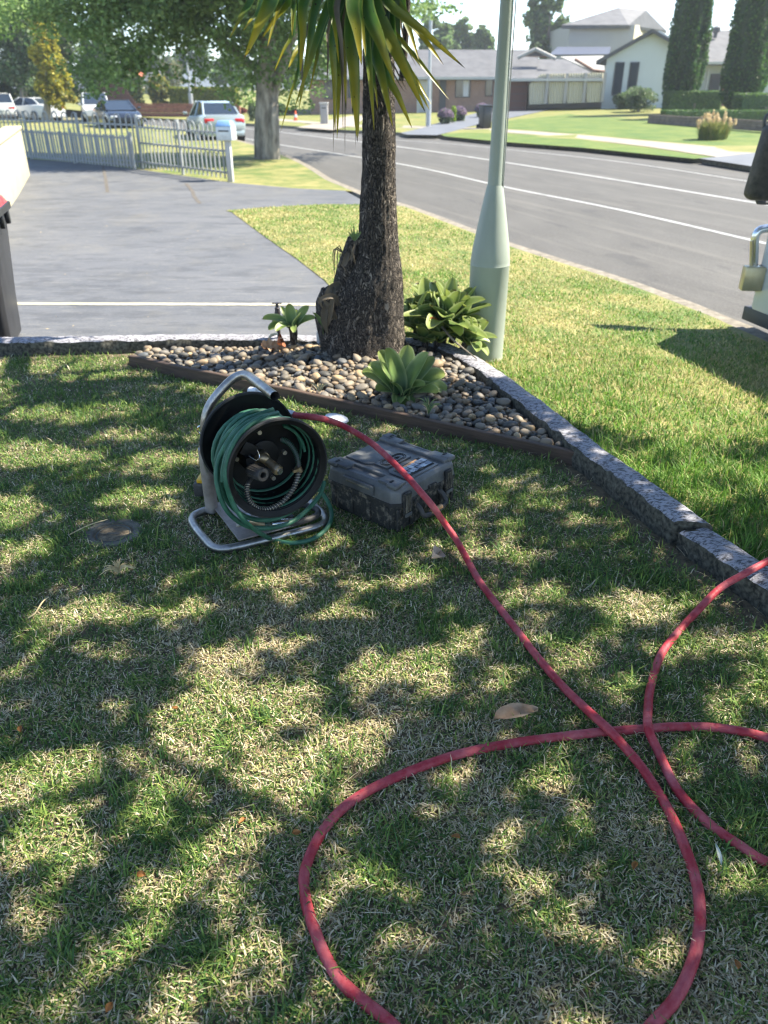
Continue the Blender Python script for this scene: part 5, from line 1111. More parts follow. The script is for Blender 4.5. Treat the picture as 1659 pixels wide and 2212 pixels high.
# mailbox
mp_ = G(500, 393, fz); t = empty('mailbox', mp_, 'grey mailbox with blue top on a white post at the end of the picket fence', 'mailbox', rz=R(-12))
MB().box((0, 0, .42), (.11, .11, .85)).o('post', M['trim_white'], t, bevel=.01)
MB().box((-.02, 0, .98), (.36, .30, .28)).o('box_body', M['post_box'], t, bevel=.02)
v = [(-.20, -.16, 1.12), (.16, -.16, 1.12), (.16, .16, 1.12), (-.20, .16, 1.12), (-.15, -.10, 1.23), (.11, -.10, 1.23), (.11, .10, 1.23), (-.15, .10, 1.23)]
MB().add(v, [(0, 3, 2, 1), (4, 5, 6, 7), (0, 1, 5, 4), (1, 2, 6, 5), (2, 3, 7, 6), (3, 0, 4, 7)]).o('box_top', M['bluebox'], t, bevel=.01)
MB().box((-.02, -.153, 1.03), (.24, .006, .03)).o('mail_slot', M['trim_dark'], t)

# ------------------------------------------------------------------ foliage builders
def leafcloud(name, clusters, nleaf, size, cols, seed, flat=.0):
    r = np.random.default_rng(seed); cl = np.array([c[:6] for c in clusters], float); wgt = np.array([c[6] if len(c) > 6 else c[3] * c[4] * c[5] for c in clusters], float); wgt /= wgt.sum()
    k = r.choice(len(cl), nleaf, p=wgt); d = r.normal(size=(nleaf, 3)); d /= np.linalg.norm(d, axis=1)[:, None]; rad = r.random(nleaf) ** .45
    # clump the leaves so light and dark masses and gaps appear
    sub = r.normal(size=(len(cl), 26, 3)); sub /= np.linalg.norm(sub, axis=2)[:, :, None]; sub *= (r.random((len(cl), 26)) ** .4)[:, :, None]; pick = r.integers(0, 26, nleaf)
    P = cl[k, :3] + (sub[k, pick] * .86 + d * rad[:, None] * .30) * cl[k, 3:6]
    a = r.normal(size=(nleaf, 3)); a[:, 2] *= .6; a /= np.linalg.norm(a, axis=1)[:, None]; b_ = r.normal(size=(nleaf, 3)); b_ -= a * (a * b_).sum(1)[:, None]; b_ /= np.linalg.norm(b_, axis=1)[:, None]
    s = size * r.uniform(.6, 1.3, nleaf)[:, None]; V = np.stack([P - a * s * .5, P + b_ * s * .32, P + a * s * .5, P - b_ * s * .32], 1).reshape(-1, 3)
    F = np.arange(nleaf * 4).reshape(-1, 4); cols = np.array(cols); tone = r.uniform(.75, 1.25, (len(cl), 26))
    c = cols[r.integers(0, len(cols), nleaf)] * tone[k, pick][:, None] * r.uniform(.85, 1.15, (nleaf, 1))
    return arrays(name, V, F, False, np.repeat(c, 4, 0))
def trunkmesh(P, r0, r1): return MB().tube(P, lambda s: r0 + (r1 - r0) * s ** .7, 14, smooth_path=6).mesh('trunk', True)
G1 = [(.075, .14, .05), (.11, .185, .06), (.055, .105, .04)]; G2 = [(.17, .27, .09), (.23, .34, .11), (.12, .20, .065)]; GY = [(.38, .34, .04), (.28, .28, .04), (.46, .38, .05), (.12, .15, .03)]; GD = [(.020, .045, .018), (.03, .062, .022)]; GG = [(.14, .19, .10), (.18, .23, .13), (.10, .14, .075)]
def tree(base, trunkP, r0, r1, clusters, nleaf, size, cols, label, seed, name='tree', branches=(), cat='tree', grp=None, bark='bark'):
    base = Vector(base); t = empty(name, base, label, cat, group=grp)
    tr = obj('trunk', trunkmesh([Vector(p) - base for p in trunkP], r0, r1), M[bark], t)
    for bp, a_, b_ in branches: obj('branch', MB().tube([Vector(p) - base for p in bp], lambda s, a_=a_, b_=b_: a_ + (b_ - a_) * s, 8, smooth_path=5).mesh('branch', True), M[bark], t)
    cl = [(c[0] - base.x, c[1] - base.y, c[2] - base.z, *c[3:]) for c in clusters]
    obj('crown', leafcloud('crown', cl, nleaf, size, cols, seed), M['leaf'], t); return t
def cpx(x, y, Y, rx, ry=None, rz=None):
    p = W(x, y, Y); return (p.x, p.y, p.z, rx, ry or rx, rz or rx)
# big street tree beyond the driveway
b0 = G(573, 345, -.36); Yt = b0.y
cl = [cpx(470, 40, Yt, 2.6, 2.5, 1.2), cpx(330, 30, Yt - 1, 2.4, 2, 1.3), cpx(240, 100, Yt - 1.5, 1.6, 1.4, 1.2), cpx(560, 130, Yt + .5, 1.3, 1.3, 1.0), cpx(630, 60, Yt, 1.8, 2, 1.2), cpx(440, 160, Yt + 1, .9, 1, .6), cpx(690, 130, Yt + 1, .9, 1, .9), cpx(510, 195, Yt + 2, 1.0, 1, .5), cpx(650, 200, Yt + 1, .7, .8, .6),
      cpx(150, 10, Yt - 1, 2.2, 2, 1.0), cpx(60, 20, Yt, 1.8, 2, .8), cpx(300, 160, Yt - .5, 1.0, 1, .6), cpx(400, -60, Yt, 4, 3, 1.6), cpx(650, -70, Yt, 3.5, 3, 1.5), cpx(860, -20, Yt + 2, 1.5, 2, .8), cpx(500, -160, Yt, 5, 4, 2), cpx(620, 150, Yt, .8, .8, .7), cpx(930, 10, Yt + 4, 1.0, 1.2, .5), cpx(200, 175, Yt - 1, .8, .8, .6)]
tree(b0, [b0, W(571, 300, Yt), W(574, 200, Yt), W(580, 80, Yt), W(585, -120, Yt)], .33, .24, cl, 80000, .13, G2, 'large leafy street tree with thick grey trunk on the verge by the parked sedan', 31, branches=[([W(592, 343, Yt - .1), W(590, 250, Yt - .15), W(594, 190, Yt), W(640, 60, Yt), W(700, -60, Yt)], .19, .10), ([W(580, 170, Yt), W(480, 90, Yt), W(380, 20, Yt)], .12, .04)])
# left-hand trees
b1 = G(100, 262, -.3); Y1 = b1.y
tree(b1, [b1, W(103, 200, Y1), W(100, 60, Y1)], .28, .12, [cpx(116, 195, Y1, 1.25, 1.2, 1.2), cpx(112, 150, Y1, 1.2, 1.2, 1.5), cpx(100, 100, Y1, .9, .9, 1.5), cpx(88, 60, Y1, .6, .6, 1.1)], 11000, .22, GY, 'yellow-green conifer with narrow crown behind the picket fence', 32, 'conifer', cat='tree')
b2 = G(50, 252, -.3); Y2 = b2.y
tree(b2, [b2, W(50, 180, Y2), W(40, 20, Y2)], .3, .15, [cpx(50, 130, Y2 - .5, 2.2, 1.6, 2.6), cpx(45, 50, Y2 - .5, 2.4, 1.6, 2.4), cpx(30, 120, Y2 + 3, 4.5, 3, 4.5), cpx(60, 40, Y2 + 3, 4, 3, 3.5), cpx(10, 190, Y2 + 3, 2.8, 2, 2), cpx(75, 190, Y2 + 2, 2, 2, 2)], 26000, .30, G1 + GG, 'broad dark green tree at far left behind the yellow conifer', 33)
b3 = G(195, 250, -.3); Y3 = b3.y
tree(b3, [b3, W(197, 180, Y3), W(205, 70, Y3)], .14, .05, [cpx(195, 200, Y3, 1.6, 1.4, 1.8), cpx(205, 140, Y3, 1.5, 1.4, 2.0), cpx(225, 90, Y3, 1.6, 1.4, 1.5), cpx(250, 120, Y3 + 2, 1.2, 1, 1.2)], 12000, .20, G2 + GG, 'light green young tree with loose foliage beside the white utility', 34)
# background trees, leaf colours lightened to stand in for distance haze
for k, (x, y0, ww, y1, Yd, cols, lb) in enumerate([(1180, 110, 52, -20, 95, G1 + G2 + GG, 'tall dark green tree standing beside the two-storey house'), (1000, 115, 36, 45, 120, G2 + GG, 'rounded mid green tree behind the brick house roof'), (1045, 112, 24, 62, 120, G1 + G2 + GG, 'smaller dark tree just left of the lamp post behind the roof'),
        (940, 115, 40, 40, 110, G2 + GG, 'pale green tree behind the yucca leaves above the pale roof'), (300, 150, 40, 95, 150, GG, 'hazy grey-green gum tree far down the street'), (350, 150, 30, 105, 150, GG, 'second hazy gum tree far down the street behind the hedge'), (420, 150, 45, 90, 140, GG + G1, 'grey-green tree far behind the yellow hedge'), (700, 140, 40, 60, 140, G2 + GG, 'pale tree far behind the brick house left end'), (620, 170, 36, 90, 120, G1 + GG, 'dark tree mass far behind the street tree'), (500, 175, 50, 110, 120, G1 + G2, 'green tree mass far beyond the hedge')]):
    bb = W(x, y0 + 18, Yd); s = depth_of(bb) / FPX; h = (y0 - y1) * s; hw = ww * s; top = W(x, y1, Yd)
    c = [(bb.x + random.uniform(-.5, .5) * hw, Yd + random.uniform(-.4, .4) * hw, top.z - h * q, hw * random.uniform(.45, .7), hw * .6, h * .24) for q in (.12, .3, .5, .7, .9)] + [(bb.x + sx * hw * .5, Yd, top.z - h * q, hw * .45, hw * .5, h * .22) for sx, q in ((-1, .45), (1, .5), (-1, .75), (1, .8))]
    tree((bb.x, Yd, -.6), [(bb.x, Yd, -.6), (bb.x, Yd, 1), (bb.x, Yd, top.z - h * .3)], .3, .1, c, 9000, .45, cols, lb, 50 + k)

# ------------------------------------------------------------------ far side of the street: ground
def far_z(x, y):
    d = linedist(np.asarray(x, float), np.asarray(y, float), [(p.x, p.y) for p in FK]); return ZR + .13 + np.clip(d - 3, 0, 60) * .022
FKp = [(p.x, p.y) for p in FKc]
o_far = [(p.x, p.y) for p in offset(FKc, -0.0)]
lawnpoly = [(p[0], p[1]) for p in [(q.x, q.y) for q in offset(FKc, .16)]] + [(-70, 120), (60, 120), (60, 10)]
surface('far_lawn', lawnpoly, far_z, M['drylawn'], 4.0)
def fp(x, y, dz=0):        # point on the far ground seen at a bearing
    d = ray(x, y); lo, hi = 15., 160.
    for _ in range(50):
        m_ = (lo + hi) / 2; p = np.array([0, 0, H]) + d * (m_ / d[1])
        if p[2] > float(far_z(p[0], p[1])): lo = m_
        else: hi = m_
    return Vector((p[0], p[1], float(far_z(p[0], p[1])) + dz))
def fpoly(name, px, m, dz, **k):
    P = [fp(x, y) for x, y in px]; return surface(name, [(p.x, p.y) for p in P], far_z, m, 3.0, lift=dz, **k)
fpoly('footpath', [(560, 258), (760, 275), (880, 277), (950, 279), (1035, 283), (1150, 291), (1251, 300), (1400, 318), (1554, 341), (1640, 345), (1800, 355), (1800, 340), (1639, 327), (1478, 312), (1300, 296), (1150, 284), (1035, 277), (950, 274), (880, 272), (760, 270), (560, 253)], M['path'], .016)
fpoly('green_lawn', [(1090, 262), (1230, 247), (1420, 262), (1430, 268), (1659, 285), (1800, 290), (1800, 338), (1639, 325), (1478, 310), (1300, 294), (1150, 282), (1090, 278)], M['farlawn'], .010)
fpoly('green_verge', [(950, 290), (1035, 285), (1150, 293), (1251, 302), (1400, 320), (1540, 340), (1500, 344), (1261, 320), (1085, 307), (960, 295)], M['farlawn'], .012)
fpoly('sloping_driveway', [(865, 288), (960, 262), (1080, 232), (1180, 220), (1250, 220), (1262, 224), (1200, 235), (1100, 256), (1010, 275), (944, 293), (880, 292)], M['sealed'], .022)
fpoly('side_driveway', [(1545, 341), (1659, 328), (1900, 328), (1900, 385), (1629, 362), (1510, 344)], M['sealed'], .024)
fpoly('neighbour_path', [(640, 276), (700, 262), (760, 250), (800, 250), (770, 268), (720, 282)], M['path'], .020)

# ------------------------------------------------------------------ buildings across the street
def P3(x, y, Y): return W(x, y, Y)
def quad_o(name, pts_, m, par, base, thick=None, **k):
    v = [Vector(p) - base for p in pts_]; n = len(v)
    if thick is None: thick = Vector((0, .12, 0))
    v2 = [p + thick for p in v]
    return MB().add(v + v2, [tuple(range(n)), tuple(range(2 * n - 1, n - 1, -1))] + [(i, n + i, n + (i + 1) % n, (i + 1) % n) for i in range(n)]).o(name, m, par, **k)
def house_box(par, base, x0, x1, y0, y1, z0, z1, m, name='wall'):
    return MB().box(((x0 + x1) / 2 - base.x, (y0 + y1) / 2 - base.y, (z0 + z1) / 2 - base.z), (x1 - x0, y1 - y0, z1 - z0)).o(name, m, par)
def window(par, base, x0, x1, z0, z1, Y, curtain=True, name='window', frame='trim_dark', proud=.03):
    w_ = MB().box(((x0 + x1) / 2 - base.x, Y - proud - base.y, (z0 + z1) / 2 - base.z), (x1 - x0, .06, z1 - z0)).o(name, M[frame], par)
    MB().box(((x0 + x1) / 2 - base.x, Y - proud - .035 - base.y, (z0 + z1) / 2 - base.z), (x1 - x0 - .12, .02, z1 - z0 - .12)).o('pane', M['glass'], w_)
    if curtain: MB().box((x0 + (x1 - x0) * .70 - base.x, Y - proud - .05 - base.y, (z0 + z1) / 2 - base.z), ((x1 - x0) * .35, .012, z1 - z0 - .16)).o('curtain', M['curtain'], w_)
    return w_
def hip(par, base, x0, x1, y0, y1, ze, zr, rx0, rx1, m, ov=.5, name='roof'):
    x0 -= ov; x1 += ov; y0 -= ov; y1 += ov; ym = (y0 + y1) / 2
    v = [(x0, y0, ze), (x1, y0, ze), (x1, y1, ze), (x0, y1, ze), (rx0, ym, zr), (rx1, ym, zr), (x0, y0, ze - .2), (x1, y0, ze - .2), (x1, y1, ze - .2), (x0, y1, ze - .2)]
    v = [Vector(p) - base for p in v]
    r_ = MB().add(v, [(0, 1, 5, 4), (1, 2, 5), (2, 3, 4, 5), (3, 0, 4), (6, 9, 8, 7), (0, 6, 7, 1), (1, 7, 8, 2), (2, 8, 9, 3), (3, 9, 6, 0)]).o(name, m, par)
    MB().box(((x0 + x1) / 2 - base.x, y0 - .06 - base.y, ze - .08 - base.z), (x1 - x0, .12, .15)).o('gutter', M['trim_white'], r_)
    return r_
# brick house
YB = 60.0; b = P3(900, 226, YB); zb = float(far_z(0, YB)) - .1; base = Vector((b.x, YB, zb)); bh = empty('brick_house', base, 'single-storey brown brick house with grey tiled hip roof', 'house')
X = lambda x, Y: (x - CX) / FPX * depth_of(W(x, 170, Y)); Z = lambda y, Y: W(900, y, Y).z
xl, xr = X(668, YB), X(1142, YB); ze = Z(166, YB)
house_box(bh, base, xl, xr, YB, YB + 9, zb - .3, ze, M['brick'])
for (x0, x1, y0, y1, c) in ((984, 1017, 169, 211, True), (1049, 1066, 169, 208, False), (750, 775, 172, 212, True), (700, 722, 172, 214, False)): window(bh, base, X(x0, YB), X(x1, YB), Z(y1, YB), Z(y0, YB), YB, c)
MB().box((X(957, YB) - base.x, -.05, (Z(169, YB) + zb) / 2 - zb), (X(964, YB) - X(950, YB), .1, Z(169, YB) - zb)).o('front_door', M['trim_dark'], bh)
gd = MB().box((X(1122, YB) - base.x, -.06, (Z(172, YB) + zb) / 2 - zb), (X(1140, YB) - X(1104, YB), .1, Z(172, YB) - zb)).o('garage_door', mat('brown_door', (.12, .05, .04), .7, var=.1), bh)
for k in range(1, 5): MB().box((X(1122, YB) - base.x, -.12, (Z(172, YB) - zb) * k / 5), (X(1140, YB) - X(1104, YB), .02, .03)).o('door_rib', M['trim_dark'], gd)
MB().box((X(915, YB) - base.x, -.3, (ze + zb) / 2 - zb), (X(925, YB) - X(905, YB), .06, ze - zb - .2)).o('porch_screen', M['trim_white'], bh)
for x in (902, 930): MB().box((X(x, YB) - base.x, -1.2, (ze + zb) / 2 - zb), (.12, .12, ze - zb)).o('porch_post', M['trim_white'], bh)
hip(bh, base, xl, X(1136, YB), YB, YB + 9, ze, Z(108, YB + 5), X(760, YB + 5), X(1156, YB + 5), M['roof_grey'], .6)
hip(bh, base, X(1095, YB - 1), X(1262, YB + 3), YB - .8, YB + 8.4, ze - .1, Z(128, YB + 4), X(1130, YB + 4), X(1215, YB + 4), M['roof_grey'], .3, 'side_roof')
v = [P3(1125, 122, YB + 1.2), P3(1157, 108, YB + 1.2), P3(1192, 124, YB + 1.2)]; quad_o('gable_vent', v, M['brick'], bh, base)
quad_o('vent_louvre', [P3(1138, 121, YB + 1.1), P3(1157, 112, YB + 1.1), P3(1178, 121, YB + 1.1)], M['trim_dark'], bh, base, Vector((0, .05, 0)))
for a_, b_ in (((1118, 125), (1157, 106)), ((1157, 106), (1200, 127))): obj('barge_board', MB().tube([P3(*a_, YB + 1.0) - base, P3(*b_, YB + 1.0) - base], .12, 6).mesh('barge_board'), M['roof_pale'], bh)
MB().box((P3(912, 126, YB + 14) - base)[:], (5.2, 6, .5)).o('rear_annexe', M['roof_pale'], bh)
# cream sheet fence beside the brick house
YF = 59.0; fb = P3(1143, 224, YF); t = empty('sheet_fence', fb, 'cream corrugated steel fence climbing beside the brick house driveway', 'fence')
pa = [(1143, 226), (1143, 180), (1168, 160), (1200, 158), (1245, 157), (1304, 157), (1304, 222), (1240, 223)]
xs_ = np.linspace(1143, 1304, 60)
ytop = np.interp(xs_, [1143, 1168, 1304], [182, 160, 157]); ybot = np.interp(xs_, [1143, 1304], [226, 220])
for s0, s1 in ((0, 14), (15, 29), (30, 44), (45, 59)):
    v = []; 
    for k in range(s0, s1 + 1):
        for y in (ytop[k], ybot[k]):
            p = P3(xs_[k], y, YF + (.06 if k % 2 else 0)) - fb; v.append(p)
    m_ = s1 - s0 + 1
    MB().add(v, [(2 * i, 2 * i + 2, 2 * i + 3, 2 * i + 1) for i in range(m_ - 1)]).o('fence_sheet', M['colorbond'], t)
    p0 = P3(xs_[s1], ytop[s1], YF - .08) - fb; p1 = P3(xs_[s1], ybot[s1], YF - .08) - fb; MB().box((p0 + p1) / 2, (.18, .08, (p0 - p1).length)).o('fence_post', M['wall_pale'], t)
house_box(bh, base, X(1150, YF0 := YB + 1.5), X(1330, YB + 3), YB + 2.5, YB + 8, zb - .3, ze - .1, M['wall_pale'], 'wing_wall')
# two-storey house
YT = 85.0; base = Vector((X(1290, YT), YT, 1.0)); th_ = empty('two_storey_house', base, 'pale two-storey house with grey hip roof behind the brick house', 'house')
house_box(th_, base, X(1220, YT), X(1356, YT), YT, YT + 12, Z(112, YT) - 6, Z(54, YT), M['wall_pale'])
quad_o('side_wall', [Vector((X(1356, YT) + .02, YT, Z(54, YT))), P3(1402, 56, YT + 9), P3(1402, 105, YT + 9), Vector((X(1356, YT) + .02, YT, Z(112, YT)))], M['wall_cream'], th_, base, Vector((-.1, .1, 0)))
MB().box((P3(1385, 62, YT + 6) - base)[:], (.7, .5, 1.1)).o('window', M['trim_dark'], th_)
v = [P3(1213, 54, YT - .6), P3(1358, 54, YT - .6), P3(1440, 66, YT + 12), P3(1290, 62, YT + 13), P3(1336, 16, YT + 5), P3(1396, 22, YT + 7)]
v = [p - base for p in v]; MB().add(v + [v[0] - Vector((0, 0, .3)), v[1] - Vector((0, 0, .3)), v[2] - Vector((0, 0, .3))], [(0, 1, 4), (1, 2, 5, 4), (2, 3, 4, 5), (3, 0, 4), (0, 6, 7, 1), (1, 7, 8, 2)]).o('roof', M['roof_grey'], th_)
v = [P3(1187, 118, YT - 5), P3(1316, 117, YT - 5), P3(1320, 101, YT - 1), P3(1205, 101, YT - 1)]; quad_o('lower_roof', v, M['roof_dark'], th_, base, Vector((0, .3, -.1)))
# pale garage behind
YG = 74.0; base = Vector((X(1260, YG), YG, .4)); gh_ = empty('pale_garage', base, 'low pale garage between the sheet fence and the white house', 'garage')
house_box(gh_, base, X(1255, YG), X(1306, YG), YG, YG + 5, .2, Z(157, YG), M['wall_pale'])
quad_o('roof', [P3(1210, 122, YG + 4), P3(1304, 120, YG + 4), P3(1306, 153, YG - .3), P3(1278, 152, YG - .3)], M['roof_pale'], gh_, base, Vector((0, .1, -.1)))
obj('barge_board', MB().tube([P3(1242, 128, YG + .5) - base, P3(1282, 152, YG - .4) - base, P3(1306, 155, YG - .4) - base], .12, 6).mesh('b'), mat('brown_trim', (.16, .08, .05), .7), gh_)
# white gabled house
YW = 60.0; base = Vector((X(1400, YW), YW, float(far_z(15, YW)) - .2)); wh = empty('white_house', base, 'white rendered single-storey house with steep gable facing the street', 'house')
zb = base.z
v = [(X(1306, YW), zb - .5), (X(1306, YW), Z(124, YW)), (X(1410, YW), Z(66, YW)), (X(1500, YW), Z(118, YW)), (X(1500, YW), zb - .5)]
quad_o('gable_wall', [Vector((x, YW, z)) for x, z in v], M['wall_white'], wh, base, Vector((3.4, 8, 0)))
for a_, b_ in (((1288, 131), (1410, 62)), ((1410, 62), (1520, 126))):
    p0, p1 = P3(*a_, YW - .5) - base, P3(*b_, YW - .5) - base; q0, q1 = p0 + Vector((3.8, 9, 0)), p1 + Vector((3.8, 9, 0)); u = Vector((0, 0, -.22))
    MB().add([p0, p1, q1, q0, p0 + u, p1 + u, q1 + u, q0 + u], [(0, 1, 2, 3), (7, 6, 5, 4), (0, 4, 5, 1), (1, 5, 6, 2), (2, 6, 7, 3), (3, 7, 4, 0)]).o('gable_roof', M['trim_dark'], wh)
for x0, x1 in ((1325, 1345), (1357, 1377)): window(wh, base, X(x0, YW), X(x1, YW), Z(206, YW), Z(134, YW), YW, False)
YW2 = 63.0
house_box(wh, base, X(1480, YW2), X(1700, YW2), YW2, YW2 + 8, zb - .5, Z(124, YW2), M['wall_white'], 'wing_wall')
hip(wh, base, X(1490, YW2), X(1705, YW2), YW2 - 1.5, YW2 + 9, Z(133, YW2 - 2), Z(66, YW2 + 4), X(1500, YW2 + 4), X(1690, YW2 + 4), M['roof_grey'], .4)
MB().box((X(1545, YW2) - base.x, -.0 + (YW2 - base.y) - .08, 1.2), (X(1556, YW2) - X(1534, YW2), .1, 2.3)).o('front_door', M['trim_dark'], wh)
MB().box((X(1553, YW2) - base.x, (YW2 - base.y) - 1.3, .9), (.32, .32, 2.3)).o('porch_pier', M['redbrick'], wh)
MB().box((X(1518, YW2) - base.x, (YW2 - base.y) - .9, 1.3), (.12, .12, 2.6)).o('porch_post', M['trim_white'], wh)
wb = P3(1544, 82, YW2 + 2) - base; MB().tube([wb, wb + Vector((0, 0, .35))], .14, 12).lathe([(.14, .3), (.30, .42), (.30, .62), (.1, .74), (0, .74)], wb, 16).o('roof_ventilator', M['trim_dark'], wh, smooth=True)
# left houses down the street
YL = 95.0; base = Vector((X(250, YL), YL, .2)); lh = empty('far_house', base, 'low house with grey roof behind the brown paling fence', 'house')
house_box(lh, base, X(215, YL), X(262, YL), YL, YL + 6, -.5, Z(186, YL), M['wall_pale']); hip(lh, base, X(215, YL), X(262, YL), YL, YL + 8, Z(184, YL), Z(160, YL), X(238, YL), X(252, YL), M['roof_grey'], .5)
window(lh, base, X(228, YL), X(240, YL), Z(200, YL), Z(190, YL), YL, False)
YL = 105.0; base = Vector((X(340, YL), YL, .2)); lh = empty('far_house', base, 'far house with dark ridge roof and cream eaves behind the rounded shrubs', 'house')
house_box(lh, base, X(310, YL), X(360, YL), YL, YL + 6, -.5, Z(178, YL), M['wall_cream']); hip(lh, base, X(306, YL), X(362, YL), YL, YL + 8, Z(172, YL), Z(148, YL), X(322, YL), X(345, YL), M['roof_grey'], .5)
YL = 125.0; base = Vector((X(268, YL), YL, 2)); lh = empty('far_house', base, 'distant house with terracotta red roof in the valley beyond', 'house')
house_box(lh, base, X(240, YL), X(296, YL), YL, YL + 6, -.5, Z(170, YL), M['wall_pale']); hip(lh, base, X(240, YL), X(296, YL), YL, YL + 8, Z(168, YL), Z(150, YL), X(255, YL), X(280, YL), mat('terracotta', (.45, .12, .07), .8, var=.1), .5)
# distant hill
b = MB(); v = []; n = 60
for i in range(n):
    x = -500 + 1000 * i / (n - 1); h = 16 + 10 * noise.noise((x * .006, 2, 0)); v += [(x, 900, -5), (x, 900, h), (x, 1200, h * 1.2)]
b.add(v, [(3 * i, 3 * i + 3, 3 * i + 4, 3 * i + 1) for i in range(n - 1)] + [(3 * i + 1, 3 * i + 4, 3 * i + 5, 3 * i + 2) for i in range(n - 1)]); b.o('hills', M['hill'], smooth=True, kind='structure')

# ------------------------------------------------------------------ garden across the street
def blob(name, px, py, wpx, hpx, label, cols, n=3500, sz=.10, cat='shrub', grp=None, seed=1, Y=None, boxy=False, flowers=None, fz_=None):
    g_ = fp(px, py) if Y is None else W(px, py, Y); s = depth_of(g_) / FPX; w_ = wpx * s / 2; h_ = hpx * s
    t = empty(name, g_, label, cat, group=grp)
    obj('stem', MB().tube([(0, 0, -.1), (0, 0, h_ * .5)], .05, 6).mesh('stem'), M['bark'], t)
    if boxy:
        r = np.random.default_rng(seed); P = r.uniform(-1, 1, (n, 3)); ax_ = r.integers(0, 3, n); P[np.arange(n), ax_] = np.sign(P[np.arange(n), ax_]); P = P * np.array([w_, boxy, h_ / 2]) + np.array([0, boxy, h_ / 2]) + r.normal(0, .025, (n, 3))
        me = cloud_pts(P, sz, cols, seed); obj('foliage', me, M['leaf'], t)
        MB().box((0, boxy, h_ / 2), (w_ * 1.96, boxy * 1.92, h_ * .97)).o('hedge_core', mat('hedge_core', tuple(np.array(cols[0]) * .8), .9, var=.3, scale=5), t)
    else:
        cl = [(0, 0, h_ * .55, w_, w_, h_ * .5, 3), (0, 0, h_ * .2, w_ * .9, w_ * .9, h_ * .25, 1.5)] + [(math.cos(a) * w_ * .4, math.sin(a) * w_ * .4, h_ * random.uniform(.35, .75), w_ * .6, w_ * .6, h_ * .3, 1) for a in range(5)]
        obj('foliage', leafcloud('foliage', cl, n, sz, cols, seed), M['leaf'], t)
        if flowers:
            r = np.random.default_rng(seed + 9); d = r.normal(size=(900, 3)); d[:, 2] = np.abs(d[:, 2]); d /= np.linalg.norm(d, axis=1)[:, None]; obj('flowers', cloud_pts(d * np.array([w_, w_, h_ * .55]) * 1.02 + np.array([0, 0, h_ * .5]), .09, flowers, seed), M['leaf'], t)
    return t
def cloud_pts(P, size, cols, seed):
    r = np.random.default_rng(seed); n = len(P); a = r.normal(size=(n, 3)); a /= np.linalg.norm(a, axis=1)[:, None]; b_ = r.normal(size=(n, 3)); b_ -= a * (a * b_).sum(1)[:, None]; b_ /= np.linalg.norm(b_, axis=1)[:, None]
    s = size * r.uniform(.6, 1.3, n)[:, None]; V = np.stack([P - a * s * .5, P + b_ * s * .35, P + a * s * .5, P - b_ * s * .35], 1).reshape(-1, 3); cols = np.array(cols)
    return arrays('foliage', V, np.arange(n * 4).reshape(-1, 4), False, np.repeat(cols[r.integers(0, len(cols), n)] * r.uniform(.8, 1.2, (n, 1)), 4, 0))
n_ = 260; X = rng.uniform(-6, -.2, n_); Y = 5.3 + 9 * rng.random(n_) ** 1.6; k = inpoly(X, Y, drive); X, Y = X[k], Y[k]; v = []
for x, y in zip(X, Y):
    q = np.array([x, y, float(zt(x, y)) + .010]); e_ = rng.normal(0, .007, (3, 3)); e_[:, 2] = np.abs(e_[:, 2]) * .4; v += list(q + e_)
obj('driveway_grit', arrays('driveway_grit', np.array(v), np.arange(len(v)).reshape(-1, 3)), M['straw'], kind='stuff')
for x, y, wp, hp, lb, sd in ((962, 268, 34, 28, 'purple lavender bush lowest on the driveway edge, nearest the street pole', 1), (992, 262, 30, 27, 'purple lavender bush second up the driveway edge beside the lime shrub', 2), (1040, 254, 30, 26, 'purple lavender bush just left of the lamp post by the driveway', 3), (1104, 236, 28, 22, 'purple lavender bush right of the lamp post near the garage', 4)):
    blob('lavender_bush', x, y, wp, hp, lb, GG, 2500, .10, 'lavender bush', 'lavender bushes along the sloping driveway', sd, flowers=[(.26, .19, .27), (.32, .24, .31), (.20, .16, .20)])
blob('shrub', 978, 265, 16, 32, 'bright lime green shrub between two lavender bushes', [(.26, .38, .03), (.20, .32, .03)], 1800, .09, seed=5)
blob('shrub', 1118, 230, 26, 28, 'bright lime green shrub beside the garage door', [(.26, .38, .03), (.20, .32, .03)], 2200, .10, seed=6)
for x, w0_ in ((890, 'leftmost'), (905, 'second'), (920, 'third'), (960, 'separate rightmost')): blob('flower_clump', x, 240, 14, 8, None, GG, 500, .08, 'flowers', 'pink flower clumps along the brick house wall', x, flowers=[(.55, .18, .32)])['label'] = w0_ + ' low pink flower clump along the brick house wall, counted from the trunk'
blob('bin_shape', 1050, 275, 9, 12, '', GD, 10, .01) if False else None
q = fp(1047, 278); t = empty('wheelie_bin', q, 'small dark wheelie bin across the street at the driveway edge', 'wheelie bin', rz=.4)
MB().prism(chamf(.24, .26, .04), .03, .95).o('bin_body', M['binbody'], t, bevel=.02); MB().prism(chamf(.28, .30, .05), .95, 1.03).o('bin_lid', M['binbody'], t, bevel=.02)
for sx in (-1, 1): MB().tube([(sx * .24, .25, .1), (sx * .29, .25, .1)], .1, 12).o('wheel', M['tyre'], t)
blob('shrub', 1345, 236, 50, 34, 'dark shrub against the left window of the white house', G1 + GG, 5000, .14, seed=14)
blob('shrub', 1378, 242, 80, 48, 'dark leafy garden shrubs below the white house windows', G1 + GG, 6000, .12, seed=12)
blob('shrub', 1290, 228, 26, 34, 'straggly grey-green shrub at the corner of the white house', GG, 3000, .12, seed=13)
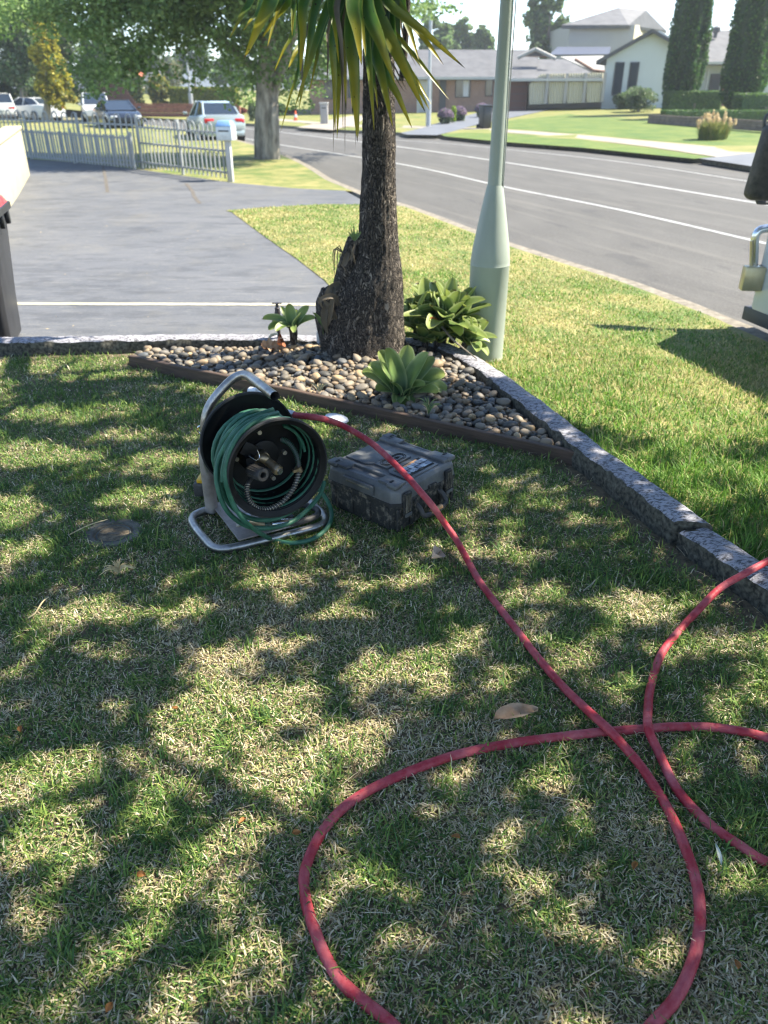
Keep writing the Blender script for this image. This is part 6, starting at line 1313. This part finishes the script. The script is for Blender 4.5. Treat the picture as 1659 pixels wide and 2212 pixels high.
def cypress(x, y, ww, top, label, seed):
    g_ = fp(x, y); s = depth_of(g_) / FPX; w_ = ww * s / 2; h_ = 8.0; t = empty('cypress_tree', g_, label, 'cypress tree', group='tall pencil cypresses in front of the white house')
    obj('trunk', MB().tube([(0, 0, -.1), (0, 0, 6)], .10, 8).mesh('trunk'), M['bark'], t)
    r = np.random.default_rng(seed); n = 26000; z = r.random(n); a = r.uniform(0, 2 * np.pi, n); prof_ = np.interp(z, [0, .06, .2, .5, .8, 1], [.35, .75, 1, .98, .8, .1]) * (1 + .10 * np.sin(a * 5 + z * 9) + .06 * np.sin(a * 11 - z * 25)); rad = w_ * prof_ * (r.random(n) ** .12)
    P = np.stack([np.cos(a) * rad, np.sin(a) * rad, .25 + z * h_], 1); me = cloud_pts(P, .14, [(.020, .065, .018), (.028, .085, .02), (.04, .115, .022), (.08, .17, .03)], seed); obj('crown', me, M['leaf'], t)
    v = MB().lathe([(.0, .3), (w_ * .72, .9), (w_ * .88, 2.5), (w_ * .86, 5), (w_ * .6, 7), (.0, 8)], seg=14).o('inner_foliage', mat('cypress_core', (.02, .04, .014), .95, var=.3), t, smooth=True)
cypress(1462, 246, 78, 0, 'pencil cypress with narrower crown in front of the white gable', 21)
cypress(1592, 252, 92, 0, 'wider pencil cypress at the right beside the porch of the white house', 22)
blob('box_hedge', 1497, 248, 112, 44, 'tall clipped box hedge block between the two cypresses', G1 + [(.10, .19, .03)], 9000, .08, 'hedge', 'clipped box hedges above the retaining wall', 23, boxy=.6)
blob('box_hedge', 1650, 258, 108, 48, 'tall clipped box hedge block right of the second cypress', G1 + [(.10, .19, .03)], 9000, .08, 'hedge', 'clipped box hedges above the retaining wall', 24, boxy=.6)
blob('box_hedge', 1550, 262, 235, 20, 'long low clipped hedge along the top of the retaining wall', G1 + [(.08, .18, .03)], 9000, .07, 'hedge', 'clipped box hedges above the retaining wall', 25, boxy=.25)
a_, b_ = fp(1400, 266), fp(1660, 288); L_ = (b_ - a_).length; t = empty('retaining_wall', a_, 'low brown sleeper retaining wall below the clipped hedges', 'wall', rz=math.atan2(b_.y - a_.y, b_.x - a_.x))
for k in range(3): MB().box((L_ / 2 + .5, .0, .06 + k * .135), (L_ + 1, .10, .13)).o('sleeper', M['retain'], t, bevel=.01)
# ornamental grass
g_ = fp(1538, 302); t = empty('ornamental_grass', g_, 'straw-plumed ornamental grass clump on the green lawn', 'ornamental grass')
P = []; r = np.random.default_rng(5); n = 2400; a = r.uniform(0, 6.28, n); q = r.random(n) ** .6; l = r.uniform(.5, 1.0, n); V = []; 
X_ = np.cos(a) * .55 * r.random(n); Y_ = np.sin(a) * .45 * r.random(n)
me = blades('grass_blades', X_, Y_, np.zeros(n), l * .85, np.full(n, .02), q * .7, np.array([(.22, .25, .08), (.30, .28, .10), (.16, .22, .06)])[r.integers(0, 3, n)]); obj('blades', me, M['grass'], t)
cl = [(math.cos(k * 2.4) * .75 * (k / 28) ** .5, math.sin(k * 2.4) * .6 * (k / 28) ** .5, .82 + .12 * math.sin(k * 1.7) - .25 * (k / 28), .06, .06, .14, 1) for k in range(28)]
obj('plumes', leafcloud('plumes', cl, 2600, .05, [(.62, .48, .28), (.55, .42, .26), (.70, .58, .38)], 6), M['leaf'], t)
# poles, cone, letterbox pillar, small things
g_ = fp(925, 273); t = empty('street_pole', g_, 'thin galvanised street pole on the verge in front of the brick house', 'pole'); MB().tube([(0, 0, 0), (0, 0, 1.2)], .13, 12).tube([(0, 0, 1.2), (0, 0, 9)], .075, 10).o('pole_shaft', M['galv'], t, smooth=True); MB().tube([(0, 0, 8.8), (-.8, -.3, 9.3)], .04, 8).o('pole_arm', M['galv'], t)
g_ = fp(416, 250); t = empty('street_pole', g_, 'pale street pole standing in front of the yellow-green hedge', 'pole'); MB().tube([(0, 0, 0), (0, 0, 1.4)], .16, 12).tube([(0, 0, 1.4), (0, 0, 9)], .09, 10).o('pole_shaft', M['galv'], t, smooth=True); MB().tube([(0, 0, 8.8), (.8, -.3, 9.3)], .04, 8).o('pole_arm', M['galv'], t)
g_ = fp(701, 268); t = empty('letterbox_pillar', g_, 'pale rendered letterbox pillar on the lawn of the brick house', 'letterbox'); MB().box((0, 0, .5), (.42, .38, 1.0)).o('pillar', M['wall_pale'], t, bevel=.02); MB().box((0, 0, 1.03), (.5, .46, .07)).o('capping', M['trim_white'], t, bevel=.01); MB().box((0, -.195, .8), (.24, .02, .05)).o('mail_slot', M['trim_dark'], t)
g_ = fp(639, 261); t = empty('traffic_cone', g_, 'orange and white traffic cone on the dry lawn', 'traffic cone'); t.scale = (.7, .7, .7); MB().lathe([(.0, .78), (.05, .76), (.10, .50)], seg=16).o('cone_top', M['orange'], t, smooth=True); MB().lathe([(.14, .28), (.17, .05)], seg=16).o('cone_body', M['orange'], t, smooth=True); MB().lathe([(.10, .50), (.14, .28)], seg=16).o('reflective_band', M['white_plastic'], t, smooth=True); MB().box((0, 0, .03), (.42, .42, .05)).o('cone_base', M['orange'], t, bevel=.01)
# left far gardens
blob('shrub', 290, 236, 64, 84, 'tall dark rounded shrub at the end of the brown paling fence', G1 + GG + GY[:1], 7000, .22, seed=41)
blob('shrub', 349, 236, 52, 68, 'rounded golden-green shrub right of the tall dark shrub', GG + GY, 6000, .20, seed=42)
blob('shrub', 376, 210, 56, 72, 'bronze tinted bushy shrub behind the clipped hedge', GG + [(.25, .18, .08)], 5000, .22, seed=43)
blob('box_hedge', 440, 238, 140, 42, 'long yellow-green clipped hedge beyond the leaning street pole', [(.16, .20, .03), (.26, .25, .04), (.10, .15, .03)], 12000, .16, 'hedge', None, 44, boxy=.8)
blob('shrub', 546, 262, 18, 44, 'narrow grey-green shrub left of the street tree trunk', GG, 2000, .14, seed=45)
blob('shrub', 585, 250, 90, 26, 'low dark shrub row at the left end of the brick house', G1, 4000, .2, seed=46)
ORD = ['leftmost', 'second from left', 'third from left', 'middle', 'third from right', 'second from right', 'rightmost']
for k in range(7):
    blob('red_shrub', 500 + k * 22, 246, 24, 12, ORD[k] + ' low red-leaved shrub in the row below the far hedge', [(.22, .04, .04), (.16, .04, .03)], 600, .14, 'shrub', 'low red-leaved shrubs below the far hedge', 60 + k)
a_, b_ = fp(212, 250), fp(296, 252); L_ = (b_ - a_).length; t = empty('paling_fence', a_, 'dark brown timber paling fence stepping down beside the shrubs', 'fence', rz=math.atan2(b_.y - a_.y, b_.x - a_.x)); n = 30
for k in range(n): 
    f_ = k / n; h = 2.1 - 1.3 * max(0, (f_ - .72) / .28) ** .8; MB().box((L_ * (k + .5) / n, 0, h / 2), (L_ / n * .92, .03 + .01 * (k % 2), h)).o('paling', M['brownfence'], t)
a_, b_ = fp(290, 252), fp(520, 252); L_ = (b_ - a_).length; t = empty('brick_wall', a_, 'low red brick garden wall below the clipped hedge', 'wall', rz=math.atan2(b_.y - a_.y, b_.x - a_.x))
for k in range(3): MB().box((L_ / 2, .0, .13 + k * .24), (L_, .22, .225)).o('brick_course', M['redbrick'], t, bevel=.01)
MB().box((L_ / 2, 0, .77), (L_ + .1, .28, .06)).o('wall_capping', M['redbrick'], t)

# ------------------------------------------------------------------ vehicles
def car(loc, rz, paint, label, L_=4.6, Wd=1.8, Ht=1.45, kind='sedan', scale=1):
    t = empty('parked_car', loc, label, 'car', rz=rz)
    # stations along x (front = +x): x, z bottom, z top(belt), half width
    hw = Wd / 2
    st = [(-L_ / 2, .45, .80, hw * .80), (-L_ / 2 + .08, .30, .98, hw * .92), (-L_ / 2 + .45, .22, 1.02, hw), (-.9, .20, .98, hw), (.0, .20, .95, hw), (.9, .20, .93, hw), (1.5, .22, .86, hw * .98), (L_ / 2 - .25, .26, .74, hw * .92), (L_ / 2, .40, .60, hw * .75)]
    if kind == 'van': st = [(x, a, b_ + (.10 if x < 1.4 else .12), c) for x, a, b_, c in st]
    v = []; m_ = 10
    for x, z0, z1, w_ in st:
        q = [(-w_ * .86, z0), (-w_ * .97, z0 + .10), (-w_, (z0 + z1) / 2), (-w_ * .96, z1 - .06), (-w_ * .80, z1), (w_ * .80, z1), (w_ * .96, z1 - .06), (w_, (z0 + z1) / 2), (w_ * .97, z0 + .10), (w_ * .86, z0)]
        v += [(x, y, z) for y, z in q]
    f = [(i * m_ + k, (i + 1) * m_ + k, (i + 1) * m_ + (k + 1) % m_, i * m_ + (k + 1) % m_) for i in range(len(st) - 1) for k in range(m_)] + [tuple(range(m_)), tuple((len(st) - 1) * m_ + k for k in range(m_ - 1, -1, -1))]
    MB().add(v, f).o('body', paint, t, smooth=True)
    zb_ = .94 + (.1 if kind == 'van' else 0)
    if kind == 'sedan': cs = [(-1.75, zb_ + .04, hw * .78), (-1.15, Ht - .06, hw * .66), (-.6, Ht, hw * .66), (.2, Ht - .01, hw * .66), (1.25, zb_ - .02, hw * .80)]
    else: cs = [(-2.15, zb_ + .04, hw * .84), (-1.95, Ht - .05, hw * .74), (-1.0, Ht, hw * .74), (.3, Ht - .02, hw * .72), (1.25, zb_ - .02, hw * .82)]
    v = []
    for x, z, w_ in cs: v += [(x, -w_, z), (x, w_, z)]
    for x, z, w_ in cs: v += [(x, -hw * .86, zb_ - .06), (x, hw * .86, zb_ - .06)]
    n_ = len(cs); f = []
    for i in range(n_ - 1): f += [(2 * i, 2 * i + 2, 2 * n_ + 2 * i + 2, 2 * n_ + 2 * i), (2 * i + 1, 2 * n_ + 2 * i + 1, 2 * n_ + 2 * i + 3, 2 * i + 3)]
    f += [(0, 1, 3, 2), (2 * n_ - 4, 2 * n_ - 3, 2 * n_ - 1, 2 * n_ - 2)]
    MB().add(v, f).o('cabin_glass', M['glass'], t)
    v = []; f = []
    for i in range(1, n_ - 1): x, z, w_ = cs[i]; v += [(x, -w_ - .01, z - .03), (x, -w_ * .9, z + .012), (x, w_ * .9, z + .012), (x, w_ + .01, z - .03)]
    for i in range(n_ - 3): f += [(4 * i + k, 4 * i + 4 + k, 4 * i + 5 + k, 4 * i + 1 + k) for k in range(3)]
    MB().add(v, f).o('roof_panel', paint, t, smooth=True)
    for s in (-1, 1):
        for i, j in ((0, 1), (n_ - 2, n_ - 1)):
            MB().tube([(cs[i][0], s * cs[i][2], cs[i][1]), (cs[j][0], s * cs[j][2], cs[j][1])], .045, 6).o('pillar', paint, t)
        MB().tube([(-.3, s * hw * .66, Ht - .03), (-.3, s * hw * .86, zb_)], .04, 6).o('pillar', paint, t)
        MB().box((-L_ / 2 + .06, s * hw * .66, .80), (.12, hw * .42, .16)).o('tail_light', M['redlens'], t, bevel=.03)
        MB().box((L_ / 2 - .14, s * hw * .66, .64), (.14, hw * .36, .12)).o('headlight', M['lens'], t, bevel=.03)
        MB().box((.95, s * (hw + .07), 1.0), (.12, .16, .12)).o('side_mirror', paint, t, bevel=.03)
        for x in (-1.35, 1.38):
            w_ = MB().tube([(x, s * (hw - .20), .32), (x, s * (hw + .01), .32)], .32, 24).o('wheel', M['tyre'], t, smooth=True)
            MB().lathe([(0, .0), (.19, .005), (.21, .02)], (x, s * (hw + .012), .32), 20, Matrix.Rotation(R(90 if s < 0 else -90), 4, 'X')).o('rim', M['rim'], w_, smooth=True)
    MB().box((-L_ / 2 - .01, 0, .72), (.03, .38, .12)).o('number_plate', M['white_plastic'], t)
    MB().box((-L_ / 2 + .10, 0, .36), (.22, hw * 1.7, .22)).o('rear_bumper', paint if kind == 'sedan' else M['trim_dark'], t, bevel=.06)
    return t
# parked silver sedan: rear towards us
d_road = (NK[10] - NK[8]); rd = math.atan2(d_road.y, d_road.x)
c0 = G(478, 312, ZR); c0 = G(462, 304, ZR); car((c0.x, c0.y + .3, ZR), R(112), M['silver_paint'], 'silver-blue sedan parked on the near side of the road beyond the mailbox')
c1 = fp(5, 262); car(G(2, 262, ZR), R(118), M['white_paint'], 'white hatchback with a red tail light cut off by the left edge', kind='van', Ht=1.6)
p = G(72, 262, ZR); car(p, R(150), M['white_paint'], 'low white car half hidden behind the picket fence at far left', Ht=1.35)
p = G(212, 263, ZR); car(p, R(-70), M['white_paint'], 'white four-wheel drive facing us in front of the brown paling fence', kind='van', Ht=1.62)
p = G(258, 279, ZR); car(p, R(-62), M['dark_paint'], 'dark blue car with its nose showing above the fence', Ht=1.35)

# ------------------------------------------------------------------ white truck at the right edge
kd = (NK[1] - NK[2]); kd.z = 0; kd.normalize(); th0 = math.atan2(kd.y, kd.x)     # towards the camera side
fc = W(1636, 560, 6.75); t = empty('work_truck', (fc.x, fc.y, ZR), 'white work truck parked at the kerb, only its mirror and edge visible', 'truck', rz=th0)
# local x runs along the kerb towards the camera, local y across the road (away from the verge)
sgn = 1
MB().prism([(.0, .08), (.05, .0), (2.0, .0), (2.0, 1.75), (.0, 1.75)], .30, 1.05).o('cab_lower', M['white_paint'], t, bevel=.03)
v = [(.10, .03, 1.04), (2.0, .03, 1.04), (2.0, 1.72, 1.04), (.10, 1.72, 1.04), (.55, .16, 1.86), (1.95, .16, 1.86), (1.95, 1.6, 1.86), (.55, 1.6, 1.86)]
MB().add(v, [(0, 3, 2, 1), (4, 5, 6, 7), (0, 1, 5, 4), (1, 2, 6, 5), (2, 3, 7, 6), (3, 0, 4, 7)]).o('cab_upper', M['white_paint'], t, bevel=.05)
MB().box((1.0, .07, 1.45), (.9, .03, .5), mtx=Matrix.Rotation(R(-9), 4, 'X')).o('side_window', M['glass'], t)
MB().prism([(2.1, -.02), (5.6, -.02), (5.6, 1.8), (2.1, 1.8)], .75, 1.95).o('service_body', M['white_paint'], t, bevel=.02)
MB().box((2.8, .9, .55), (5.4, .9, .2)).o('chassis', M['trim_dark'], t)
MB().box((.25, .06, .25), (.6, .10, .12)).o('sill_trim', M['trim_dark'], t, bevel=.01)
for x in (.75, 4.4):
    for y in (.14, 1.62): MB().tube([(x, y - .11, .36), (x, y + .11, .36)], .36, 28).o('wheel', M['tyre'], t, smooth=True)
# mirror on its bracket, hanging padlock on a chrome loop
q = Vector(W(1661, 352, 6.68)) - Vector((fc.x, fc.y, ZR)); q = Matrix.Rotation(-th0, 3, 'Z') @ q
o = MB().box((0, 0, 0), (.24, .15, .56)).o('wing_mirror', M['black_rubber'], t, bevel=.06, bseg=4); o.location = q; o.rotation_euler = (R(3), R(4), -th0)
def TL(px, py, Y=6.72): 
    r_ = Vector(W(px, py, Y)) - Vector((fc.x, fc.y, ZR)); return Matrix.Rotation(-th0, 3, 'Z') @ r_
MB().tube([TL(1637, 425), TL(1636, 435), TL(1642, 438), TL(1675, 438), TL(1690, 430)], .014, 8, smooth_path=4).o('mirror_arm', M['trim_dark'], t, smooth=True); MB().tube([TL(1650, 280), TL(1656, 250), TL(1690, 230)], .014, 8, smooth_path=4).o('mirror_arm', M['trim_dark'], t, smooth=True)
pk = MB().tube([TL(1628, 585), TL(1630, 545), TL(1631, 515), TL(1638, 500), TL(1652, 494), TL(1672, 494)], .034, 12, smooth_path=5).o('chrome_loop', M['steel'], t, smooth=True)
MB().tube([TL(1622, 590, 6.68), TL(1624, 520, 6.68)], .014, 8).o('lock_shackle', M['padlock'], t, smooth=True)
c_ = TL(1625, 601, 6.66)
o = MB().prism([(-.085, -.05), (.085, -.05), (.085, .05), (-.085, .05)], -.10, .10).o('padlock', M['padlock'], t, bevel=.014); o.location = c_; o.rotation_euler = (0, 0, -th0 - .1)
MB().box(TL(1647, 600, 6.7), (.03, .12, .22)).o('lock_bracket', M['trim_dark'], t, bevel=.01)

# ------------------------------------------------------------------ unseen shade tree on the verge, crown gaps shaped to the lawn's lit patches
E_ = lambda x, y, rx, ry: (x, y, rx, ry)
LIT = [(150, 888, 130, 16), (60, 985, 110, 24), (255, 940, 60, 14), (345, 1000, 70, 22), (30, 1110, 60, 30), (290, 1080, 60, 20),
       (30, 1190, 55, 28), (190, 1325, 100, 28), (60, 1400, 50, 20), (445, 1430, 75, 34), (560, 1405, 60, 26), (585, 1255, 60, 22), (690, 1190, 50, 14),
       (500, 1560, 110, 45), (180, 1640, 80, 30), (330, 1590, 60, 25), (35, 1700, 50, 50), (560, 1650, 80, 45), (350, 1720, 90, 45), (700, 1630, 70, 40), (835, 1445, 100, 30), (640, 1530, 60, 24), (800, 1560, 60, 26),
       (1000, 1390, 50, 24), (1150, 1275, 70, 24), (1380, 1320, 90, 32), (1150, 1090, 60, 16), (1030, 1075, 30, 14), (1010, 1190, 110, 20), (1200, 1400, 70, 22), (880, 1245, 40, 34), (720, 1320, 50, 16), (1090, 1470, 50, 18),
       (130, 1800, 100, 44), (460, 1850, 90, 60), (320, 1930, 90, 55), (100, 1960, 50, 20), (560, 1780, 60, 40), (230, 2050, 60, 26),
       (890, 1905, 130, 36), (1080, 1830, 45, 70), (950, 1720, 28, 28), (1240, 2030, 60, 75), (860, 2000, 50, 40), (700, 2010, 28, 60), (520, 2090, 100, 55), (40, 2130, 50, 50), (1180, 1930, 40, 40), (400, 2180, 60, 30),
       (1520, 1380, 70, 26), (1340, 1480, 60, 20), (1620, 1500, 40, 18), (1560, 1700, 40, 26), (1290, 1770, 30, 30), (1400, 2100, 40, 40), (1480, 960, 70, 16), (1600, 1000, 60, 18), (1420, 910, 60, 14), (1550, 1070, 50, 14), (1330, 965, 30, 14), (470, 1500, 90, 40), (430, 1640, 120, 50), (620, 1700, 60, 50), (250, 1420, 60, 20), (130, 2170, 60, 30), (930, 1480, 60, 24), (1030, 2010, 40, 40), (780, 1260, 40, 18)]
lit = []
for x, y, rx, ry in LIT:
    c = G(x, y, 0); ex = abs(G(x + rx, y, 0).x - c.x); ey = abs(G(x, y - ry, 0).y - G(x, y + ry, 0).y) / 2; lit.append((c.x, c.y, ex * 1.2, ey * 1.2))
lit = np.array(lit)
r = np.random.default_rng(12); n = 9000
zc = r.uniform(2.5, 3.7, n); gx = r.uniform(-2.6, 3.4, n); gy = r.uniform(-.6, 4.35, n)
keep = np.ones(n, bool)
dd = ((gx[:, None] - lit[None, :, 0]) / lit[None, :, 2]) ** 2 + ((gy[:, None] - lit[None, :, 1]) / lit[None, :, 3]) ** 2
keep &= dd.min(1) > 1.0 + r.uniform(0, .35, n)
lim = 4.25 - .10 * (gx + 2) + .25 * np.sin(gx * 3); keep &= gy < lim
keep &= ~((gx > 1.05) & (vnoise(gx, gy, .20, 91) < .42)); keep &= ~((gx > 1.0) & (gy > 3.9 - (gx - 1.0) * .12))
vn = vnoise(gx, gy, .16, 40); keep &= vn > .14
gx, gy, zc = gx[keep], gy[keep], zc[keep]
kx = gx + SUN.x / SUN.z * zc; ky = gy + SUN.y / SUN.z * zc; n = len(gx); per = 8
P = np.repeat(np.stack([kx, ky, zc], 1), per, 0) + r.normal(0, .028, (n * per, 3))
bt = Vector((6.4, -.9, -.4)); 
st_ = empty('shade_tree', bt, 'leafy shade tree on the verge beside the photographer that dapples the lawn', 'tree')
obj('crown', cloud_pts(P - np.array(bt), .085, G1, 3), mat('thick_leaf', (1, 1, 1), .5, attr='col', transl=.15), st_)
obj('trunk', trunkmesh([(0, 0, 0), (-.1, .2, 1.5), (-.5, .9, 3.0), (-1.0, 1.6, 4.2)], .2, .1), M['bark'], st_)
for q in ((1.2, 2.8, 3.6), (4.6, 3.2, 3.9), (2.8, .6, 3.9), (5.6, 1.6, 3.7), (3.4, 4.4, 4.2), (2.0, 2.0, 4.4)):
    e = Vector(q) - bt; obj('branch', MB().tube([(-.3, .6, 2.4), e * .5 + Vector((-.2, .3, 1.6)), e], lambda s: .06 * (1.1 - s), 8, smooth_path=5).mesh('branch', True), M['bark'], st_)
print('canopy leaves', len(P))

# ------------------------------------------------------------------ air
hm = bpy.data.materials.new('air_haze'); hm.use_nodes = True; n = hm.node_tree.nodes; n.remove(n['Principled BSDF'])
pv = n.new('ShaderNodeVolumePrincipled'); pv.inputs['Color'].default_value = (.86, .92, 1, 1); pv.inputs['Density'].default_value = .0007; pv.inputs['Anisotropy'].default_value = .3
hm.node_tree.links.new(pv.outputs[0], n['Material Output'].inputs['Volume'])
MB().box((0, 640, 19.4), (1900, 1560, 41.2)).o('haze', hm, kind='stuff')
